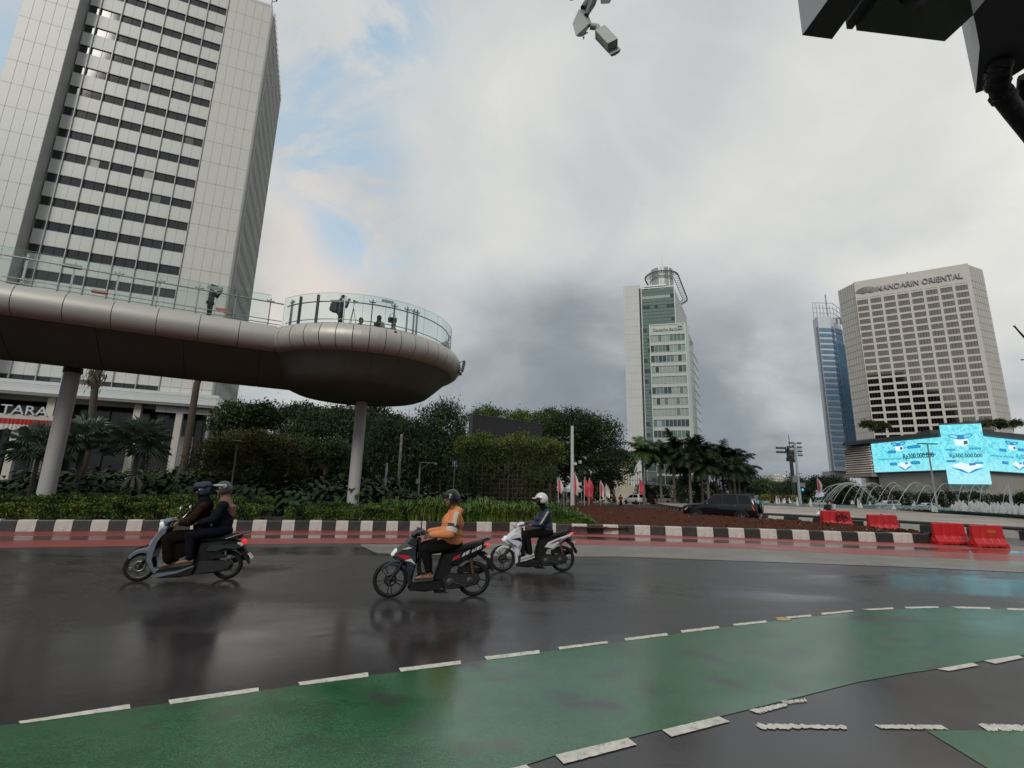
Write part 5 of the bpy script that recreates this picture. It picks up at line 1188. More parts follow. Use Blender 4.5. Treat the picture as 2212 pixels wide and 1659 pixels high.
# two tall palms behind the walkway (crowns hidden by it)
for (u0, v0, u1, v1, y, lab, rr) in ((190, 985, 208, 815, 27, 'slender palm trunk rising behind the walkway, left of two', .17), (400, 1000, 425, 830, 31, 'dark slender palm trunk rising behind the walkway, right of two', .20)):
    a = D(u0, v0, y); c = D(u1, v1, y); o = empty('tall_palm', (a.x-.4, y, 0), 0, lab, 'palm tree'); b = MB()
    b.tube([(0, 0, -.2), (.35, 0, a.z), (c.x-a.x+.4, 0, c.z), (c.x-a.x+.65, .1, c.z+1.5)], [rr*1.3, rr*1.1, rr, rr*.9], 10); b.build('trunk', BARK, o)
    if u0 == 190:
        P_ = rng.normal(size=(160, 3))*np.array([.22, .2, .28])+np.array([c.x-a.x+.32, 0, c.z-.05]); V, F = leaves(P_, .42, .12, N=np.tile([0, 0, -2.], (160, 1))); me = np_mesh('dry_skirt', V, F, [L_DRY]); q = bpy.data.objects.new('dry_skirt', me); COL.objects.link(q); q.parent = o
# fan palms
def fan_palm(base, h, label, seed, n=26, R=.75):
    rd = random.Random(seed); o = empty('fan_palm', base, 0, label, 'palm tree'); b = MB(); b.tube([(0, 0, -.2), (0, 0, h*.55)], [.10, .09], 9); b.build('trunk', PBARK, o)
    V = []; F = []; st = MB()
    for k in range(n):
        a = 2*PI*k*.382*1.0+rd.uniform(-.2, .2); el = lerp(1.3, -.6, k/n)+rd.uniform(-.1, .1); d = Vector((math.cos(a)*math.cos(el), math.sin(a)*math.cos(el), math.sin(el))); Ls = rd.uniform(.55, .85)
        c = Vector((0, 0, h*.55))+d*Ls+Vector((0, 0, .02)); st.tube([(0, 0, h*.53), c], .014, 4)
        s = d.cross(Vector((0, 0, 1))); s = s.normalized() if s.length > .05 else Vector((1, 0, 0)); up_ = s.cross(d); m_seg = 22; r_ = R*rd.uniform(.85, 1.15)
        for i in range(m_seg):
            t = lerp(-2.2, 2.2, (i+.5)/m_seg); e_ = (d*math.cos(t)+s*math.sin(t)).normalized(); w = (d*-math.sin(t)+s*math.cos(t)).normalized()*.022; L = r_*(1-.12*abs(t))
            f_ = up_*(.10 if i % 2 else -.05)*.5; tip = c+e_*L+Vector((0, 0, -.20*rd.random()-.10)); mid = c+e_*L*.6+f_; k0 = len(V); V += [c, mid-w, tip, mid+w]; F += [(k0, k0+1, k0+2), (k0, k0+2, k0+3)]
    me = np_mesh('fan_leaves', [tuple(v) for v in V], F, [L_SILVER]); q = bpy.data.objects.new('fan_leaves', me); COL.objects.link(q); q.parent = o; st.build('leaf_stalks', L_SILVER, o); return o
for (u, v, y, lab, s, n_, R_) in ((88, 965, 24, 'blue green fan palm left of the left pillar', 1, 24, .80), (185, 950, 25, 'blue green fan palm just right of the left pillar', 2, 26, .85), (302, 958, 24.5, 'silvery fan palm with pale leaf bases in front of the podium', 3, 30, .9)):
    q = D(u, v, y); fan_palm((q.x, y, 0), q.z/.55*1.0, lab, s, n_, R_) if False else None
    o = fan_palm((q.x, y, q.z-q.z*1.0), q.z/.55, lab, s, n_, R_)
# pale dead leaf bases of the third one
o_ = [ob for ob in bpy.data.objects if ob.name.startswith('fan_palm')][-1]; b = MB()
for k in range(7):
    a = 2*PI*k/7; b.tube([(math.cos(a)*.1, math.sin(a)*.1, 1.9), (math.cos(a)*.35, math.sin(a)*.35, 1.5), (math.cos(a)*.42, math.sin(a)*.42, .95)], [.05, .09, .02], 5)
b.build('dead_leaf_bases', mat('dead_frond', (.30, .29, .23), .8, var=.3, vscale=9), o_)
# ---- broad leaved planting (dark mass behind the hedge)
def broadleaf():
    V = []; F = []; prof = [(0, .0), (.10, .30), (.28, .52), (.34, .36), (.48, .55), (.55, .36), (.68, .44), (.74, .27), (.86, .26), (1, 0)]
    rd = random.Random(4)
    def plant(x, y, z, n, L, hgt):
        for k in range(n):
            a = rd.uniform(0, 2*PI); el = rd.uniform(.15, 1.25); st = hgt*rd.uniform(.55, 1.05)
            base = Vector((x, y, z)); d0 = Vector((math.cos(a)*math.cos(el), math.sin(a)*math.cos(el), math.sin(el))); c = base+d0*st; d = Vector((math.cos(a), math.sin(a), rd.uniform(-.75, .15))).normalized(); s = d.cross(Vector((0, 0, 1))).normalized(); up_ = s.cross(d)
            l_ = L*rd.uniform(.7, 1.2); k0 = len(V)
            for t, w in prof:
                m_ = c+d*t*l_+Vector((0, 0, -.22*t*t*l_)); V.extend([m_-s*w*l_*.62+up_*w*l_*.22, m_, m_+s*w*l_*.62+up_*w*l_*.22])
            for i in range(len(prof)-1):
                q = k0+i*3; F.extend([(q, q+1, q+4, q+3), (q+1, q+2, q+5, q+4)])
    for row, (y0, hgt, zz) in enumerate(((23.6, .95, .35), (25.0, 1.15, .55), (26.8, 1.25, .8), (29.0, 1.3, 1.05), (31.5, 1.3, 1.25))):
        n = 38
        for i in range(n):
            u = -60+(1050+60)*(i+rd.uniform(-.3, .3))/n
            if row < 2 and u > 690+row*130: continue
            if row == 0 and u < 80 and rd.random() < .5: continue
            x = D(u, 1060, y0).x; hs = (1 if u < 880 else .65)*(1-.25*(u < 60)); plant(x, y0+rd.uniform(-.7, .7), zz*hs, 30, .44, hgt*rd.uniform(.7, 1.1)*hs)
    return V, F
V, F = broadleaf(); me = np_mesh('broadleaf_planting', [tuple(v) for v in V], F, [L_BROAD, L_DARK], rng.choice(2, size=len(F)//18, p=[.72, .28]).repeat(18))
o = bpy.data.objects.new('broadleaf_planting', me); COL.objects.link(o); tag(o, 'dense dark broad leaved planting behind the low hedge', None, kind='stuff')
b = MB(); b.hull([(at(-120, 27).x, 27, .0), (at(-120, 27).x, 35, 0), (at(960, 30).x, 28, 0), (at(960, 30).x, 36, 0), (at(-120, 27).x, 28.5, 1.2), (at(-120, 27).x, 34, 1.5), (at(900, 30).x, 29.5, 1.1), (at(900, 30).x, 35, 1.3)]); o = b.build('planting_bank', M_EARTH); o['kind'] = 'structure'
# low clipped hedges along the kerb
def hedge(name, ulist, y_off, depth, z0, z1, n, label, mats, w, size=.075):
    V = []; Pn = []; tot = 0; seg = [kerb_pt(u) for u in ulist]; L = [(b_-a).length for a, b_ in zip(seg, seg[1:])]; cum = np.cumsum([0]+L)
    t = rng.random(n)*cum[-1]; idx = np.clip(np.searchsorted(cum, t)-1, 0, len(L)-1); f = (t-cum[idx])/np.array(L)[idx]
    A_ = np.array([tuple(s) for s in seg[:-1]])[idx]; B_ = np.array([tuple(s) for s in seg[1:]])[idx]; P_ = A_+(B_-A_)*f[:, None]
    q = rng.random(n); side = rng.random(n) < .45
    nx = np.array([mnoise.noise(Vector((a*1.1, 3.3, 0)))*.5+mnoise.noise(Vector((a*3.1, 1.3, 0)))*.25 for a in t])
    top = z1*(1+.45*nx)
    dd = np.where(side, rng.random(n)*.08+.02*rng.normal(size=n), q*depth); zz = np.where(side, z0+(top-z0)*rng.random(n), top-(top-z0)*.35*np.abs(q-.5)**2*4+rng.normal(size=n)*.035)
    P_[:, 1] += y_off+dd+.10*nx; P_[:, 2] = zz; P_[:, 0] += rng.normal(size=n)*.03
    Nn = np.tile([0, -.5, 1.0], (n, 1)); V, F = leaves(P_, size, .5, N=Nn, jitter=.65); pn = np.array([mnoise.noise(Vector((a*1.9, b2*2.2, c2*2))) for a, b2, c2 in P_]); mi_ = rng.choice(len(mats), size=n, p=w); mi_ = np.where(pn > .22, len(mats)-1, np.where(pn < -.25, min(1, len(mats)-1), mi_)); me = np_mesh(name, V, F, mats, mi_.repeat(2))
    o = bpy.data.objects.new(name, me); COL.objects.link(o); tag(o, label, None, kind='stuff'); return o
hedge('low_hedge', [-250, -60, 100, 250, 400, 545], .36, 1.1, .25, .82, 36000, 'low bright green hedge along the kerb on the left', [L_MID, L_BRIGHT, L_DARK], [.35, .5, .15])
hedge('low_hedge', [-250, -60, 100, 250, 400, 520], 1.5, 1.1, .3, 1.08, 22000, 'second tier of low hedge on the left', [L_MID, L_BRIGHT, L_DARK], [.4, .5, .1])
hedge('low_hedge', [600, 700, 800, 870], .36, 1.1, .25, .80, 18000, 'low hedge along the kerb behind the orange rider', [L_MID, L_BRIGHT, L_DARK], [.45, .35, .2])
hedge('yellow_ground_cover', [1150, 1220, 1275], .38, .8, .25, .62, 7000, 'small pale yellow green plants at the corner of the soil', [L_YEL, L_BRIGHT], [.6, .4], .10)
hedge('yellow_ground_cover', [640, 740, 860], 1.6, .9, .3, .95, 9000, 'bright green low shrubs behind the hedge gap', [L_BRIGHT, L_MID], [.5, .5])
# tall strappy grass
def grass(u0, u1, y0, y1, n, h0, h1, w=.022):
    V = []; F = []; rd = random.Random(8); G_ = []
    nt_ = n//26
    for k in range(nt_):
        u = rd.uniform(u0, u1); dy = rd.uniform(y0, y1); kp_ = kerb_pt(u); cx_, cy_ = kp_.x+rd.uniform(-.1, .1), kp_.y+dy; hh = lerp(h0, h1, rd.random())*(.75+.5*mnoise.noise(Vector((u*.012, dy, 0))))
        if u > 1180: hh *= lerp(1, .62, (u-1180)/(u1-1180))
        g = 1 if mnoise.noise(Vector((cx_*.8, cy_, 5))) > .05 else 0
        for j in range(26):
            a = rd.uniform(0, 2*PI); lean = rd.uniform(.1, .75); L = hh*rd.uniform(.6, 1.15); d = Vector((math.cos(a), math.sin(a), 0)); s = Vector((-d.y, d.x, 0))*w*rd.uniform(.7, 1.3)
            p = Vector((cx_+rd.uniform(-.1, .1), cy_+rd.uniform(-.1, .1), .26)); q0 = len(V)
            pts = [p, p+d*L*lean*.18+Vector((0, 0, L*.5)), p+d*L*lean*.55+Vector((0, 0, L*.85)), p+d*L*lean*1.0+Vector((0, 0, L*(.98-lean*.45)))]
            V += [pts[0]-s*.7, pts[0]+s*.7, pts[1]-s, pts[1]+s, pts[2]-s*.8, pts[2]+s*.8, pts[3]-s*.1, pts[3]+s*.1]; F += [(q0, q0+1, q0+3, q0+2), (q0+2, q0+3, q0+5, q0+4), (q0+4, q0+5, q0+7, q0+6)]; G_ += [g]*3
    return V, F, G_
V, F, G_ = grass(785, 1275, .4, 3.6, 19000, .75, 1.15); V2, F2, G2 = grass(1010, 1290, .35, 1.4, 4000, .6, .9)
m_ = len(V); V += V2; F += [tuple(i+m_ for i in f) for f in F2]; G_ += G2
me = np_mesh('tall_grass', [tuple(v) for v in V], F, [L_GRASS, L_BRIGHT], G_); o = bpy.data.objects.new('tall_grass', me); COL.objects.link(o); tag(o, 'tall strappy grass behind the riders and the kerb', None, kind='stuff')
hedge('rear_ground_cover', [860, 960, 1060, 1160, 1230], 3.6, 3.5, .3, 1.0, 16000, 'dark leafy ground cover in front of the vine wall', [L_DARK, L_MID], [.6, .4], .13)
# ---- vine covered pergola
a = D(1000, 1060, 34); c = D(1195, 1060, 34); w = c.x-a.x
vn = empty('vine_pergola', (a.x, 34, 0), 0, 'tall trellis block smothered in yellow green creeper', 'pergola'); zt_ = D(1100, 955, 34).z
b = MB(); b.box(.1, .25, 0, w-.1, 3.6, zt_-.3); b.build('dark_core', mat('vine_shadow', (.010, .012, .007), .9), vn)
b = MB()
for k in range(int(w/.3)): b.box(.05+k*.3, .05, 0, .07+k*.3, .07, zt_)
for k in range(int(zt_/.3)): b.box(.05, .03, k*.3, w, .05, k*.3+.02)
b.build('trellis', mat('trellis_grey', (.11, .10, .085), .7), vn)
for x in (.3, w*.5, w-.2):
    pb = MB(); pb.tube([(x, -.05, 0), (x, -.05, zt_)], .07, 7); pb.build('post', BARK, vn)
bl_ = [(w*(i+.5)/7, .6+.8*(i % 2), zt_-.25+.35*math.sin(i*2.1), w/7*1.05, 1.3, .62) for i in range(7)]+[(-.25, .6, zt_-.4, .6, 1, .6), (w+.3, .5, zt_-.9, .55, .9, .9)]
crown('creeper_top', bl_, 620, 26, .17, .12, [L_YEL, L_OLIVE, L_MID], vn, [.35, .35, .3])
n = 17000; x = rng.random(n)*(w+.5)-.25; cl_x = np.floor(x*6)/6; ln = np.array([1.3+1.9*abs(mnoise.noise(Vector((q*2.3, 0, 0)))*2)+.8*mnoise.noise(Vector((q*9, 4, 0))) for q in cl_x]); ln[x > w*.66] *= 1.75
z = zt_-rng.random(n)**.8*np.clip(ln, .6, zt_-.4)*1.0; P_ = np.stack([x+rng.normal(size=n)*.03, -.05-.22*rng.random(n)-.12*np.sin(z*3), z], 1); V, F = leaves(P_, .11, .4, N=np.tile([0, -.6, -1.], (n, 1)))
me = np_mesh('hanging_vines', V, F, [L_OLIVE, L_DARK, L_MID], rng.choice(3, size=n, p=[.35, .35, .3]).repeat(2)); o = bpy.data.objects.new('hanging_vines', me); COL.objects.link(o); o.parent = vn
n = 5000; P_ = np.stack([rng.random(n)*w, -.1-.25*rng.random(n), rng.random(n)*zt_*.95], 1); V, F = leaves(P_, .12, .25, N=np.tile([0, -.2, -1.], (n, 1))); me = np_mesh('dry_vines', V, F, [L_BRONZE, L_DARK], rng.choice(2, size=n).repeat(2)); o = bpy.data.objects.new('dry_vines', me); COL.objects.link(o); o.parent = vn
n = 5000; P_ = np.stack([w+.1+.2*rng.random(n), rng.random(n)*3.2, rng.random(n)*zt_], 1); V, F = leaves(P_, .12, .4, N=np.tile([1, 0, -.6], (n, 1))); me = np_mesh('side_vines', V, F, [L_OLIVE, L_DARK], rng.choice(2, size=n).repeat(2)); o = bpy.data.objects.new('side_vines', me); COL.objects.link(o); o.parent = vn
# far green mass on the horizon behind everything, so the ground does not end in a bare line
def treeline(u0, u1, y, h, n, name, label, size=.9):
    xs = rng.random(n)*(D(u1, 1060, y).x-D(u0, 1060, y).x)+D(u0, 1060, y).x; hh = np.array([h*(.7+.5*mnoise.noise(Vector((q*.06, 1, 0)))+.25*mnoise.noise(Vector((q*.25, 7, 0)))) for q in xs])
    P_ = np.stack([xs, y+rng.random(n)*6, hh*rng.random(n)**.6], 1); V, F = leaves(P_, size, .6); me = np_mesh(name, V, F, [L_DARK, L_MID], rng.choice(2, size=n, p=[.7, .3]).repeat(2)); o = bpy.data.objects.new(name, me); COL.objects.link(o); tag(o, label, None, kind='stuff')
treeline(430, 1010, 58, 11.5, 40000, 'rear_garden_mass', 'continuous dark foliage behind the garden trees', .5)
treeline(930, 1330, 88, 7, 12000, 'rear_tree_belt', 'dark foliage under and behind the big round tree', .6)
treeline(1580, 1760, 300, 10, 6000, 'far_tree_belt', 'low far trees along the avenue', 1.4)
treeline(1750, 2300, 125, 3.0, 12000, 'podium_hedge', 'dark hedge line behind the fountain', .5)
treeline(1180, 1640, 112, 2.6, 12000, 'roadside_hedge', 'dark clipped hedge in front of the cream wall', .4)
# ================================================================== motorbikes
M_TYRE = mat('tyre_rubber', (.009, .009, .009), .75, spec=.3, var=.3, vscale=30); M_ALLOY = mat('black_alloy', (.03, .03, .032), .35, metal=.5); M_GREYAL = mat('grey_alloy', (.16, .16, .16), .4, metal=.7)
M_ENG = mat('engine_dark', (.022, .022, .023), .5, metal=.3, var=.3, vscale=15); M_BPL = mat('black_plastic', (.010, .010, .011), .5, spec=.25); M_SEATM = mat('seat_vinyl', (.009, .009, .010), .6, spec=.3, bump=.3, bscale=80)
M_GBLK = mat('gloss_black', (.010, .010, .013), .12, coat=.8, var=0); M_GNAVY = mat('gloss_navy', (.012, .016, .040), .15, coat=.8, var=0); M_GWHT = mat('gloss_white', (.58, .60, .64), .18, coat=.6, var=.03)
M_GSIL = mat('gloss_blue_silver', (.15, .175, .21), .22, metal=.35, coat=.6, var=.04); M_REDD = mat('decal_red', (.45, .02, .03), .3); M_WHTD = mat('decal_white', (.62, .62, .62), .3)
M_LAMPW = mat('lamp_clear', (.65, .68, .70), .05, metal=.3, emit=(.8, .85, .9), es=.35); M_TAIL = mat('tail_red', (.45, .01, .015), .15, emit=(.9, .03, .05), es=.7); M_AMB = mat('indicator_clear', (.55, .5, .42), .15)
M_PLATEW = mat('plate_white', (.60, .58, .52), .5); M_PLATEB = mat('plate_black', (.02, .02, .02), .4); M_MIRR = mat('mirror_glass', (.55, .58, .6), .05, metal=.9, var=0); M_CHR = mat('chrome', (.55, .55, .55), .12, metal=1, var=0)
def ring_prof(R, r, n=12): return [(R+r*math.cos(2*PI*k/n), r*.9*math.sin(2*PI*k/n)) for k in range(n)]
def make_wheel(parent, x, R, tw, spokes=10, wide=.0, rimm=None):
    rimm = rimm or M_ALLOY
    w = MB(); Rr = R-tw*.95
    w.lathe([(Rr, -.028), (Rr+.012, -.03), (Rr+.012, .03), (Rr, .028), (Rr-.014, .018), (Rr-.014, -.018)], 36, 'y', closed=True)
    w.lathe([(0, -.055), (.03, -.055), (.034, -.03), (.034, .03), (.03, .055), (0, .055)], 16, 'y')
    for k in range(spokes):
        a = 2*PI*k/spokes; b_ = a+(.16 if k % 2 else -.16); w.tube([(.03*math.cos(a), 0, .03*math.sin(a)), ((Rr-.005)*math.cos(b_), 0, (Rr-.005)*math.sin(b_))], [.010, .0075], 5)
    w.lathe([(.095, .036), (.095, .04), (.055, .04), (.055, .036)], 24, 'y', closed=True)
    o = w.build('wheel', rimm, parent); o.location = (x, 0, R)
    t_ = MB(); prof = [(R, 0), (R-.006, .018), (R-.022, .034), (R-tw*.8, .036), (R-tw, .028), (R-tw, -.028), (R-tw*.8, -.036), (R-.022, -.034), (R-.006, -.018)]
    t_.lathe(prof, 44, 'y', closed=True)
    for k in range(44): a = 2*PI*k/44; t_.cbox(0, .014*(1 if k % 2 else -1), 0, .006, .026, .006, M=Matrix.Rotation(a, 4, 'Y') @ Matrix.Translation((R-.001, 0, 0)))
    t_.build('tyre', M_TYRE, o); return o
def P2(poly, y0, y1, taper=.015): b = MB(); b.prism(poly, y0, y1, 0, taper); return b
def soft(name, polys, m, parent, bev=.012):  # rounded panels from tapered prisms
    b = MB()
    for poly, y0, y1, tp in polys: b.prism(poly, y0, y1, 0, tp)
    o = b.build(name, m, parent)
    md = o.modifiers.new('bevel', 'BEVEL'); md.width = bev; md.segments = 3; md.limit_method = 'ANGLE'; md.angle_limit = math.radians(28); md.use_clamp_overlap = True
    for p in o.data.polygons: p.use_smooth = True
    return o
def mirrors(parent, x, z, hy, m=None, h=.17, round_=False):
    for s in (-1, 1):
        b = MB(); b.tube([(x, s*hy*.8, z), (x+.01, s*hy*.9, z+h*.6), (x+.005, s*(hy+.02), z+h)], .0055, 6); o = b.build('mirror_stalk', M_BPL, parent)
        c = MB(); c.hull([(x+dx+.02, s*(hy+.03)+dy*.9, z+h+.02+dz) for dx in (-.012, .012) for dy, dz in ((-.055, -.01), (-.045, .045), (0, .062), (.05, .045), (.058, -.012), (0, -.035))]); c.build('mirror_back', M_BPL if not m else m, o)
        g = MB(); g.hull([(x+.004, s*(hy+.03)+dy*.9, z+h+.02+dz) for dy, dz in ((-.047, -.008), (-.038, .038), (0, .053), (.043, .038), (.05, -.01), (0, -.027))]+[(x+.008, s*(hy+.03), z+h+.02)]); g.build('mirror_glass', M_MIRR, o)
def make_scooter(name, label, c_shield, c_fender, c_side, c_tail, decals='red', mir=None, plate=None):
    o = empty(name, (0, 0, 0), 0, label, 'motorbike')
    b = MB(); b.tube([(.02, .178, .15), (-.16, .165, .13), (-.26, .150, .16)], .011, 6); b.tube([(-.10, .17, .14), (-.10, .26, .135)], .013, 6); b.build('frame_tube', M_ALLOY, o)
    make_wheel(o, .64, .262, .05, 10); make_wheel(o, -.64, .262, .056, 6)
    b = MB()
    for s in (-1, 1): b.tube([(.30, s*.05, .78), (.47, s*.062, .52), (.64, s*.062, .262)], [.022, .02, .017], 8)
    b.tube([(.30, 0, .60), (.235, 0, .88)], .028, 8); b.build('fork', M_ALLOY, o)
    soft('front_fender', [([(.80, .405), (.74, .47), (.64, .525), (.54, .520), (.44, .47), (.375, .40), (.395, .395), (.46, .44), (.55, .475), (.64, .482), (.72, .44), (.775, .395)], -.055, .055, .012)], c_fender, o)
    soft('leg_shield', [([(.655, .625), (.58, .70), (.457, .82), (.36, .915), (.30, .925), (.255, .86), (.25, .70), (.262, .52), (.30, .34), (.325, .15), (.375, .125), (.386, .27), (.41, .45), (.50, .53), (.61, .56)], -.115, .115, .05)], c_shield, o, .02)
    soft('shield_wing', [([(.60, .66), (.42, .80), (.28, .76), (.25, .55), (.29, .42), (.33, .30), (.36, .34), (.37, .50), (.47, .57)], -.19, -.105, .03), ([(.60, .66), (.42, .80), (.28, .76), (.25, .55), (.29, .42), (.33, .30), (.36, .34), (.37, .50), (.47, .57)], .105, .19, .03)], c_shield, o, .012)
    soft('headlight', [([(.665, .63), (.60, .715), (.55, .70), (.585, .62), (.62, .585)], -.095, .095, .03)], M_LAMPW, o, .01)
    soft('inner_panel', [([(.26, .86), (.245, .60), (.25, .40), (.22, .30), (.18, .34), (.20, .62), (.21, .84)], -.13, .13, .04)], M_BPL, o)
    soft('floorboard', [([(.36, .12), (.32, .20), (.20, .235), (.02, .235), (-.10, .27), (-.16, .25), (-.18, .16), (.10, .10)], -.17, .17, .03)], M_BPL, o)
    soft('body_core', [([(.00, .24), (-.06, .45), (-.12, .66), (-.30, .70), (-.70, .74), (-.78, .72), (-.66, .60), (-.40, .50), (-.24, .40), (-.20, .24)], -.125, .125, .05)], M_BPL, o, .02)
    soft('side_panel', [([(-.22, .50), (-.30, .60), (-.50, .68), (-.815, .79), (-.80, .745), (-.66, .66), (-.46, .53), (-.37, .46)], .085, .155, .028), ([(-.22, .50), (-.30, .60), (-.50, .68), (-.815, .79), (-.80, .745), (-.66, .66), (-.46, .53), (-.37, .46)], -.155, -.085, .028)], c_tail, o)
    soft('seat', [([(-.09, .70), (-.13, .745), (-.25, .755), (-.42, .745), (-.50, .785), (-.66, .825), (-.77, .835), (-.79, .80), (-.70, .76), (-.42, .68), (-.16, .66)], -.125, .125, .04)], M_SEATM, o, .03)
    b = MB(); b.tube([(-.60, .10, .76), (-.72, .11, .82), (-.86, .07, .865), (-.885, 0, .87), (-.86, -.07, .865), (-.72, -.11, .82), (-.60, -.10, .76)], .014, 8); b.build('grab_rail', M_ALLOY, o)
    soft('tail_light', [([(-.80, .73), (-.87, .765), (-.87, .80), (-.81, .785)], -.07, .07, .02)], M_TAIL, o, .008)
    soft('rear_fender', [([(-.66, .64), (-.80, .68), (-.86, .60), (-.955, .38), (-.935, .36), (-.83, .52), (-.72, .60)], -.05, .05, .01)], M_BPL, o)
    for s in (-1, 1):
        b = MB(); b.tube([(-.80, s*.04, .62), (-.84, s*.13, .615)], .008, 5); b.hull([(-.845+dx, s*.15+dy, .615+dz) for dx in (-.025, .025) for dy in (-.03, .03) for dz in (-.015, .015)]); b.build('indicator', M_AMB, o)
    b = MB(); b.box(-.11, -.006, -.045, .11, .006, .045); pl_ = b.build('number_plate', plate or M_PLATEB, o); pl_.location = (-.915, 0, .455); pl_.rotation_euler = (math.radians(-25), 0, 0); pl_.rotation_euler = (PI/2-1.0, 0, PI/2)
    soft('engine', [([(-.14, .30), (-.22, .36), (-.46, .36), (-.66, .355), (-.73, .30), (-.71, .22), (-.60, .165), (-.36, .13), (-.18, .12), (-.10, .18)], .04, .135, .03), ([(-.12, .22), (-.20, .36), (-.42, .34), (-.42, .16), (-.18, .12)], -.12, .05, .03)], M_ENG, o, .015)
    b = MB(); [b.lathe([(0, .150), (r_, .150), (r_+.008, .140)], 20, 'y', c=(x_, 0, z_)) for x_, z_, r_ in ((-.26, .235, .055), (-.56, .255, .045))]; b.tube([(-.30, .155, .235), (-.44, .165, .20), (-.50, .165, .175)], .009, 6); [b.box(-.50+k*.028, .135, .19, -.49+k*.028, .148, .31) for k in range(7)]; b.build('engine_cover', mat('dull_alloy', (.06, .06, .06), .55, metal=.5), o)
    soft('air_box', [([(-.36, .37), (-.38, .45), (-.56, .47), (-.68, .44), (-.66, .385)], .04, .13, .02)], M_BPL, o)
    b = MB(); b.tube([(-.30, -.11, .20), (-.45, -.13, .24), (-.55, -.14, .28)], .025, 8); b.tube([(-.50, -.15, .26), (-.90, -.16, .42)], [.05, .055], 12); b.build('muffler', M_ALLOY, o)
    b = MB(); b.tube([(-.56, .10, .66), (-.62, .115, .30)], .016, 8)
    for k in range(9): t = .25+k*.07; b.lathe([(.026, -.008), (.032, 0), (.026, .008)], 10, c=(lerp(-.56, -.62, t), lerp(.10, .115, t), lerp(.66, .30, t)))
    b.build('shock_absorber', mat('spring_red_dark', (.10, .03, .03), .4), o)
    b = MB()
    b.tube([(.17, -.34, .955), (.205, -.17, .965), (.235, 0, .955), (.205, .17, .965), (.17, .34, .955)], .013, 8); hb__ = b.build('handlebar', M_ALLOY, o)
    for s in (-1, 1):
        g = MB(); g.tube([(.168, s*.345, .955), (.19, s*.23, .962)], .019, 10); g.build('grip', M_BPL, hb__)
        g = MB(); g.tube([(.22, s*.20, .955), (.235, s*.26, .945), (.205, s*.34, .935)], .006, 5); g.build('lever', M_GREYAL, hb__)
    soft('handlebar_cover', [([(.38, .91), (.34, .97), (.27, 1.01), (.19, .995), (.17, .94), (.24, .90)], -.13, .13, .05)], c_side, o, .02)
    soft('instrument', [([(.25, .985), (.30, 1.03), (.22, 1.025)], -.07, .07, .01)], M_GBLK, o, .005)
    mirrors(o, .215, .985, .20, mir)
    b = MB(); b.tube([(-.08, .12, .13), (-.16, .2, .09), (-.24, .17, .10)], .010, 5); b.box(-.2, .02, .09, -.02, .2, .11); b.build('side_stand', M_ALLOY, o)
    for s in (-1, 1):
        y = s*.1925
        def dec(pts, m, nm='decal', yy=y): d = MB(); d.prism(pts, yy-.0015, yy+.0015); d.build(nm, m, o)
        if decals == 'red':
            dec([(.585, .645), (.50, .60), (.42, .565), (.36, .62), (.44, .64)], M_REDD); dec([(.45, .56), (.36, .545), (.275, .50), (.35, .59)], M_WHTD)
            dec([(.42, .72), (.50, .72), (.40, .76), (.34, .74)], M_WHTD)
        else:
            dec([(.50, .66), (.30, .70), (.27, .60), (.36, .64)], M_GNAVY); dec([(.36, .50), (.29, .58), (.30, .44)], mat('decal_grey', (.25, .27, .33), .3))
        y2 = s*.1565
        if decals == 'red':
            for (a, b_) in ((-.27, M_REDD), (-.42, M_WHTD), (-.60, M_WHTD)):
                x0 = a; z0 = .575+(-a-.27)*.42; dec([(x0, z0-.03), (x0-.03, z0+.025), (x0-.13, z0+.075), (x0-.12, z0+.02)], b_, 'decal', y2)
            for k in range(5): x0 = -.46-k*.055; z0 = .60+(-x0-.40)*.42; dec([(x0, z0), (x0-.02, z0+.05), (x0-.035, z0+.055), (x0-.02, z0+.005)], M_WHTD, 'decal', y2)
        else:
            for k in range(6): x0 = -.34-k*.03; z0 = .555+(-x0-.30)*.42; dec([(x0, z0), (x0-.10, z0+.06), (x0-.115, z0+.055), (x0-.02, z0-.01)], M_REDD, 'decal', y2)
            dec([(-.50, .625), (-.72, .725), (-.74, .715), (-.53, .60)], mat('decal_grey2', (.12, .13, .16), .3), 'decal', y2)
    return o
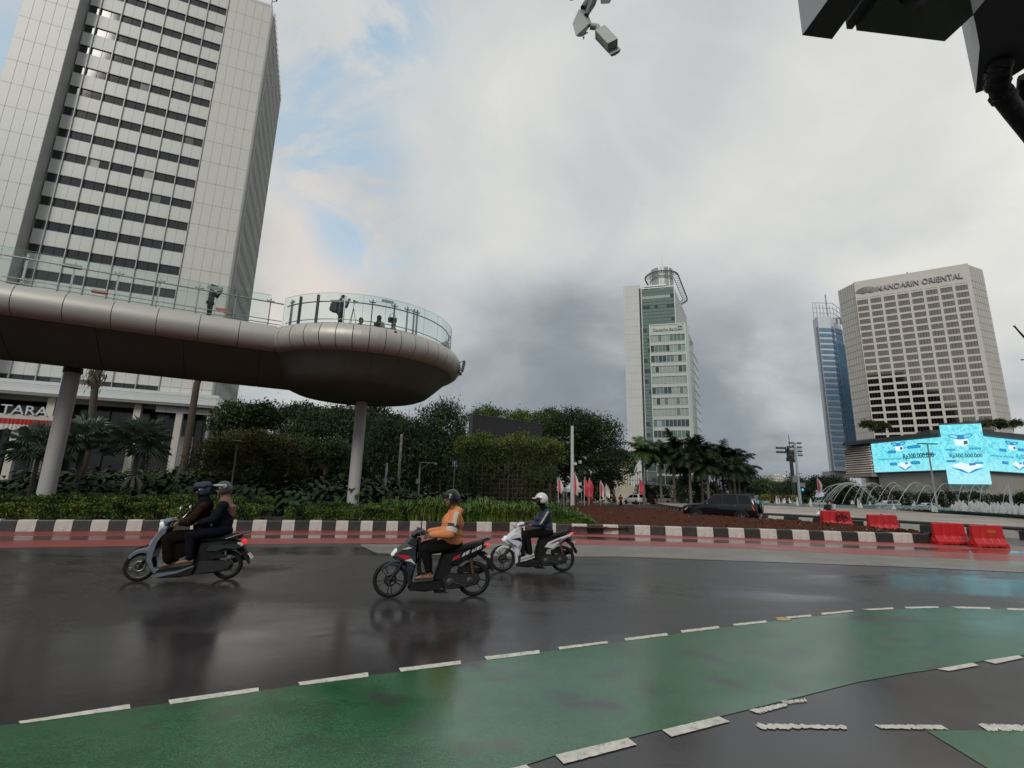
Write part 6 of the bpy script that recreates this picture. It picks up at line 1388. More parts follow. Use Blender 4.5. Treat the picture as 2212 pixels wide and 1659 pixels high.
def make_retro(name, label, c_body, c_rear):
    o = empty(name, (0, 0, 0), 0, label, 'motorbike')
    make_wheel(o, .64, .232, .058, 12, rimm=M_GREYAL); make_wheel(o, -.62, .232, .062, 6, rimm=M_GREYAL)
    b = MB()
    for s in (-1, 1): b.tube([(.34, s*.05, .70), (.50, s*.06, .46), (.64, s*.06, .232)], [.022, .02, .018], 8)
    b.tube([(.34, 0, .60), (.27, 0, .86)], .028, 8); b.build('fork', M_ALLOY, o)
    soft('front_fender', [([(.82, .355), (.785, .43), (.70, .495), (.60, .515), (.50, .49), (.47, .40), (.50, .385), (.55, .44), (.62, .465), (.70, .44), (.76, .39), (.79, .345)], -.065, .065, .02)], c_body, o, .02)
    sh_ = [(.30, .875), (.36, .87), (.42, .80), (.48, .70), (.53, .60), (.555, .47), (.54, .32), (.47, .19), (.38, .10), (.30, .08), (.31, .13), (.40, .19), (.455, .30), (.475, .42), (.465, .54), (.41, .66), (.35, .76), (.29, .82)]
    soft('leg_shield', [(sh_, -.175, .175, .05)], c_body, o, .025)
    soft('headlight', [([(.43, .93), (.46, .90), (.44, .85), (.38, .84), (.37, .92)], -.075, .075, .03)], M_LAMPW, o, .02)
    soft('handlebar_cover', [([(.40, .94), (.36, .99), (.27, 1.0), (.22, .95), (.26, .88), (.36, .85)], -.15, .15, .06)], c_body, o, .03)
    soft('floorboard', [([(.40, .10), (.36, .19), (.20, .20), (0, .22), (-.16, .27), (-.20, .24), (-.16, .10), (.02, .07), (.30, .065)], -.19, .19, .03)], M_BPL, o)
    soft('floor_trim', [([(.40, .095), (.34, .145), (.05, .18), (-.16, .255), (-.17, .235), (.05, .14), (.30, .09)], .185, .205, .004), ([(.40, .095), (.34, .145), (.05, .18), (-.16, .255), (-.17, .235), (.05, .14), (.30, .09)], -.205, -.185, .004)], c_body, o, .004)
    soft('body_core', [([(-.10, .22), (-.14, .45), (-.16, .62), (-.50, .66), (-.80, .62), (-.84, .54), (-.60, .46), (-.44, .30), (-.25, .2)], -.13, .13, .05)], M_BPL, o, .02)
    soft('rear_cowl', [([(-.24, .46), (-.27, .53), (-.36, .59), (-.52, .62), (-.72, .615), (-.84, .575), (-.86, .53), (-.80, .49), (-.60, .465), (-.40, .44)], -.165, .165, .06)], c_rear, o, .03)
    soft('seat', [([(-.10, .64), (-.14, .69), (-.30, .705), (-.44, .70), (-.54, .73), (-.72, .745), (-.80, .72), (-.78, .66), (-.50, .62), (-.16, .61)], -.13, .13, .045)], M_SEATM, o, .03)
    b = MB(); b.tube([(-.56, .12, .66), (-.72, .13, .72), (-.88, .08, .765), (-.90, 0, .77), (-.88, -.08, .765), (-.72, -.13, .72), (-.56, -.12, .66)], .014, 8); b.build('grab_rail', M_GREYAL, o)
    b = MB(); b.lathe([(0, -.865), (.035, -.862), (.05, -.84), (.05, -.80), (.04, -.78)], 20, 'x', c=(0, 0, .60)); b.build('tail_light', M_TAIL, o)
    for s in (-1, 1):
        b = MB(); b.hull([(-.79+dx, s*.12+dy, .575+dz) for dx, dz in ((-.05, .0), (0, .035), (.045, .03), (.03, -.02), (-.03, -.035)) for dy in (-.028, .028)]); b.build('indicator', M_AMB, o)
    soft('rear_fender', [([(-.70, .52), (-.84, .52), (-.90, .42), (-.96, .25), (-.94, .235), (-.86, .36), (-.74, .46)], -.055, .055, .01)], M_BPL, o)
    b = MB(); b.box(-.10, -.005, -.055, .10, .005, .055); pl_ = b.build('number_plate', M_PLATEW, o); pl_.location = (-.955, .0, .375); pl_.rotation_euler = (PI/2-.9, 0, PI/2)
    soft('engine', [([(-.12, .24), (-.20, .33), (-.46, .33), (-.66, .32), (-.72, .26), (-.68, .19), (-.56, .14), (-.36, .11), (-.18, .10), (-.08, .16)], .04, .14, .03), ([(-.10, .20), (-.20, .34), (-.42, .32), (-.42, .14), (-.18, .10)], -.12, .05, .03)], M_ENG, o, .015)
    soft('air_box', [([(-.30, .34), (-.32, .42), (-.52, .44), (-.62, .40), (-.60, .35)], .04, .14, .02)], M_BPL, o)
    b = MB(); b.tube([(-.30, -.11, .18), (-.55, -.14, .24)], .025, 8); b.tube([(-.48, -.15, .22), (-.86, -.16, .34)], [.05, .055], 12); b.build('muffler', M_ALLOY, o)
    b = MB(); b.tube([(-.56, .11, .56), (-.62, .12, .26)], .018, 8); b.build('shock_absorber', M_GREYAL, o)
    b = MB(); b.tube([(.18, -.33, .945), (.22, -.17, .955), (.27, 0, .94), (.22, .17, .955), (.18, .33, .945)], .013, 8); hb__ = b.build('handlebar', M_GREYAL, o)
    for s in (-1, 1):
        g = MB(); g.tube([(.178, s*.335, .945), (.205, s*.22, .952)], .019, 10); g.build('grip', M_BPL, hb__)
        g = MB(); g.tube([(.20, s*.19, .97), (.15, s*.22, 1.05), (.13, s*.25, 1.10)], .006, 6); ms = g.build('mirror_stalk', M_CHR, o)
        g = MB(); g.lathe([(0, -.014), (.05, -.012), (.058, 0), (.05, .010), (0, .012)], 20, 'x', c=(.125, s*.255, 1.14)); g.build('mirror_back', M_CHR, ms)
    b = MB(); b.tube([(.52, .09, .58), (.60, .17, .545), (.68, .20, .51)], .009, 5); b.hull([(.60, .15, .55), (.72, .19, .50), (.69, .21, .515), (.58, .19, .565), (.62, .16, .53)]); b.build('front_indicator', M_BPL, o)
    return o
def place_bike(o, fu, ru, s=1.0):
    F_, R_ = G(*fu), G(*ru); m_ = (F_+R_)/2; o.location = (m_.x, m_.y, 0); o.rotation_euler = (0, 0, math.atan2(F_.y-R_.y, F_.x-R_.x)); o.scale = (s, s, s); return (F_-R_).length
bike1 = make_retro('retro_scooter', 'rounded grey blue scooter with dark rear carrying two people, leftmost on the road', M_GSIL, mat('gloss_green_black', (.008, .016, .016), .15, coat=.8, var=0))
place_bike(bike1, (299, 1256), (488, 1251), 1.04)
bike2 = make_scooter('scooter', 'black scooter with red and white decals under the rider in orange', M_GBLK, M_GNAVY, M_GBLK, M_GBLK, 'red'); place_bike(bike2, (843, 1291), (1019, 1288), 1.0)
bike3 = make_scooter('scooter', 'white scooter with spoked black wheels, rightmost of the three near bikes', M_GWHT, M_GWHT, M_GWHT, M_GWHT, 'blue'); place_bike(bike3, (1083, 1235), (1216, 1235), 1.0)
b = MB(); b.box(-.10, -.005, -.045, .10, .005, .045); fp = b.build('front_plate', M_PLATEB, bike3); fp.location = (.40, 0, .90); fp.rotation_euler = (PI/2-.5, 0, PI/2)
b = MB(); b.box(-.11, -.004, -.055, .11, .004, .055); fq = b.build('plate_edge', M_PLATEW, fp); fq.location = (0, .006, 0)
# ================================================================== cars
M_CGL = mat('car_glass', (.004, .005, .006), .08, spec=.35, var=0); M_ARCH = mat('wheel_arch', (.01, .01, .01), .8)
def make_car(name, label, paint, st, wheels, R=.36, hw=.9, glass=None, cat='car', rails=False, spare=False, detail=True, group=None):
    """st: stations front to back (x, z_low, z_belt, half_belt, z_top, half_top)"""
    o = empty(name, (0, 0, 0), 0, label, cat, group)
    b = MB(); vs = []; n = 12
    for x, zl, zb, wb, zt, wt in st:
        half = [(wb*.86, zl), (wb*.97, zl+.10), (wb*1.0, lerp(zl, zb, .55)), (wb*.985, zb), (lerp(wb*.95, wt, .5) if zt > zb+.1 else wb*.93, lerp(zb, zt, .55)), (wt, zt)]
        vs += [(x, y, z) for y, z in half]+[(x, -y, z) for y, z in reversed(half)]
    m_ = len(st); fs = [(i*n+k, i*n+(k+1) % n, (i+1)*n+(k+1) % n, (i+1)*n+k) for i in range(m_-1) for k in range(n)]+[tuple(range(n)), tuple(reversed(range((m_-1)*n, m_*n)))]
    b.add(vs, fs, 0, True); body = b.build('body', paint, o)
    md = body.modifiers.new('bevel', 'BEVEL'); md.width = .035; md.segments = 3; md.limit_method = 'ANGLE'; md.angle_limit = math.radians(24)
    g = MB(); cab = [s for s in st if s[4] > s[2]+.25]; 
    def side(s, y, off=.012):
        x, zl, zb, wb, zt, wt = s; return wb, wt
    def pt(x, f, sgn, off=.014):              # point on the cabin side at height fraction f
        for a, c in zip(st, st[1:]):
            if (a[0]-x)*(c[0]-x) <= 0 and a[0] != c[0]:
                t = (x-a[0])/(c[0]-a[0]); v = [lerp(a[i], c[i], t) for i in range(6)]; break
        else: v = list(st[-1])
        zb, wb, zt, wt = v[2], v[3], v[4], v[5]; mw = lerp(wb*.95, wt, .5); mz = lerp(zb, zt, .55); zz = lerp(zb, zt, f)
        y = lerp(wb*.985, mw, f/.55) if f < .55 else lerp(mw, wt, (f-.55)/.45)
        return (x, sgn*(y+off), zz)
    return o, body, pt
def finish_car(o, pt, wins, wheels, R, hw, paint, front, rear, rails=None, spare=None, handles=(), wind=None, back=None, zl=.3, tail=None, tail_m=None):
    for s in (-1, 1):
        for w in wins:
            b = MB(); b.add([pt(x, f, s) for x, f in w], [tuple(range(len(w)))]); b.build('side_window', M_CGL, o, fix=False)
        for x in wheels:
            b = MB(); b.lathe([(0, .0), (R*.98, .0), (R, .04), (R, .20), (R*.96, .235), (R*.66, .24), (R*.62, .215), (0, .215)], 28, 'y', c=(0, -.12, 0)); t_ = b.build('wheel', M_TYRE, o); t_.location = (x, s*(hw-.10), R); t_.scale = (1, s, 1)
            c = MB(); c.lathe([(0, .105), (R*.16, .108), (R*.18, .10), (R*.60, .095), (R*.62, .09)], 24, 'y')
            for k in range(6): c.cbox(0, .108, R*.38, R*.13, .02, R*.44, M=Matrix.Rotation(2*PI*k/6, 4, 'Y'))
            c.build('rim', M_GREYAL, t_)
            a = MB(); a.lathe([(R*1.16, 0), (R*1.16, .03), (R*1.02, .03), (R*1.02, 0)], 28, 'y', closed=True); q = a.build('wheel_arch', M_ARCH, o); q.location = (x, s*(hw-.012), R*1.02)
            a = MB(); a.lathe([(0, 0), (R*1.08, 0)], 28, 'y'); q = a.build('wheel_well', M_ARCH, o); q.location = (x, s*(hw+.003), R*1.02)
        for x, f in handles:
            p = pt(x, f, s, .03); b = MB(); b.cbox(p[0], p[1], p[2]-.10, .17, .02, .025); b.build('door_handle', M_CHR, o)
        b = MB(); p = pt(wins[0][0][0]-.12, .06, s, .02); b.hull([(p[0]+dx, p[1]+dy*s, p[2]+dz) for dx in (-.06, .06) for dy in (.02, .2) for dz in (-.02, .13)]); b.build('side_mirror', paint, o)
        b = MB(); fx, fz = front; b.hull([(fx-.02, s*hw*.58, fz), (fx-.02, s*hw*.58, fz+.14), (fx-.38, s*(hw+.005), fz+.19), (fx-.14, s*(hw*.985), fz-.02), (fx-.1, s*hw*.6, fz+.06)]); b.build('headlight', M_LAMPW, o)
        rx, rz = rear; b = MB(); b.hull([(rx-.03, s*hw*.72, rz), (rx-.03, s*hw*.72, rz+.22), (rx+.20, s*(hw+.008), rz+.24), (rx+.06, s*(hw+.008), rz-.04), (rx+.1, s*hw*.7, rz+.1)]); b.build('tail_light', M_TAIL, o)
    if wind: b = MB(); b.add(wind, [tuple(range(len(wind)))]); b.build('windscreen', M_CGL, o, fix=False)
    if back: b = MB(); b.add(back, [tuple(range(len(back)))]); b.build('rear_window', M_CGL, o, fix=False)
    b = MB(); b.cbox(rear[0]-.035, 0, rear[1]-.22, .02, .42, .13); b.build('number_plate', M_PLATEB, o)
# the near black SUV
pblk = mat('car_black', (.005, .005, .007), .15, coat=.3, var=0)
st = [(2.36, .42, .86, .62, .90, .50), (2.28, .34, .92, .82, 1.00, .70), (1.9, .30, 1.02, .92, 1.10, .78), (1.25, .28, 1.08, .94, 1.16, .84), (.98, .28, 1.12, .95, 1.22, .82), (.30, .28, 1.14, .96, 1.74, .70), (-.2, .28, 1.15, .96, 1.80, .71), (-1.2, .28, 1.17, .96, 1.81, .71), (-1.95, .30, 1.18, .95, 1.77, .69), (-2.12, .34, 1.16, .93, 1.55, .74), (-2.26, .40, 1.08, .90, 1.16, .80), (-2.28, .5, .8, .86, .95, .8)]
suv, bd, pt = make_car('suv', 'black seven seat SUV with a spare wheel on its tailgate behind the soil mound', pblk, st, (1.42, -1.35), hw=.95)
finish_car(suv, pt, [[(.86, .06), (.32, .90), (-.24, .93), (-.24, .05)], [(-.32, .05), (-.32, .93), (-1.08, .93), (-1.16, .05)], [(-1.24, .06), (-1.18, .92), (-1.84, .88), (-1.98, .10)]], (1.42, -1.38), .38, .955, pblk, (2.30, .70), (-2.20, .86), handles=((-.05, 0), (-1.0, 0)),
    wind=[(.98, .70, 1.24), (.34, .62, 1.72), (.34, -.62, 1.72), (.98, -.70, 1.24)], back=[(-2.02, .60, 1.70), (-2.20, .70, 1.22), (-2.20, -.70, 1.22), (-2.02, -.60, 1.70)])
for s in (-1, 1): b = MB(); b.tube([(.1, s*.60, 1.80), (.05, s*.60, 1.87), (-1.7, s*.60, 1.87), (-1.78, s*.60, 1.80)], .022, 6); b.build('roof_rail', M_ALLOY, suv)
b = MB(); b.hull([(-1.90, y, 1.80) for y in (-.6, .6)]+[(-2.22, y, 1.755) for y in (-.58, .58)]+[(-1.9, y, 1.75) for y in (-.6, .6)]+[(-2.2, y, 1.73) for y in (-.58, .58)]); b.build('roof_spoiler', pblk, suv)
b = MB(); b.lathe([(.0, -2.46), (.30, -2.46), (.355, -2.43), (.36, -2.30), (.2, -2.28)], 32, 'x', c=(0, -.05, 1.0)); sp = b.build('spare_wheel', mat('spare_cover_black', (.02, .02, .02), .3), suv)
b = MB(); b.lathe([(0, -2.485), (.24, -2.48), (.27, -2.463)], 32, 'x', c=(0, -.05, 1.0)); b.build('spare_cover', mat('spare_silver', (.30, .30, .30), .3, metal=.5, var=.3, vscale=9), sp)
F_, R_ = G(*r1(1105, 875)), G(*r1(1700, 912)); 
suv.location = (14.1, 33.5, 0); suv.rotation_euler = (0, 0, math.radians(144))
# ================================================================== people
SKIN = mat('skin_brown', (.20, .105, .065), .5, var=.06, vscale=20); HAIR = mat('hair_black', (.010, .009, .009), .5)
def remesh(parts, name, m, parent, vox=.011, smooth=4):
    """joins overlapping shapes into one continuous surface"""
    b = MB()
    for p in parts:
        if p[0] == 'c':                       # tapered capsule
            _, a, c, r0, r1 = p; a, c = Vector(a), Vector(c); d = (c-a); L = d.length; d = d.normalized() if L else Vector((0, 0, 1)); pts = []; rs = []
            for k in range(4): t = k/4; pts.append(a-d*r0*math.cos(t*PI/2)); rs.append(max(.0005, r0*math.sin(t*PI/2)))
            pts += [a, c]; rs += [r0, r1]
            for k in range(1, 5): t = k/4; pts.append(c+d*r1*math.sin(t*PI/2)); rs.append(max(.0005, r1*math.cos(t*PI/2)))
            b.tube(pts, rs, 12)
        elif p[0] == 'e':                     # ellipsoid centre radii (rotation about y)
            _, c, r, *rot = p; bm = bmesh.new(); bmesh.ops.create_uvsphere(bm, u_segments=18, v_segments=12, radius=1); Mx = Matrix.Translation(c) @ (Matrix.Rotation(rot[0], 4, 'Y') if rot else Matrix()) @ Matrix.Diagonal((*r, 1))
            bm.verts.index_update(); b.add([Mx @ v.co for v in bm.verts], [tuple(v.index for v in f.verts) for f in bm.faces]); bm.free()
        elif p[0] == 'h': b.hull(p[1])
    o = b.build(name, m, None); md = o.modifiers.new('r', 'REMESH'); md.mode = 'VOXEL'; md.voxel_size = vox; md.use_smooth_shade = True
    if smooth: ms = o.modifiers.new('s', 'SMOOTH'); ms.iterations = smooth; ms.factor = .5
    dg = bpy.context.evaluated_depsgraph_get(); dg.update(); me = bpy.data.meshes.new_from_object(o.evaluated_get(dg)); me.name = name; me.materials.clear(); me.materials.append(m)
    for q in me.polygons: q.use_smooth = True
    old = o.data; o.modifiers.clear(); o.data = me; bpy.data.meshes.remove(old); o.parent = parent; return o
def V3(*a): return Vector(a)
def head_parts(c, f, s=1.0, tilt=0):         # c head centre, f facing (unit, horizontal)
    l = Vector((-f.y, f.x, 0)); up_ = Vector((0, 0, 1)); P_ = [('e', c+up_*.02*s, (.082*s, .078*s, .105*s)), ('e', c+f*.02*s-up_*.045*s, (.066*s, .058*s, .07*s)), ('c', c+f*.088*s+up_*.005, c+f*.103*s-up_*.025*s, .010*s, .015*s), ('c', c+f*.070*s-up_*.062*s-l*.02, c+f*.070*s-up_*.062*s+l*.02, .016*s, .016*s), ('e', c+f*.062*s-up_*.098*s, (.024*s, .024*s, .02*s)),
        ('e', c+l*.078*s-f*.005*s, (.018*s, .010*s, .028*s)), ('e', c-l*.078*s-f*.005*s, (.018*s, .010*s, .028*s)), ('c', c+f*.076*s+up_*.032*s-l*.035, c+f*.076*s+up_*.032*s+l*.035, .011*s, .011*s)]
    return P_
def hand_parts(w, d, palm_n, s=1.0, curl=1.0, side=1):
    """w wrist, d direction of the hand, palm_n palm normal; fingers bend towards palm_n, thumb leaves the side"""
    d = d.normalized(); n = palm_n.normalized(); l = d.cross(n).normalized()*side; P_ = [('c', w, w+d*.03*s, .022*s, .024*s)]
    pe = w+d*.085*s
    for k in range(4):
        o_ = l*(.033-.0215*k)*s; P_.append(('c', w+d*.02*s+o_*.7, pe+o_, .0135*s, .0125*s)); L = (.028, .032, .030, .023)[k]*s
        a = pe+o_; d1 = (d*math.cos(.9*curl)+n*math.sin(.9*curl)); b_ = a+d1*L*1.25; d2 = (d*math.cos(2.0*curl)+n*math.sin(2.0*curl)); c_ = b_+d2*L; d3 = (d*math.cos(2.9*curl)+n*math.sin(2.9*curl)); e_ = c_+d3*L*.7
        P_ += [('c', a, b_, .0098*s, .0090*s), ('c', b_, c_, .0090*s, .0082*s), ('c', c_, e_, .0082*s, .0072*s)]
    t0 = w+d*.025*s+l*.026*s; t1 = t0+(l*.55+d*.5+n*.65).normalized()*.038*s; t2 = t1+(d*.55+n*.85-l*.1).normalized()*.030*s; P_ += [('c', t0, t1, .0125*s, .0105*s), ('c', t1, t2, .0105*s, .0085*s)]; return P_
def helmet(parent, c, f, m, s=1.0, peak=None, shield=None, name='helmet', tilt=0.0, lowfront=False):
    bm = bmesh.new(); bmesh.ops.create_uvsphere(bm, u_segments=36, v_segments=24, radius=1); R_ = Vector((.142*s, .122*s, .138*s))
    kill = []
    for v in bm.verts:
        p = v.co
        if p.z < -.62: kill.append(v)
        elif p.x > .30 and p.z < .16 and not (p.x < .46 and abs(p.y) > .80): kill.append(v)
    bmesh.ops.delete(bm, geom=kill, context='VERTS')
    for v in bm.verts: v.co = Vector((v.co.x*R_.x, v.co.y*R_.y, v.co.z*R_.z))
    me = bpy.data.meshes.new(name); bm.to_mesh(me); bm.free(); me.materials.append(m); o = bpy.data.objects.new(name, me); COL.objects.link(o); o.parent = parent; o.location = c+Vector((0, 0, .018)); o.rotation_euler = (0, -tilt, math.atan2(f.y, f.x))
    for q in me.polygons: q.use_smooth = True
    sd_ = o.modifiers.new('shell', 'SOLIDIFY'); sd_.thickness = .018; sd_.offset = -1
    e = MB(); pts = []
    for k in range(25): a = lerp(-1.22, 1.22, k/24); pts.append((R_.x*1.012*math.cos(a)*.99, R_.y*1.012*math.sin(a)*.99, R_.z*.17))
    e.tube(pts, .006, 6); e.build('helmet_trim', M_BPL, o)
    if peak:
        b = MB(); n = 11; top = []; 
        for r_, z in ((1.0, .30), (1.28, .26), (1.42, .20)):
            for k in range(n): a = lerp(-.85, .85, k/(n-1)); top.append((R_.x*r_*math.cos(a*.8)*1.0, R_.y*(.95+.05*r_)*math.sin(a)*1.0, R_.z*z-.012*abs(a)))
        b.add(top, [(j*n+i, j*n+i+1, (j+1)*n+i+1, (j+1)*n+i) for j in range(2) for i in range(n-1)], 0, True); q = b.build('visor_peak', peak, o, fix=False); q.modifiers.new('t', 'SOLIDIFY').thickness = .006
    for sg in (-1, 1): b = MB(); b.lathe([(0, .006), (.020, .005), (.024, 0)], 16, 'y'); q = b.build('helmet_pivot', M_GREYAL, o); q.location = (.035*s, sg*(R_.y*.955), .005); q.scale = (1, sg, 1)
    b = MB()
    for sg in (-1, 1): b.tube([(.03, sg*.105*s, -.07*s), (.045, sg*.07*s, -.115*s), (.045, 0, -.128*s)], .006, 5)
    b.build('chin_strap', M_BPL, o)
    return o
def person(name, label, J, mats, garment, cat='person', vox=.009, parent_xf=None, helmet_args=None, s=1.0, shoes=None, belly=.0, hair=True, fingers=True, skirt=None, head_wrap=None):
    """J: joint positions in the local frame; garment: radii of torso and limbs"""
    o = empty(name, (0, 0, 0), 0, label, cat); f = J.get('face', V3(1, 0, 0))
    sh = [J['shL'], J['shR']]; hp_ = [J['hipL'], J['hipR']]; shc = (sh[0]+sh[1])/2; hc = (hp_[0]+hp_[1])/2; up_ = (shc-hc).normalized(); ch = lerp(hc, shc, .68); wst = lerp(hc, shc, .32)
    B = head_parts(J['head'], f, s)+[('c', shc+up_*.02, J['head']-V3(0, 0, .06), .052*s, .048*s), ('e', ch, (.10, .155, .16)), ('e', wst, (.095, .13, .13)), ('e', hc, (.11, .15, .11))]
    for i in (0, 1):
        k = 'LR'[i]; sd_ = 1 if i == 0 else -1
        B += [('c', sh[i], J['el'+k], .046, .036), ('c', J['el'+k], J['wr'+k], .036, .024), ('c', hp_[i], J['kn'+k], .075, .050), ('c', J['kn'+k], J['an'+k], .050, .034), ('c', shc, sh[i], .05, .05)]
        hd = J.get('hd'+k, (J['wr'+k]-J['el'+k])); B += hand_parts(J['wr'+k], hd, J.get('pn'+k, V3(0, 0, -1)), s, J.get('curl', 1.0), sd_*J.get('ts', 1)) if fingers else [('c', J['wr'+k], J['wr'+k]+hd.normalized()*.1, .026, .02)]
        ft = J['to'+k]-J['an'+k]; B += [('c', J['an'+k]-V3(0, 0, .03)-ft.normalized()*.03, J['to'+k]-ft*.3, .032, .034), ('c', J['to'+k]-ft*.35, J['to'+k], .034, .024)]
    body = remesh(B, 'body', mats.get('skin', SKIN), o, vox, 2)
    g = garment; T = [('e', ch+f*.01, (g['cx'], g['cy'], .19)), ('e', wst+f*belly, (g['wx'], g['wy'], .17)), ('e', lerp(hc, wst, .25)+f*belly*.5, (g['wx']*1.0, g['wy']*1.02, .13)), ('c', shc-up_*.02, shc+up_*.045, .085, .058)]
    for i in (0, 1):
        k = 'LR'[i]; T += [('c', shc+(sh[i]-shc)*.4, sh[i], .075, g['a0']*1.08), ('c', sh[i], J['el'+k], g['a0'], g['a1']), ('c', J['el'+k], lerp(J['el'+k], J['wr'+k], g.get('sl', .95)), g['a1'], g['a2'])]
        m_ = lerp(sh[i], J['el'+k], .6); T.append(('e', m_+V3(.01, 0, -.01), (g['a0']*1.05, g['a0']*1.02, g['a0']*1.1)))
    if g.get('hood'): T += [('e', shc+up_*.07-f*.055, (.085, .115, .055), -.5), ('c', shc+up_*.05+f*.05+V3(0, .03, 0), shc+up_*.0+f*.10+V3(0, .02, 0), .03, .02)]
    jk = remesh(T, g.get('name', 'jacket'), mats['top'], o, .011, 3)
    tx = bpy.data.textures.get('folds') or bpy.data.textures.new('folds', 'CLOUDS'); tx.noise_scale = .09; dm = jk.modifiers.new('folds', 'DISPLACE'); dm.texture = tx; dm.strength = .016; dm.mid_level = .5; dm.texture_coords = 'LOCAL'
    if skirt is not None:
        q = remesh(skirt, 'skirt', mats['legs'], o, .012, 4)
    else:
        L_ = [('e', hc, (g.get('hx', .15), g.get('hy', .185), .115))]
        for i in (0, 1): k = 'LR'[i]; L_ += [('c', hp_[i], J['kn'+k], g['l0'], g['l1']), ('c', J['kn'+k], lerp(J['kn'+k], J['an'+k], g.get('ll', .92)), g['l1']*.98, g['l2'])]
        q = remesh(L_, 'trousers', mats['legs'], o, .011, 3)
    dm = q.modifiers.new('folds', 'DISPLACE'); dm.texture = tx; dm.strength = .014; dm.texture_coords = 'LOCAL'
    if shoes:
        for i in (0, 1):
            k = 'LR'[i]; a, t = J['an'+k], J['to'+k]; d = (t-a); d = d.normalized()
            if shoes[1] == 'shoe':
                sh_o = remesh([('c', a-V3(0, 0, .02)-d*.05, a+(t-a)*.5-V3(0, 0, .015), .048, .045), ('c', a+(t-a)*.4-V3(0, 0, .015), t+d*.02-V3(0, 0, .005), .046, .036), ('c', a, a+V3(0, 0, .03), .044, .042)], 'shoe', shoes[0], o, .010, 2)
                b = MB(); n_ = V3(0, 0, -1); c0 = a-d*.09; b.hull([c0+V3(0, s_, 0)+n_*z for s_ in (-.035, .035) for z in (.065, .085)]+[t+d*.055+V3(0, s_, 0)+n_*z for s_ in (-.025, .025) for z in (.032, .048)]+[lerp(a, t, .6)+V3(0, s_, 0)+n_*z for s_ in (-.046, .046) for z in (.045, .066)]); b.build('sole', mat('sole_white', (.5, .5, .48), .6), sh_o)
            else:
                b = MB(); c0 = a-d*.06; b.hull([c0+V3(0, s_, -z) for s_ in (-.035, .035) for z in (.062, .075)]+[t+d*.03+V3(0, s_, -z) for s_ in (-.03, .03) for z in (.026, .040)]+[lerp(a, t, .6)+V3(0, s_, -z) for s_ in (-.045, .045) for z in (.042, .055)]); so = b.build('sandal', shoes[0], o)
                b = MB(); m_ = lerp(a, t, .62); b.tube([m_+V3(0, .046, -.035), m_+V3(.005, .02, .036), m_+V3(.005, -.02, .036), m_+V3(0, -.046, -.035)], .012, 6); b.build('sandal_strap', shoes[0], so)
    l_ = Vector((-f.y, f.x, 0))
    for sg in (-1, 1): b = MB(); bm = None; c_ = J['head']+f*.080*s+l_*sg*.031*s+V3(0, 0, .012); b.hull([c_+Vector((math.cos(a)*.012*l_.x+f.x*.004*math.cos(a*2), math.cos(a)*.012*l_.y, math.sin(a)*.006)) for a in [k*PI/4 for k in range(8)]]+[c_+f*.005]); b.build('eye', HAIR, o)
    if hair: remesh([('e', J['head']+V3(0, 0, .035)-f*.012, (.090*s, .087*s, .098*s)), ('e', J['head']-f*.045+V3(0, 0, -.02), (.055*s, .075*s, .08*s))], 'hair', HAIR, o, .010, 2)
    return o
def sym(x, z, y): return V3(x, y, z), V3(x, -y, z)
def seated(head, sh, shy, hip, hy, el, ely, wr, wry, kn, kny, an, any_, to, toy, **k):
    J = {}; J['head'] = V3(head[0], 0, head[1]); J['shL'], J['shR'] = sym(*sh, shy); J['hipL'], J['hipR'] = sym(*hip, hy); J['elL'], J['elR'] = sym(*el, ely); J['wrL'], J['wrR'] = sym(*wr, wry)
    J['knL'], J['knR'] = sym(*kn, kny); J['anL'], J['anR'] = sym(*an, any_); J['toL'], J['toR'] = sym(*to, toy); J.update(k); return J
def on_bike(o, bike, dz=0): o.location = bike.location; o.rotation_euler = bike.rotation_euler; o.scale = bike.scale; return o
def patch(parent, name, pts_r, m):            # band of cloth round a limb: centre line points with radius
    b = MB(); b.tube([p for p, r in pts_r], [r for p, r in pts_r], 20, cap=False); return b.build(name, m, parent, fix=False)
# --- rider in orange
M_OR = mat('orange_fleece', (.64, .235, .09), .85, var=.10, vscale=9, bump=.25, bscale=60); M_CREAM = mat('cream_cloth', (.52, .45, .38), .85); M_NAVC = mat('navy_cloth', (.025, .027, .045), .85); M_BLKC = mat('black_cloth', (.008, .007, .008), .9, var=.2, vscale=10, spec=.12)
J = seated((-.235, 1.475), (-.29, 1.235), .205, (-.26, .80), .10, (-.215, .965), .315, (.075, .945), .315, (.13, .735), .155, (.045, .36), .15, (.24, .27), .155, hdL=V3(1, .1, .05), hdR=V3(1, -.1, .05))
J['knL'] = V3(.15, .165, .715); J['anL'] = V3(.055, .165, .345); J['toL'] = V3(.25, .175, .305)
rid = person('person', 'heavy set rider in an orange hooded sweatshirt and black helmet on the middle scooter', J, {'top': M_OR, 'legs': M_BLKC}, dict(cx=.178, cy=.215, wx=.205, wy=.22, a0=.092, a1=.080, a2=.052, l0=.115, l1=.085, l2=.058, hood=True, hx=.19, hy=.20, ll=.80), belly=.035, hair=False, shoes=(mat('sandal_grey', (.07, .065, .06), .6), 'sandal'), vox=.008)
helmet(rid, J['head'], V3(1, 0, 0), mat('helmet_black', (.010, .011, .013), .3, coat=.15), 1.0, tilt=-.05)
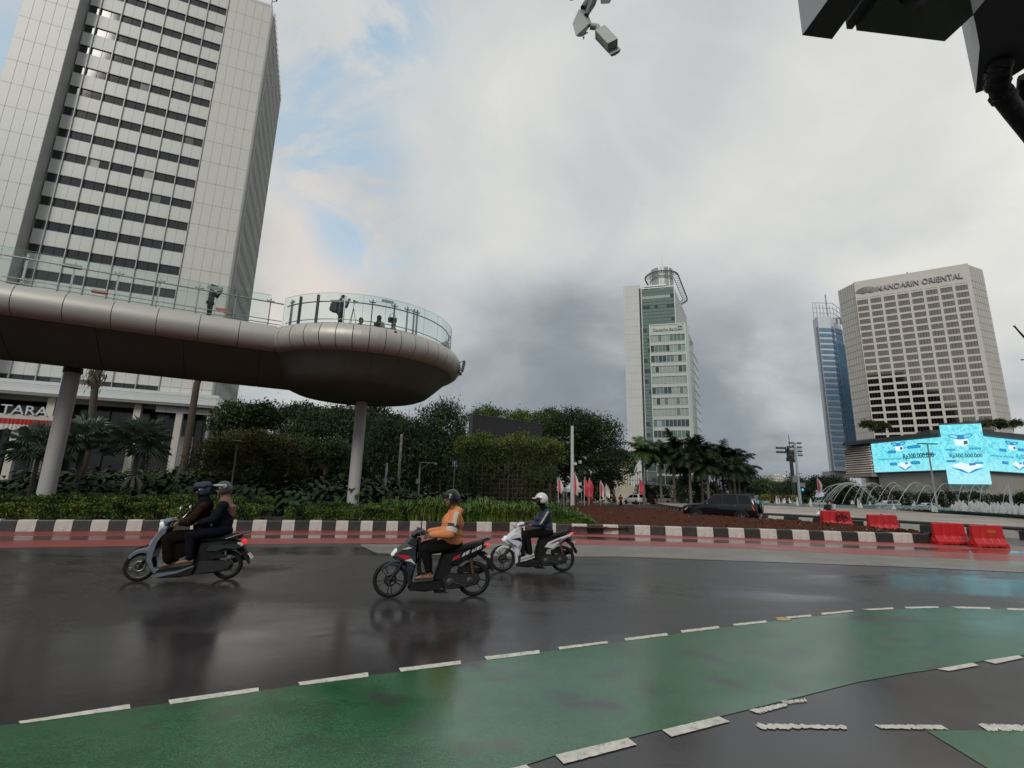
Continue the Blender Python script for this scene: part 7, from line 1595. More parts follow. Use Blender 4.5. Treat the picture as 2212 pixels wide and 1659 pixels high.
for s_, k in ((1, 'L'), (-1, 'R')):
    sh_, el_ = J['sh'+k], J['el'+k]
    patch(rid, 'sleeve_band', [(lerp(sh_, el_, .56), .1015), (lerp(sh_, el_, .72), .1005)], M_NAVC); patch(rid, 'sleeve_band', [(lerp(sh_, el_, .725), .1003), (lerp(sh_, el_, .98), .0945)], M_CREAM)
    b = MB(); a, c = lerp(sh_, el_, -.12), lerp(sh_, el_, .55); out = V3(.35, s_*.9, .1).normalized(); vs = []
    for i in range(7):
        p = lerp(a, c, i/6); 
        for th in (-.38, -.19, 0, .19, .38): r_ = .106; d = V3(math.sin(th)*.9, s_*math.cos(th), .30*(1-i/6)).normalized(); vs.append(p+d*(r_ if i else .095))
    b.add(vs, [(i*5+j, i*5+j+1, (i+1)*5+j+1, (i+1)*5+j) for i in range(6) for j in range(4)], 0, True); b.build('sleeve_panel', M_CREAM, rid, fix=False)
on_bike(rid, bike2)
# --- rider in the navy jacket
J = seated((-.175, 1.455), (-.27, 1.205), .185, (-.30, .80), .09, (-.10, .965), .27, (.085, .965), .30, (.15, .745), .12, (.075, .35), .14, (.235, .285), .145, hdL=V3(1, .12, -.02), hdR=V3(1, -.12, -.02))
M_NAVY = mat('navy_jacket', (.017, .026, .055), .55, var=.15, vscale=8); M_PRN = mat('pale_sleeve_print', (.42, .38, .30), .8, var=.5, vscale=40)
rid = person('person', 'rider in a navy jacket with pale sleeve stripe and white helmet on the white scooter', J, {'top': M_NAVY, 'legs': M_BLKC}, dict(cx=.135, cy=.185, wx=.13, wy=.165, a0=.072, a1=.060, a2=.044, l0=.095, l1=.068, l2=.056, hx=.14, hy=.17), hair=False, shoes=(mat('shoe_grey', (.34, .35, .36), .6), 'shoe'))
helmet(rid, J['head'], V3(1, 0, 0), mat('helmet_white', (.66, .67, .66), .2, coat=.5), 1.02, peak=mat('helmet_white_peak', (.60, .61, .60), .25), tilt=-.08)
for s_, k in ((1, 'L'), (-1, 'R')):
    b = MB(); vs = []; path = [(lerp(J['sh'+k], J['el'+k], t), .079) for t in (-.05, .15, .35, .55, .75, .92)]+[(lerp(J['el'+k], J['wr'+k], t), .062-.012*t) for t in (.15, .35, .55)]
    for p, r_ in path:
        for th in (-.22, 0, .22): vs.append(p+V3(math.sin(th+.2), s_*math.cos(th), .15).normalized()*r_)
    b.add(vs, [(i*3+j, i*3+j+1, (i+1)*3+j+1, (i+1)*3+j) for i in range(len(path)-1) for j in range(2)], 0, True); b.build('sleeve_stripe', M_PRN, rid, fix=False)
remesh([('e', J['head']+V3(.035, 0, -.055), (.062, .072, .065)), ('c', J['head']+V3(-.01, 0, -.09), V3(-.25, 0, 1.26), .06, .075)], 'face_scarf', M_BLKC, rid, .012, 3)
on_bike(rid, bike3)
# --- two women on the grey scooter
M_BAT = mat('batik_brown', (.018, .009, .006), .8, var=.9, vscale=26, stain=(34, .45, (.16, .085, .04)), spec=.1); M_BSK = mat('black_brown_skirt', (.008, .005, .005), .9, var=.4, vscale=14, spec=.1)
J = seated((-.10, 1.43), (-.17, 1.18), .175, (-.14, .72), .09, (.00, .93), .24, (.115, .925), .285, (.26, .66), .11, (.17, .30), .10, (.32, .235), .105, hdL=V3(1, .1, .0), hdR=V3(1, -.1, .0), face=V3(1, 0, 0))
rid = person('person', 'woman driving the grey scooter in a brown patterned blouse, black veil and cloth wrapped helmet', J, {'top': M_BAT, 'legs': M_BSK}, dict(cx=.125, cy=.165, wx=.125, wy=.155, a0=.075, a1=.068, a2=.052, l0=.09, l1=.07, l2=.06, sl=.72), hair=False,
    skirt=[('e', V3(-.12, 0, .70), (.16, .19, .12)), ('c', V3(-.10, .09, .70), V3(.28, .12, .68), .11, .10), ('c', V3(-.10, -.09, .70), V3(.28, -.12, .68), .11, .10), ('c', V3(.28, .12, .68), V3(.22, .13, .36), .10, .085), ('c', V3(.28, -.12, .68), V3(.22, -.13, .36), .10, .085), ('h', [V3(x, y, z) for x, z in ((-.12, .72), (.30, .72), (.34, .60), (.31, .36), (.10, .34), (-.06, .45)) for y in (-.15, .15)])])
h_ = helmet(rid, J['head'], V3(1, 0, 0), mat('helmet_blue_grey', (.03, .036, .05), .4), 1.0, tilt=.0)
b = MB(); b.lathe([(.060, .060), (.10, .085), (.128, .045), (.146, .018), (.140, -.012), (.12, -.01)], 26, c=(0, 0, 0)); q = b.build('helmet_cloth', mat('cloth_wrap', (.035, .045, .062), .85, var=.4, vscale=16), rid); q.location = J['head']+V3(.02, 0, .075); q.rotation_euler = (0, .10, 0)
tx = bpy.data.textures.get('folds'); dm = q.modifiers.new('f', 'DISPLACE'); dm.texture = tx; dm.strength = .04; dm.texture_coords = 'LOCAL'
remesh([('e', J['head']+V3(0, 0, -.035), (.095, .095, .115)), ('c', J['head']+V3(-.01, 0, -.09), V3(-.15, 0, 1.20), .085, .13), ('e', V3(-.13, 0, 1.17), (.14, .17, .10))], 'veil', M_BLKC, rid, .012, 4)
on_bike(rid, bike1)
J = seated((-.40, 1.46), (-.46, 1.20), .180, (-.46, .79), .10, (-.36, .98), .25, (-.16, .93), .20, (-.05, .72), .20, (-.10, .35), .215, (.07, .30), .23, hdL=V3(1, -.5, .0), hdR=V3(1, .5, .0), curl=.4)
M_DEN = mat('dark_denim', (.006, .007, .014), .85, spec=.08, var=.25, vscale=14); M_TAN = mat('dusty_pink_scarf', (.20, .10, .075), .8, var=.25, vscale=14)
rid = person('person', 'pillion woman in a dark navy jacket, dusty pink scarf and grey helmet with goggles', J, {'top': mat('dark_jacket', (.007, .008, .014), .85, spec=.12), 'legs': M_DEN}, dict(cx=.145, cy=.185, wx=.155, wy=.18, a0=.082, a1=.070, a2=.052, l0=.105, l1=.078, l2=.060, hx=.17, hy=.19), hair=False)
helmet(rid, J['head'], V3(1, 0, 0), mat('helmet_olive_grey', (.055, .06, .058), .35), 1.0, tilt=.05)
b = MB(); pts = [(.150*math.cos(a), .130*math.sin(a), .02) for a in [lerp(-1.75, 1.75, k/24) for k in range(25)]]; b.tube(pts, .022, 8, cap=True); q = b.build('goggles', mat('goggle_pale', (.36, .38, .40), .25), rid); q.location = J['head']+V3(0, 0, .055)
for sg in (-1, 1): b = MB(); b.lathe([(0, .012), (.022, .012), (.034, .006), (.036, -.006), (.02, -.01)], 18, 'y'); g = b.build('goggle_pivot', MATS['goggle_pale'], q); g.location = (-.035, sg*.128, .012); g.scale = (1, sg, 1)
remesh([('e', J['head']+V3(-.035, 0, -.045), (.085, .088, .10)), ('c', J['head']+V3(-.03, 0, -.09), V3(-.46, 0, 1.24), .075, .11), ('h', [V3(-.40, -.14, 1.22), V3(-.40, .14, 1.22), V3(-.62, -.13, 1.20), V3(-.62, .13, 1.20), V3(-.60, .10, 1.02), V3(-.60, -.10, 1.02), V3(-.46, .17, 1.16), V3(-.46, -.17, 1.16), V3(-.42, 0, 1.30)])], 'scarf', M_TAN, rid, .012, 5)
on_bike(rid, bike1)
# --- distant two-up scooter and distant riders: copies of shapes built once
M_WST = mat('striped_shirt', (.45, .45, .44), .8, var=.5, vscale=30); M_REDS2 = mat('red_brown_shirt', (.30, .07, .05), .8)
def simple_rider(label, top, legs, hm, x=0.0, vox=.016, peak=None):
    J = seated((-.20+x, 1.45), (-.27+x, 1.20), .18, (-.28+x, .80), .09, (-.12+x, .96), .26, (.10+x, .95), .29, (.15+x, .74), .13, (.07+x, .36), .14, (.23+x, .29), .145)
    p = person('person', label, J, {'top': top, 'legs': legs}, dict(cx=.14, cy=.18, wx=.14, wy=.17, a0=.075, a1=.06, a2=.045, l0=.10, l1=.07, l2=.055), hair=False, vox=vox, shoes=(M_BLKC, 'shoe')); helmet(p, J['head'], V3(1, 0, 0), hm); return p
def dup_bike(src, label, loc_, rz, group=None):
    c = copy_tree(src); c['label'] = label; c.location = loc_; c.rotation_euler = (0, 0, rz); c.scale = (1, 1, 1); 
    if group: c['group'] = group
    return c
q = G(1768, 1131); m4 = dup_bike(bike3, 'white scooter with two riders behind the graffitied red barrier', (q.x+.7, q.y+.2, 0), math.radians(180+8))
hb_blk = mat('helmet_far_black', (.02, .02, .02), .3)
p = simple_rider('front rider in black on the scooter behind the graffitied barrier', mat('black_jacket', (.013, .013, .013), .7), M_BLKC, hb_blk); p.location = m4.location; p.rotation_euler = m4.rotation_euler
p = simple_rider('pillion rider in a pale striped shirt behind the graffitied barrier', M_WST, M_DEN, hb_blk, -.33); p.location = m4.location+V3(0, 0, .03); p.rotation_euler = m4.rotation_euler
def far_pos(u, v): return G(u, v)
q = G(1341, 1093); m5 = dup_bike(bike2, 'small distant scooter ridden away on the side road, seen from behind', (q.x, q.y, 0), math.radians(78)); 
p = simple_rider('distant rider in a red brown shirt seen from behind on the side road', M_REDS2, M_BLKC, hb_blk); p.location = m5.location; p.rotation_euler = m5.rotation_euler
q = G(1327, 1087); m6 = dup_bike(bike3, 'distant pale scooter at the left edge of the side road by the orange barrier', (q.x, q.y, 0), math.radians(100)); 
p = simple_rider('distant rider in orange red beside the orange barrier on the side road', mat('orange_red_shirt', (.5, .10, .05), .8), M_BLKC, mat('helmet_far_red', (.4, .05, .04), .3)); p.location = m6.location; p.rotation_euler = m6.rotation_euler
# --- people on the walkway
def standing(h=1.65):
    return dict(head=V3(0, 0, h-.13), shL=V3(0, .17, h*.825), shR=V3(0, -.17, h*.825), hipL=V3(0, .085, h*.50), hipR=V3(0, -.085, h*.50), elL=V3(-.02, .23, h*.64), elR=V3(-.02, -.23, h*.64), wrL=V3(.04, .24, h*.49), wrR=V3(.04, -.24, h*.49),
        knL=V3(.02, .095, h*.28), knR=V3(.02, -.095, h*.28), anL=V3(0, .10, .09), anR=V3(0, -.10, .09), toL=V3(.14, .11, .05), toR=V3(.14, -.11, .05), pnL=V3(0, -1, 0), pnR=V3(0, 1, 0), curl=.5)
GM = dict(cx=.125, cy=.17, wx=.12, wy=.155, a0=.066, a1=.055, a2=.042, l0=.095, l1=.07, l2=.06)
J = standing(1.62); J['elL'] = V3(.16, .21, 1.17); J['wrL'] = V3(.30, .10, 1.38); J['elR'] = V3(.16, -.21, 1.17); J['wrR'] = V3(.30, -.06, 1.36); J['hdL'] = V3(.2, -.2, 1); J['hdR'] = V3(.2, .2, 1)
p1_ = person('person', 'person in a dark jacket on the walkway holding up a phone, left of the platform', J, {'top': mat('slate_jacket', (.030, .038, .060), .7), 'legs': mat('dark_trousers', (.018, .019, .026), .8)}, GM, vox=.014, shoes=(M_BLKC, 'shoe'))
remesh([('e', J['head']+V3(0, 0, .05), (.105, .100, .075)), ('c', J['head']+V3(.08, 0, .045), V3(.16, 0, J['head'].z+.035), .05, .04)], 'cap', M_BLKC, p1_, .012, 3)
q = D(455, 650, 18.9); p1_.location = (q.x, q.y, 8.0); p1_.rotation_euler = (0, 0, .35)
ph = empty('phone', (0, 0, 0), 0, 'phone held up by the person in the dark jacket on the walkway', 'phone'); b = MB(); b.bbox(-.006, -.04, -.08, .006, .04, .08, .003); b.build('phone_body', M_GBLK, ph); ph.location = p1_.location+Matrix.Rotation(.35, 3, 'Z') @ V3(.34, .02, 1.47); ph.rotation_euler = (0, 0, .35)
J = standing(1.72); J['elL'] = V3(.17, .22, 1.24); J['wrL'] = V3(.29, .06, 1.44); J['elR'] = V3(.17, -.22, 1.24); J['wrR'] = V3(.29, -.06, 1.42); J['hdL'] = V3(.3, -.1, .8); J['hdR'] = V3(.3, .1, .8); J['head'] = V3(.06, 0, 1.58)
p2_ = person('person', 'photographer in black on the round platform', J, {'top': mat('photographer_black', (.014, .015, .018), .7), 'legs': M_BLKC}, dict(GM, cx=.14, cy=.19, wx=.135, wy=.175), vox=.014, shoes=(M_BLKC, 'shoe'))
remesh([('e', J['head']+V3(0, 0, .05), (.10, .098, .07)), ('c', J['head']+V3(.07, 0, .04), V3(.15, 0, J['head'].z+.035), .05, .04)], 'cap', M_BLKC, p2_, .012, 3)
q = D(737, 660, 19.9); rzp = .15; p2_.location = (q.x, q.y, 8.0); p2_.rotation_euler = (0, 0, rzp)
bp_ = empty('backpack', p2_.location, rzp, 'bulky black backpack worn by the photographer on the platform', 'backpack')
remesh([('h', [V3(x, y, z) for x, z in ((-.13, 1.42), (-.36, 1.36), (-.42, 1.10), (-.36, .92), (-.13, .90)) for y in (-.16, .16)]), ('e', V3(-.38, 0, 1.05), (.09, .13, .13))], 'pack_body', mat('pack_black', (.016, .018, .022), .7), bp_, .016, 4)
b = MB(); b.cbox(-.30, -.03, 1.36, .20, .34, .03); b.cbox(-.42, 0, 1.22, .03, .22, .04); b.build('pack_trim', mat('pack_pale', (.20, .22, .24), .6), bp_)
b = MB()
for s_ in (-1, 1): b.tube([(-.14, s_*.11, 1.38), (.0, s_*.12, 1.47), (.12, s_*.12, 1.34), (.10, s_*.12, 1.10), (-.12, s_*.12, .98)], .02, 6)
b.build('shoulder_strap', M_BLKC, bp_)
tp = empty('camera_tripod', p2_.location+Matrix.Rotation(rzp, 3, 'Z') @ V3(.52, 0, 0), rzp, 'camera on a tripod in front of the photographer on the platform', 'tripod'); b = MB()
for k in range(3): a = 2*PI*k/3; b.tube([(0, 0, 1.15), (.26*math.cos(a), .26*math.sin(a), 0)], .013, 6)
b.tube([(0, 0, 1.0), (0, 0, 1.38)], .014, 6); b.build('tripod_legs', M_ALLOY, tp); b = MB(); b.bbox(-.04, -.07, 1.38, .06, .07, 1.49, .01); b.tube([(.05, 0, 1.43), (.17, 0, 1.43)], .038, 12); b.build('camera_body', M_BPL, tp)
def sitter(u, v, y, label, top, hairm, wrap=None, rz=0):
    J = dict(head=V3(0, 0, .78), shL=V3(0, .17, .55), shR=V3(0, -.17, .55), hipL=V3(0, .09, .12), hipR=V3(0, -.09, .12), elL=V3(.06, .22, .33), elR=V3(.06, -.22, .33), wrL=V3(.25, .15, .28), wrR=V3(.25, -.15, .28), knL=V3(.36, .2, .35), knR=V3(.36, -.2, .35), anL=V3(.42, .08, .08), anR=V3(.42, -.08, .08), toL=V3(.56, .08, .05), toR=V3(.56, -.08, .05), curl=.4)
    p = person('person', label, J, {'top': top, 'legs': M_BLKC}, GM, vox=.016, hair=wrap is None)
    if wrap: remesh([('e', J['head']+V3(-.01, 0, .02), (.105, .10, .125)), ('c', J['head']-V3(.02, 0, .08), V3(0, 0, .56), .08, .15)], 'headscarf', wrap, p, .014, 3)
    q = D(u, v, y); p.location = (q.x, q.y, q.z-.90); p.rotation_euler = (0, 0, rz); return p
sitter(781, 686, 19.2, 'seated person with short black hair, leftmost of three heads above the platform rim', M_NAVY, HAIR)
sitter(820, 682, 19.4, 'seated woman in a pale grey headscarf, middle of three heads above the platform rim', mat('grey_top', (.22, .22, .22), .8), HAIR, mat('pale_headscarf', (.36, .35, .33), .8), 1.2)
sitter(851, 697, 19.6, 'seated person in a dark grey headscarf, rightmost of three heads above the platform rim', mat('dark_grey_top', (.08, .085, .08), .8), HAIR, mat('dark_headscarf', (.10, .105, .10), .8), -.6)
# ================================================================== street furniture
def box_at(o, name, x0, y0, z0, x1, y1, z1, m, bev=0): b = MB(); (b.bbox(x0, y0, z0, x1, y1, z1, bev) if bev else b.box(x0, y0, z0, x1, y1, z1)); return b.build(name, m, o)
M_BRED = mat('barrier_red', (.52, .022, .028), .42, var=.12, vscale=3, stain=(5, .35, (.30, .03, .03))); M_BDRK = mat('barrier_slot', (.05, .008, .008), .7)
def barrier(u0, u1, vb, label, W_=1.45, H_=.88, skew=0.0, graffiti=None, arrows=False, yy=None):
    a, c = G(u0, vb), G(u1, vb+(.018*(u1-u0))); th = math.atan2(c.y-a.y, c.x-a.x)+skew; m_ = (a+c)/2; L = (c-a).length
    o = empty('road_barrier', (m_.x, m_.y, 0), th, label, 'road barrier'); s = L/W_; o.scale = (s, s, s*1.0); w = W_/2
    prof = [(-.26, 0), (-.26, .16), (-.20, .22), (-.09, .40), (-.075, H_-.03), (-.05, H_), (.05, H_), (.075, H_-.03), (.09, .40), (.20, .22), (.26, .16), (.26, 0)]
    b = MB(); n = len(prof); xs = [-w, -w+.05, -.44, -.40, -.30, -.26, -.09, -.05, .05, .09, .26, .30, .40, .44, w-.05, w]; vs = []
    for i, x in enumerate(xs):
        k = .035 if i in (3, 4, 7, 8, 11, 12) else 0; t = .02 if i in (0, len(xs)-1) else 0
        for y, z in prof:
            zz_ = z-(t if z > .5 else 0); inn = k if .2 < z < H_-.04 else 0; vs.append((x*(1 if z < .3 else .985), y+(inn if y < 0 else -inn), zz_ if z > 0 or not (i in (4, 5, 10, 11)) else .07))
    b.add(vs, [(i*n+j, i*n+(j+1) % n, (i+1)*n+(j+1) % n, (i+1)*n+j) for i in range(len(xs)-1) for j in range(n)]+[tuple(range(n)), tuple(reversed(range((len(xs)-1)*n, len(xs)*n)))])
    o2 = b.build('barrier_shell', M_BRED, o); md = o2.modifiers.new('b', 'BEVEL'); md.width = .012; md.segments = 2; md.limit_method = 'ANGLE'
    lug = MB(); lug.bbox(w-.01, -.05, .30, w+.07, .05, .55, .01); lug.bbox(-w-.07, -.05, .12, -w+.01, .05, .28, .01); lug.build('connector_lug', M_BRED, o)
    cap = MB(); cap.lathe([(.05, H_-.005), (.05, H_+.02), (0, H_+.025)], 14); cap.build('filler_cap', M_BDRK, o)
    sl = MB()
    for x in (-.42, 0, .42): sl.box(x-.12, -.262, -.0, x+.12, -.2, .06)
    sl.build('fork_slot', M_BDRK, o)
    if graffiti:
        rd = random.Random(graffiti); g = MB()
        for k in range(10):
            cx, cz, r_ = rd.uniform(-.05, .55), rd.uniform(.45, .78), rd.uniform(.06, .12); g.tube([(cx+r_*math.cos(a_)*1.1, -.098, cz+r_*math.sin(a_)) for a_ in [rd.uniform(0, 1)+k2*.55 for k2 in range(11)]], .012, 4)
        g.build('graffiti', M_BLK, o)
    if arrows:
        ya = mat('arrow_yellow', (.55, .40, .05), .5); g = MB()
        for k in range(4):
            x = -.05+k*.11
            for s_ in (-1, 1): g.add([(x, -.096, .70), (x+.035, -.096, .70), (x+.09, -.096, .70+s_*.065), (x+.055, -.096, .70+s_*.065)], [(0, 1, 2, 3)])
        g.build('chevron', ya, o, fix=False)
    return o
barrier(1776, 1840, 1144, 'red plastic barrier sprayed with black graffiti, leftmost of four', 1.45, .84, .05, graffiti=5)
barrier(1877, 1941, 1152.5, 'plain red plastic barrier on its own, second from the left', 1.45, .84, .03)
barrier(2022, 2084, 1176, 'red plastic barrier at the end of the striped kerb, third from the left', 1.45, .98, -.10)
barrier(2104, 2168, 1182, 'red plastic barrier with faded yellow chevrons, rightmost of four', 1.45, .98, -.06, arrows=True)
def simple_barrier(u0, u1, v0, v1, lab):
    a, c = G(u0, v1), G(u1, v1); h = D((u0+u1)/2, v0, (a.y+c.y)/2).z; o = empty('water_barrier', (a.x, a.y, 0), 0, lab, 'road barrier'); w = c.x-a.x; n = max(1, round(w/1.3))
    for k in range(n): b = MB(); b.prism([(w*k/n+.03, 0), (w*(k+1)/n-.03, 0), (w*(k+1)/n-.03, h), (w*k/n+.03, h)], -.15, .15, 0, .04); b.build('barrier_unit', mat('barrier_orange_red', (.60, .07, .03), .5), o)
simple_barrier(1268, 1279, 1076, 1090, 'short orange red barrier at the start of the side road'); simple_barrier(1333, 1357, 1068, 1084, 'row of orange red barriers beside the white minivan')
# far kerb of the side road, dotted black and white
fk = empty('side_road_kerb', kind='structure'); pts = [G(u, v, .15) for u, v in ((1190, 1079), (1240, 1079.5), (1330, 1081), (1420, 1085), (1520, 1086), (1600, 1087))]; pts = [Vector((p.x, p.y, 0)) for p in pts]; kp2 = resample(pts, 1.3)
for i in range(min(150, len(kp2)-1)): kerb_block(kp2[i], kp2[i+1], .3, .3, M_KB if i % 2 else M_KW, fk)
# poles ------------------------------------------------------------------------------
M_POLE = mat('galvanised_pole', (.30, .31, .31), .5, metal=.3); M_PWHT = mat('pole_white', (.52, .53, .52), .5)
def pole(name, u, v0, v1, y, label, r=.06, m=None, cat='pole', r2=None):
    t_, g_ = D(u, v0, y), D(u, v1, y); o = empty(name, (t_.x, y, 0), 0, label, cat); b = MB(); b.tube([(0, 0, -.1), (0, 0, t_.z)], [r, r2 or r*.8], 10); b.build('pole_shaft', m or M_POLE, o); return o, t_.z
o, h = pole('banner_pole', 1236, 920, 1060, 50, 'tall pale pole in front of the big round tree', .19, M_PWHT, r2=.15)
for z in (h*.28, h*.36, h*.52): b = MB(); b.bbox(.1, -.2, z, .45, 0, z+.28, .04); b.build('camera_housing', M_PWHT, o)
o, h = pole('camera_pole', 1256, 972, 1060, 58, 'thin dark pole hung with small white cameras, right of the tall pale pole', .06, M_BLK)
for k, z in enumerate((h*.30, h*.36, h*.42, h*.62, h*.80, h*.88)): b = MB(); b.tube([(0, 0, z), (.3*(1 if k % 2 else -1)+.1, -.1, z)], .03, 5); b.hull([(.3*(1 if k % 2 else -1)+.1+dx, -.1+dy, z-.05+dz) for dx in (-.16, .16) for dy in (-.16, .16) for dz in (-.22, .12)]); b.build('dome_camera', M_PWHT, o)
o, h = pole('marker_post', 836, 1000, 1036, 30, 'short white post rising out of the broad leaved planting', .07, M_PWHT)
o, h = pole('camera_pole', 907, 1011, 1050, 31, 'low white pole with a side arm carrying a camera, left of the blue sign', .05, M_PWHT)
b = MB(); b.tube([(0, 0, h-.05), (0, 0, h+.32), (.12, 0, h+.35), (.95, 0, h+.32)], .022, 6); b.tube([(.05, 0, h-.05), (.6, 0, h+.33)], .012, 5); b.bbox(.88, -.06, h+.22, 1.05, .06, h+.34, .02); b.cbox(-.05, -.05, h*.72, .22, .1, .3); b.build('camera_arm', M_PWHT, o)
o, h = pole('pale_trunk', 868, 938, 1040, 33, 'pale peeling tree trunk right of the platform pillar', .10, mat('pale_bark', (.26, .25, .22), .8, var=.7, vscale=7), 'tree trunk')
o, h = pole('park_lamp', 513, 957, 1050, 24.5, 'slim grey park lamp with a flat disc head among the bushes', .045, mat('lamp_grey', (.12, .13, .12), .5), 'lamp')
b = MB(); b.lathe([(.05, h-.05), (.10, h), (.36, h+.04), (.37, h+.07), (.1, h+.12), (0, h+.13)], 24); b.build('lamp_head', MATS['lamp_grey'], o)
q = D(982, 1002, 32); o = empty('arrow_sign', (q.x, 32, 0), 0, 'small blue sign with a white up arrow beside the vine wall', 'sign'); b = MB(); b.tube([(0, .05, 0), (0, .05, q.z)], .03, 6); b.build('sign_post', M_POLE, o)
b = MB(); b.bbox(-.15, 0, q.z-.20, .15, .03, q.z+.20, .008); b.build('sign_plate', mat('sign_blue', (.02, .07, .22), .4), o); b = MB(); b.cbox(0, -.004, q.z-.04, .045, .006, .2); b.add([(-.08, -.006, q.z+.05), (.08, -.006, q.z+.05), (0, -.006, q.z+.15)], [(0, 1, 2)])
for bx in ((-.14, -.19, .14, -.178), (-.14, .178, .14, .19), (-.14, -.178, -.128, .178), (.128, -.178, .14, .178)): b.box(bx[0], -.005, q.z+bx[1], bx[2], .001, q.z+bx[3])
b.build('white_arrow', mat('sign_white', (.65, .68, .70), .4), o)
# black billboard behind the vine wall
a, c = D(1021, 895, 39), D(1172, 917, 44); zl = D(1021, 960, 39).z; o = empty('billboard', (a.x, a.y, 0), math.atan2(c.y-a.y, c.x-a.x), 'large switched off black billboard behind the vine wall', 'billboard'); w = (Vector((c.x-a.x, c.y-a.y))).length
b = MB(); b.box(0, 0, zl-1.2, w, .35, a.z); b.build('screen_panel', mat('billboard_black', (.018, .018, .020), .6), o); b = MB(); b.box(-.05, -.03, zl-1.2, .0, .4, a.z+.05); b.box(-.05, -.03, a.z, w, .4, a.z+.05); b.build('screen_edge', mat('billboard_edge', (.07, .075, .08), .5), o)
b = MB()
for x in (w*.2, w*.8): b.tube([(x, .5, 0), (x, .5, a.z-.5)], .16, 8)
b.build('support_post', M_BLK, o)
# floodlight mast and telecom mast
o, h = pole('light_mast', 1716, 955, 1080, 92, 'tall pale mast with four rows of floodlights left of the hotel', .28, M_PWHT, 'light mast', .18)
for i in range(4):
    z = h-.3-i*.75; b = MB(); b.box(-1.1, -.05, z-.03, 1.1, .05, z+.03); b.build('cross_arm', M_POLE, o)
    b = MB()
    for x in (-1.0, -.55, .55, 1.0): b.hull([(x+dx, -.1+dy, z+.1+dz) for dx in (-.17, .17) for dy in (-.2, .1) for dz in (-.12, .14)])
    b.build('floodlight_row', mat('floodlight_grey', (.09, .10, .11), .4), o)
b = MB(); b.box(-1.0, -.2, h*.38, -.1, .2, h*.38+1.1); b.box(.2, -.2, h*.30, 1.1, .2, h*.30+.9); b.build('equipment_box', M_POLE, o)
o, h = pole('telecom_mast', 1706, 965, 1075, 96, 'dark lattice mast with antennas and side arms next to the floodlight mast', .3, mat('mast_dark', (.07, .075, .08), .6), 'mast', .35)
b = MB(); b.tube([(0, 0, h), (0, 0, h+2.3)], .06, 5)
for i in range(14):
    a_ = i*2.4; z = h-2.6+i*.2; b.hull([(math.cos(a_)*.6+dx, math.sin(a_)*.6+dy, z+dz) for dx in (-.18, .18) for dy in (-.18, .18) for dz in (-.4, .3)])
for z in (h-.4, h-1.2): b.tube([(-2.6, 0, z), (2.2, 0, z)], .07, 5); [b.hull([(x+dx, -.1+dy, z+dz) for dx in (-.22, .22) for dy in (-.2, .2) for dz in (-.1, .3)]) for x in (-2.5, -1.8, -1.1)]
b.build('antenna_cluster', MATS['mast_dark'], o); b = MB(); b.lathe([(0, -.5), (.5, -.45), (.45, -.2), (0, -.1)], 16, 'y', c=(0, -.3, h-.6)); b.build('dish', M_PWHT, o)
q = D(1734, 1058, 88); o = empty('signal_light', (q.x, 88, 0), 0, 'traffic signal glowing blue green right of the mast', 'traffic light'); b = MB(); b.tube([(0, .2, 0), (0, .2, q.z)], .08, 6); b.box(-.25, 0, q.z-.6, .25, .2, q.z+.5); b.build('signal_housing', M_BLK, o)
b = MB(); b.lathe([(0, -.05), (.2, -.05), (.22, .02)], 16, 'y', c=(0, 0, q.z)); b.build('signal_lamp', mat('signal_cyan', (.02, .2, .25), .3, emit=(.05, .55, .75), es=1.0), o)
o, h = pole('lamp_post', 2003, 958, 1090, 70, 'tall thin lamp post standing in front of the left wing of the video screen', .14, M_PWHT, 'lamp post', .09); b = MB(); b.box(-1.4, -.15, h-.1, -.3, .15, h+.02); b.box(.3, -.15, h-.1, 1.4, .15, h+.02); b.tube([(-.4, 0, h), (.4, 0, h)], .05, 5); b.box(-.9, -.1, h-1.6, .9, .05, h-1.5); b.build('lamp_head', M_ALLOY, o)
for (u, v0, y, lab) in ((1463, 1040, 88, 'thin pale pole in front of the glass tower between palms'),): pole('street_pole', u, v0, 1075, y, lab, .09, M_PWHT)
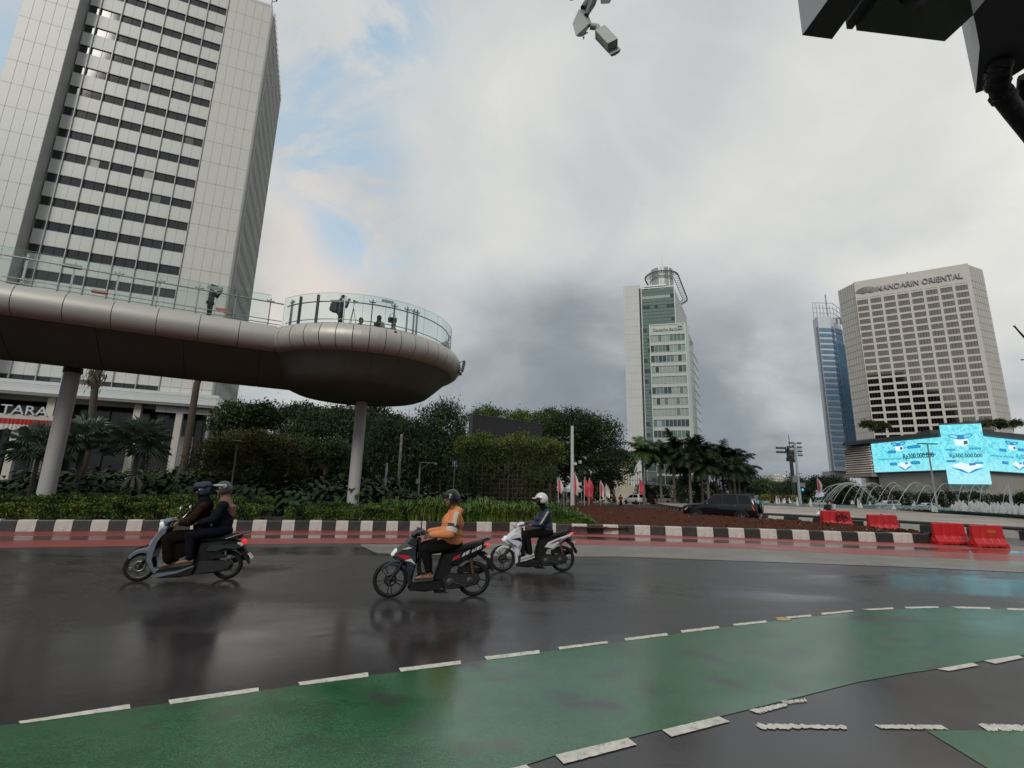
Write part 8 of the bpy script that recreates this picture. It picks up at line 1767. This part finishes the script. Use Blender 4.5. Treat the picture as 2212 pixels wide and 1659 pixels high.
# flags
M_FR = mat('flag_red', (.55, .04, .07), .7, var=.2, vscale=2); M_FW = mat('flag_white', (.60, .52, .50), .7, var=.1)
FL_ = [(1240, 1019, 1066, 48, 'rw', 'feather flag of red and white beside the tall pale pole'), (1262, 1030, 1070, 52, 'r', 'bright red feather flag, left of two close together'), (1272, 1032, 1071, 52, 'r', 'bright red feather flag, right of two close together'), (1296, 1038, 1071, 54, 'rw', 'faded red and white flag below the big round tree'), (1308, 1045, 1072, 55, 'w', 'mostly white small flag right of the faded one'), (1380, 1032, 1066, 76, 'r', 'red feather flag at the foot of the leftmost royal palm'), (1206, 1030, 1062, 47, 'rw', 'red and white flag in front of the left white tent'), (1764, 1030, 1062, 95, 'rw', 'red and white flag under the spreading tree left of the patterned wall')]
for i, (u, v0, v1, y, c_, lab) in enumerate(FL_):
    t_ = D(u, v0, y); b_ = D(u, v1, y); o = empty('feather_flag', (t_.x, y, 0), 0, lab, 'flag', 'feather flags along the side road'); h = t_.z; zb = max(.4, b_.z); b = MB(); b.tube([(0, 0, 0), (0, 0, h*.9), (.12, 0, h)], .03, 5); b.build('flag_pole', M_PWHT, o)
    w = .55*(y/50); b = MB(); n = 12; vs = []
    for k in range(n+1):
        t = k/n; z = lerp(h, zb, t); wd = w*(math.sin(min(1, t*1.6)*PI/2))*(1-.35*t); yy = .12*math.sin(t*7+i)
        vs += [(.02, 0, z), (.02+wd*.5, yy*.6, z-.1*t), (.02+wd, yy, z-.25*t)]
    b.add(vs, [(k*3, k*3+1, k*3+4, k*3+3) for k in range(n)], 0 if c_ in ('r', 'rw') else 1, True); b.add(vs, [(k*3+1, k*3+2, k*3+5, k*3+4) for k in range(n)], 1 if c_ in ('w', 'rw') else 0, True); b.build('flag_cloth', [M_FR, M_FW], o, fix=False)
# tents
def tent(u0, u1, vt, vb, y, lab):
    a, c = D(u0, vb, y), D(u1, vb, y); top = D((u0+u1)/2, vt, y).z; w = c.x-a.x; o = empty('tent', ((a.x+c.x)/2, y, 0), .1, lab, 'tent'); b = MB(); h = w/2; n = 6; vs = []
    for i in range(n+1):
        t = i/n; r_ = h*(1-t)**1.0+.02; z = lerp(a.z, top, t**1.5*.9+.1*t); vs += [(r_*sx, h+r_*sy, z) for sx, sy in ((-1, -1), (1, -1), (1, 1), (-1, 1))]
    b.add(vs, [(i*4+j, i*4+(j+1) % 4, (i+1)*4+(j+1) % 4, (i+1)*4+j) for i in range(n) for j in range(4)]); 
    for sx, sy, tx_, ty in ((-1, -1, 1, -1), (1, -1, 1, 1), (-1, -1, -1, 1)): b.add([(h*sx, h+h*sy, a.z), (h*tx_, h+h*ty, a.z), (h*tx_, h+h*ty, a.z-.35), (h*sx, h+h*sy, a.z-.35)], [(0, 1, 2, 3)])
    b.build('tent_roof', mat('tent_white', (.50, .53, .55), .6), o, fix=False); b = MB(); [b.tube([(h*sx, h+h*sy, 0), (h*sx, h+h*sy, a.z)], .04, 5) for sx in (-1, 1) for sy in (-1, 1)]; b.build('tent_pole', M_POLE, o)
tent(1224, 1256, 1035, 1055, 52, 'white pointed tent behind the tall pale pole'); tent(1192, 1219, 1029, 1053, 54, 'white pointed tent half hidden by the vine wall'); tent(928, 950, 1031, 1047, 40, 'small grey pointed tent under the blue arrow sign')
# planters with yellow and red flowers
for i, (u, lab) in enumerate(((1656, 'left clump of yellow flowers in a white planter'), (1683, 'middle clump of yellow flowers in a white planter'), (1706, 'right clump of yellow flowers at the foot of the mast'), (1670, 'red leaved clump between two yellow ones'), (1695, 'dark red leaved clump left of the mast foot'))):
    q = D(u, 1070, 95); o = empty('flower_planter', (q.x, 95, 0), 0, lab, 'planter'); box_at(o, 'planter_box', -1, -.6, 0, 1, .6, 1.0, M_PWHT); red = i > 2
    crown('crown', [(0, 0, 1.5, 1.1, .6, .55)], 40, 14, .2, .25, [mat('flower_red', (.16, .03, .03), .7) if red else mat('flower_yellow', (.42, .36, .05), .7), L_MID], o, [.7, .3])
# ------------------------------------------------------------------ fountain
def rz2(x, y): return (1626.5+.26472*x, 1016.6+.26472*y)
M_POOL = mat('pool_wall', (.28, .36, .37), .5, var=.15); M_TURQ = mat('pool_turquoise', (.22, .46, .50), .3, var=.1); M_FOAM = mat('water_foam', (.80, .84, .84), .6, var=.1, vscale=8, alpha=.82); M_JET = mat('water_jet', (.74, .80, .80), .25, var=0, alpha=.50); M_WSURF = mat('pool_water', (.20, .34, .36), .08, var=.2, vscale=.8, bump=.6, bscale=3)
fo = empty('fountain', (0, 0, 0), 0, 'wide round fountain pool with rows of arching and bubbling jets on the paved island', 'fountain'); Z0 = .34
rim = [G(u, v, Z0) for u, v in ((1560, 1086), (1640, 1091), (1740, 1095), (1850, 1098), (1950, 1103), (2060, 1109), (2212, 1119), (2400, 1133))]
def wallstrip(pts, z0, z1, th, m, name):
    b = MB(); n = len(pts); vs = [(p.x, p.y, z0) for p in pts]+[(p.x, p.y, z1) for p in pts]+[(p.x, p.y+th, z1) for p in pts]; b.add(vs, [(i, i+1, n+i+1, n+i) for i in range(n-1)]+[(n+i, n+i+1, 2*n+i+1, 2*n+i) for i in range(n-1)]); return b.build(name, m, fo)
wallstrip(rim[:6], Z0, Z0+.42, .5, M_POOL, 'pool_rim'); wallstrip(rim[5:], Z0, Z0+.42, .5, M_TURQ, 'pool_rim')
rim2 = [G(u, v, Z0) for u, v in ((1880, 1098), (1950, 1100), (2045, 1103), (2046, 1109), (2130, 1113), (2212, 1117), (2400, 1128))]
wallstrip([p+Vector((0, 1.5, 0)) for p in rim2], Z0, Z0+.62, .5, M_TURQ, 'inner_basin')
b = MB(); n = len(rim); b.add([(p.x, p.y+.4, Z0+.36) for p in rim]+[(p.x+12, p.y+38, Z0+.36) for p in rim], [(i, i+1, n+i+1, n+i) for i in range(n-1)]); b.build('pool_water', M_WSURF, fo)
def arc(x0, xa, x1, yb, ya, y, k=0, thick=.036):
    p0, pa, p1 = D(*rz2(x0, yb), y), D(*rz2(xa, ya), y+1), D(*rz2(x1, yb+8), y+2); rd = random.Random(int(x0*7+k)); pts = []; rs = []
    ctrl = pa*2-(p0+p1)/2
    for i in range(15): t = i/14*.56; pts.append(p0*(1-t)**2+ctrl*2*t*(1-t)+p1*t*t); rs.append(thick*(.7+.6*t))
    b = MB(); b.tube(pts, rs, 6, cap=False)
    for i in range(58):
        t = .50+.5*(i/58)**.85; p = p0*(1-t)**2+ctrl*2*t*(1-t)+p1*t*t; sp = .10*(t-.45)*2; c = p+Vector((rd.gauss(0, sp), rd.gauss(0, sp), rd.gauss(0, sp)-.02)); r_ = thick*rd.uniform(.5, 1.3); d = (p1-p0).normalized()
        b.add([c+Vector((0, 0, r_*1.6)), c+Vector((r_, 0, 0)), c-Vector((0, 0, r_*1.6)), c-Vector((r_, 0, 0)), c-Vector((0, r_, 0)), c+Vector((0, r_, 0))], [(0, 1, 4), (1, 2, 4), (2, 3, 4), (3, 0, 4), (0, 5, 1), (1, 5, 2), (2, 5, 3), (3, 5, 0)])
    return b.build('water_arc', M_JET, fo, fix=False)
for i, (x0, xa, x1, yb, ya, y) in enumerate([(566, 785, 1000, 262, 96, 66), (580, 790, 1006, 266, 98, 65), (596, 800, 1014, 270, 104, 64), (612, 812, 1022, 272, 110, 63), (642, 826, 1028, 274, 104, 62), (728, 862, 1010, 272, 112, 61), (820, 930, 1075, 268, 108, 64), (862, 955, 1100, 270, 100, 62), (868, 980, 1150, 272, 100, 60), (925, 1030, 1180, 276, 122, 62), (1005, 1150, 1240, 276, 96, 59), (1090, 1180, 1320, 278, 122, 60), (1170, 1320, 1335, 280, 98, 62),
    (1182, 1330, 1480, 282, 97, 57), (1335, 1425, 1510, 270, 122, 60), (1448, 1575, 1690, 280, 103, 56), (1492, 1540, 1590, 282, 160, 58), (1672, 1720, 1765, 250, 110, 58), (1755, 1820, 1895, 270, 114, 55), (1852, 1885, 1930, 262, 120, 58), (2040, 2080, 2120, 270, 126, 56), (500, 700, 960, 258, 112, 70), (545, 735, 985, 260, 102, 68)]): arc(x0, xa, x1, yb, ya, y, i)
def bubbler(x, yt, yb, y, w=.22, name='foam_jet'):
    top, bot = D(*rz2(x, yt), y), D(*rz2(x, yb), y); rd = random.Random(int(x)); b = MB(); h = top.z-bot.z; nn_ = 9
    for s_ in range(3):
        ox, oy, hs = rd.gauss(0, w*.45), rd.gauss(0, w*.4), h*(1 if s_ == 0 else rd.uniform(.45, .8)); vs = []
        for i in range(nn_):
            t = i/(nn_-1)
            for k in range(7):
                a = 2*PI*k/7; r_ = w*.5*(1-t**2.2)**.5*(.62+.6*rd.random())*(1-.35*t)+.015; vs.append((bot.x+ox+r_*math.cos(a), y+oy+r_*math.sin(a), bot.z+hs*t+rd.uniform(-.03, .03)))
        b.add(vs, [(i*7+k, i*7+(k+1) % 7, (i+1)*7+(k+1) % 7, (i+1)*7+k) for i in range(nn_-1) for k in range(7)], 0, True)
    for k in range(16):
        c = Vector((bot.x+rd.gauss(0, w*.8), y+rd.gauss(0, w*.5), bot.z+h*rd.random()*1.08)); r_ = rd.uniform(.015, .04); b.add([c+Vector((0, 0, r_*1.5)), c+Vector((r_, 0, 0)), c-Vector((r_, 0, 0)), c+Vector((0, r_, -r_))], [(0, 1, 2), (0, 1, 3), (0, 2, 3), (1, 2, 3)])
    return b.build(name, M_FOAM, fo, fix=False)
for x, yt, yb, y in [(205, 205, 272, 62), (255, 222, 268, 62), (295, 225, 266, 63), (360, 212, 285, 58), (470, 225, 292, 55), (820, 240, 275, 60), (875, 225, 305, 52), (960, 250, 282, 58), (1150, 270, 315, 50), (1490, 270, 335, 46), (1310, 245, 290, 55), (1830, 240, 280, 60)]: bubbler(x, yt, yb, y, .20)
rd = random.Random(6)
for k in range(44):
    x = 1655+k*14.5+rd.uniform(-5, 5); row = k % 2; yt = 238+rd.uniform(-10, 18)+(k*.9); yb = 312+k*.9+12*row; bubbler(x, yt, yb, 51-k*.16-row*2, .34)
bubbler(2108, 96, 300, 50, .16, 'tall_jet')
sp_ = MB(); 
for k in range(500):
    u = rd.uniform(1010, 1640); t = (u-1010)/630; p = D(*rz2(u, rd.gauss(306+t*6, 7)), 54-t*5); r_ = rd.uniform(.03, .12); sp_.add([p+Vector((rd.uniform(-1, 1), rd.uniform(-1, 1), rd.uniform(-.5, .5)))*r_ for _ in range(4)], [(0, 1, 2), (0, 2, 3), (0, 3, 1), (1, 3, 2)])
q = sp_.build('foam_spray', M_FOAM, fo); q['kind'] = 'stuff'
# statue arms reaching in from the right edge
M_BRZ = mat('dark_bronze', (.045, .045, .045), .45, metal=.4); sx = D(2240, 745, 60); o = empty('statue', (sx.x, 60, 0), 0, 'dark bronze statue whose raised arm and hand reach in at the right edge', 'statue')
hx = D(2189, 705, 60)-sx; hx.z = D(2189, 705, 60).z; ex_ = D(2212, 728, 60)-sx; ex_.z = D(2212, 728, 60).z; s2 = D(2205, 777, 60)-sx; s2.z = D(2205, 777, 60).z; zz_ = D(2240, 770, 60).z
remesh([('c', V3(.8, 0, zz_), V3(ex_.x, 0, ex_.z), .20, .13), ('c', V3(ex_.x, 0, ex_.z), V3(hx.x+.3, 0, hx.z-.25), .13, .09), ('c', V3(hx.x+.35, 0, hx.z-.25), V3(hx.x, 0, hx.z-.02), .10, .05), ('c', V3(hx.x+.3, 0, hx.z-.2), V3(hx.x+.05, .05, hx.z+.22), .05, .035), ('c', V3(hx.x+.3, 0, hx.z-.2), V3(hx.x-.12, 0, hx.z+.10), .05, .03), ('c', V3(hx.x+.3, 0, hx.z-.2), V3(hx.x+.28, 0, hx.z+.22), .05, .035),
    ('c', V3(.8, 0, zz_-.3), V3(s2.x+.25, 0, s2.z), .14, .08), ('c', V3(s2.x+.3, 0, s2.z), V3(s2.x-.05, 0, s2.z+.06), .07, .04), ('c', V3(s2.x+.2, 0, s2.z), V3(s2.x+.05, 0, s2.z-.12), .05, .03), ('e', V3(1.0, 0, zz_), (.45, .35, .9)), ('c', V3(1, 0, zz_-.8), V3(.8, 0, zz_-3.2), .35, .2), ('e', V3(1.1, 0, zz_+1.2), (.28, .26, .34)), ('c', V3(1.05, 0, zz_+1.0), V3(1.0, 0, zz_+.5), .14, .2)], 'statue_body', M_BRZ, o, .04, 3)
b = MB(); b.lathe([(.9, 0), (.7, zz_*.3), (.6, zz_-3.0), (.9, zz_-2.9)], 24, c=(1, 0, 0)); b.build('statue_pillar', mat('statue_stone', (.35, .34, .32), .7), o)
# ------------------------------------------------------------------ overhead equipment near the camera
def rzc(x, y): return (x*.22634/1.0*0+(1700+x/5.53)*.6777, (y/5.53)*.6777)
YC = 4.6; cc = empty('surveillance_camera', D(*rzc(900, 300), YC), 0, 'grey bullet camera and junction box hanging from an overhead arm at the top', 'camera'); C0 = cc.location.copy(); M_CAMG = mat('camera_grey', (.30, .32, .33), .45, var=.08); M_CAMW = mat('camera_pale', (.42, .45, .42), .45, var=.08)
def c3(x, y, dy=0): return D(*rzc(x, y), YC+dy)-C0
b = MB(); b.hull([c3(800, 165), c3(690, 415), c3(750, 635), c3(870, 400), c3(985, 410, -.02), c3(1030, 420, .08), c3(960, 240, .1), c3(880, 640, .12), c3(900, 175, .05)]); b.build('junction_box', M_CAMG, cc)
b = MB(); b.hull([c3(868, 650, .1), c3(905, 640, .12), c3(885, 712, .11), c3(880, 650, .14)]); b.hull([c3(760, 625, .02), c3(785, 650, .04), c3(870, 645, .1), c3(960, 560, .12), c3(970, 575, .12)]); b.build('box_lid', M_CAMG, cc)
b = MB(); b.tube([c3(935, 270), c3(960, 210), c3(1030, 60), c3(1110, -200)], [.028, .03, .047, .047], 12); b.tube([c3(885, 150, .05), c3(960, 30, .05), c3(1060, -200, .05)], .040, 10); b.build('hanger_tube', mat('tube_dark_grey', (.10, .105, .115), .5), cc)
b = MB(); b.tube([c3(1000, 460, .06), c3(1150, 480, .06)], [.036, .034], 12); b.tube([c3(1130, 470, .05), c3(1170, 610, .06)], .030, 10); b.tube([c3(1140, 560, .05), c3(1240, 600, .03)], .028, 10); b.build('swivel_joint', M_CAMW, cc)
p0, p1 = c3(1175, 560, .02), c3(1400, 800, -.05); ax = (p1-p0).normalized(); 
b = MB(); s_ = ax.cross(_f).normalized(); n_ = s_.cross(ax).normalized(); cen = p0.lerp(p1, .5); L_ = (p1-p0).length/2
pts = [(-.062, -.05), (-.062, .03), (-.045, .06), (0, .07), (.045, .06), (.062, .03), (.062, -.05)]
vs = [p0+s_*x+n_*y for x, y in pts]+[p1+s_*x+n_*y for x, y in pts]; b.hull(vs); b.build('camera_body', M_CAMW, cc)
b = MB(); b.hull([p0+s_*x*1.12+n_*(y+.012)-ax*.01 for x, y in pts[1:6]]+[p1+s_*x*1.12+n_*(y+.012)+ax*.06 for x, y in pts[1:6]]); b.build('sun_shield', M_CAMW, cc)
b = MB(); b.hull([c3(640, -20), c3(650, 20), c3(720, 0), c3(760, -60), c3(640, -60, .1)]); b.hull([c3(1180, -30), c3(1190, 70), c3(1225, 18), c3(1315, 65), c3(1345, 55), c3(1385, -20), c3(1200, -60, .1)]); b.build('upper_housing', mat('tube_dark_grey', (.10, .105, .115), .5), cc)
def rzd(x, y): return (1694.3+.2341*x, .2341*y)
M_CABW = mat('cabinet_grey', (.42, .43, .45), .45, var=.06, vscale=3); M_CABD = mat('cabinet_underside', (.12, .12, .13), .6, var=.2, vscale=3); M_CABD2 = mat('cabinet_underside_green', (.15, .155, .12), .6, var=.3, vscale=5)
eq = empty('overhead_cabinet', G(*rzd(900, 200), 3.1), 0, 'underside of large overhead equipment cabinets at the top right corner', 'equipment cabinet'); E0 = eq.location.copy()
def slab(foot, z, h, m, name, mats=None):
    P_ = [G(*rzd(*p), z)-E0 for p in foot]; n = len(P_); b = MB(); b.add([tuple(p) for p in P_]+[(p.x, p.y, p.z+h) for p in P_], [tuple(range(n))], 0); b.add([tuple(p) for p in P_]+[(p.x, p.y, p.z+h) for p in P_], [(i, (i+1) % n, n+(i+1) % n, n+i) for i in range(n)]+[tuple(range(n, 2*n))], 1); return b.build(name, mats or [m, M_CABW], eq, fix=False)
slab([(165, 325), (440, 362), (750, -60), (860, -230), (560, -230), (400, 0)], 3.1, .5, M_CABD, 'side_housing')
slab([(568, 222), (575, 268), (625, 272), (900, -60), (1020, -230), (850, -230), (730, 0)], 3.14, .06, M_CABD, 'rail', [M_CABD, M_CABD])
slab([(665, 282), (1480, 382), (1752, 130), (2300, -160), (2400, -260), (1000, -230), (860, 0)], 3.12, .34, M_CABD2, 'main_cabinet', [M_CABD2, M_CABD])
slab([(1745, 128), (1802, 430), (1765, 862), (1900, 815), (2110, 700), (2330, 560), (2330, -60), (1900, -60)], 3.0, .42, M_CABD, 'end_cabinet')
q = [G(*rzd(x, y), 3.1)-E0 for x, y in ((1240, -40),)][0]; b = MB(); b.lathe([(0, -.01), (.035, -.01), (.045, .02)], 24, c=tuple(q)); b.build('lens_ring', M_BLK, eq)
b = MB(); cp = [G(*rzd(x, y), z)-E0 for x, y, z in ((2010, 560, 3.0), (1975, 640, 2.98), (1960, 740, 2.96), (2010, 880, 2.93), (2110, 1010, 2.9), (2240, 1170, 2.86), (2420, 1400, 2.8))]; b.tube(cp, .029, 12); b.build('cable', mat('cable_black', (.015, .012, .014), .6, var=.4, vscale=20, bump=.8, bscale=25), eq)
b = MB()
for t in (.1, .22, .36, .5): i = int(t*6); p = cp[i].lerp(cp[i+1], t*6-i); d = (cp[i+1]-cp[i]).normalized(); b.tube([p-d*.01, p+d*.01], .034, 12)
b.tube([cp[2]+V3(.10, 0, .02), cp[3]+V3(.12, .05, 0), cp[4]+V3(.10, .03, 0), cp[5]+V3(.03, 0, 0)], .022, 8); b.build('cable_tie', MATS['cable_black'], eq)
# ------------------------------------------------------------------ more cars
pw_ = mat('car_white', (.55, .56, .57), .25, coat=.5, var=0); pbl = mat('taxi_blue', (.07, .30, .42), .3, coat=.4, var=0); pgy = mat('car_charcoal', (.02, .022, .025), .25, coat=.5, var=0)
def small_car(label, paint, u, v, y, rz, kind='hatch'):
    if kind == 'mpv': st = [(2.15, .35, .75, .70, .80, .60), (1.9, .28, .92, .82, .98, .72), (1.2, .26, 1.0, .86, 1.1, .78), (.2, .26, 1.04, .87, 1.66, .64), (-1.7, .28, 1.06, .86, 1.70, .64), (-2.1, .36, 1.0, .82, 1.1, .74), (-2.15, .45, .8, .78, .9, .7)]
    else: st = [(2.15, .32, .62, .66, .68, .58), (1.9, .22, .78, .82, .84, .70), (1.0, .20, .90, .85, .96, .76), (.2, .20, .94, .86, 1.40, .60), (-.9, .20, .95, .86, 1.44, .60), (-1.7, .24, .95, .84, 1.12, .68), (-2.1, .32, .88, .78, .94, .7), (-2.16, .42, .7, .72, .8, .66)]
    o, bd, pt = make_car('car', label, paint, st, (1.3, -1.3), hw=.86)
    if kind == 'mpv': wins = [[(1.0, .1), (.25, .88), (-.5, .9), (-.5, .08)], [(-.6, .08), (-.6, .9), (-1.6, .88), (-1.8, .12)]]; fr_, re_ = (2.1, .62), (-2.1, .75)
    else: wins = [[(.85, .1), (.2, .86), (-.35, .9), (-.35, .08)], [(-.43, .08), (-.43, .9), (-.95, .86), (-1.5, .15)]]; fr_, re_ = (2.1, .5), (-2.1, .62)
    a_, c_ = (st[2], st[3]); bk = st[4]
    finish_car(o, pt, wins, (1.32, -1.32), .31, .86, paint, fr_, re_, wind=[(st[2][0]-.05, .66, st[2][4]+.06), (st[3][0]+.06, .56, st[3][4]-.06), (st[3][0]+.06, -.56, st[3][4]-.06), (st[2][0]-.05, -.66, st[2][4]+.06)], back=[(bk[0]-.06, .55, bk[4]-.06), (st[5][0]-.04, .64, st[5][4]+.06), (st[5][0]-.04, -.64, st[5][4]+.06), (bk[0]-.06, -.55, bk[4]-.06)])
    q = D(u, v, y); o.location = (q.x, y, 0); o.rotation_euler = (0, 0, math.radians(rz)); return o
small_car('white minivan seen from behind beside the orange barriers', pw_, 1371, 1075, 88, 115, 'mpv'); small_car('dark car half hidden behind the white minivan', pgy, 1394, 1075, 93, 150); small_car('small white suv left of the blue taxi', pw_, 1429, 1075, 93, 150, 'mpv')
small_car('light blue taxi in the queue of cars', pbl, 1478, 1077, 96, 172, 'mpv'); small_car('black car directly behind the blue taxi', pgy, 1506, 1077, 92, 176, 'mpv'); small_car('black car just left of the near suv roof', pgy, 1528, 1077, 96, 176)
small_car('white sedan behind the fountain, leftmost of three', pw_, 1770, 1082, 105, 180); small_car('white car behind the middle fountain arcs', pw_, 1916, 1085, 98, 178, 'mpv'); small_car('white sedan behind the fountain, rightmost of three', pw_, 2000, 1087, 96, 180)

for (u, v, lab) in ((1077, 1147, 'crumpled white litter on the red lane beside the kerb'), (486, 1176, 'small pale scrap of litter on the red lane')):
    q = G(u, v, .01); o = empty('litter', (q.x, q.y, 0), 0, lab, 'litter'); rd = random.Random(int(u)); b = MB(); b.hull([(rd.uniform(-.12, .12), rd.uniform(-.08, .08), rd.uniform(.01, .09)) for _ in range(9)]); b.build('crumpled_paper', mat('paper_white', (.5, .5, .48), .7), o)
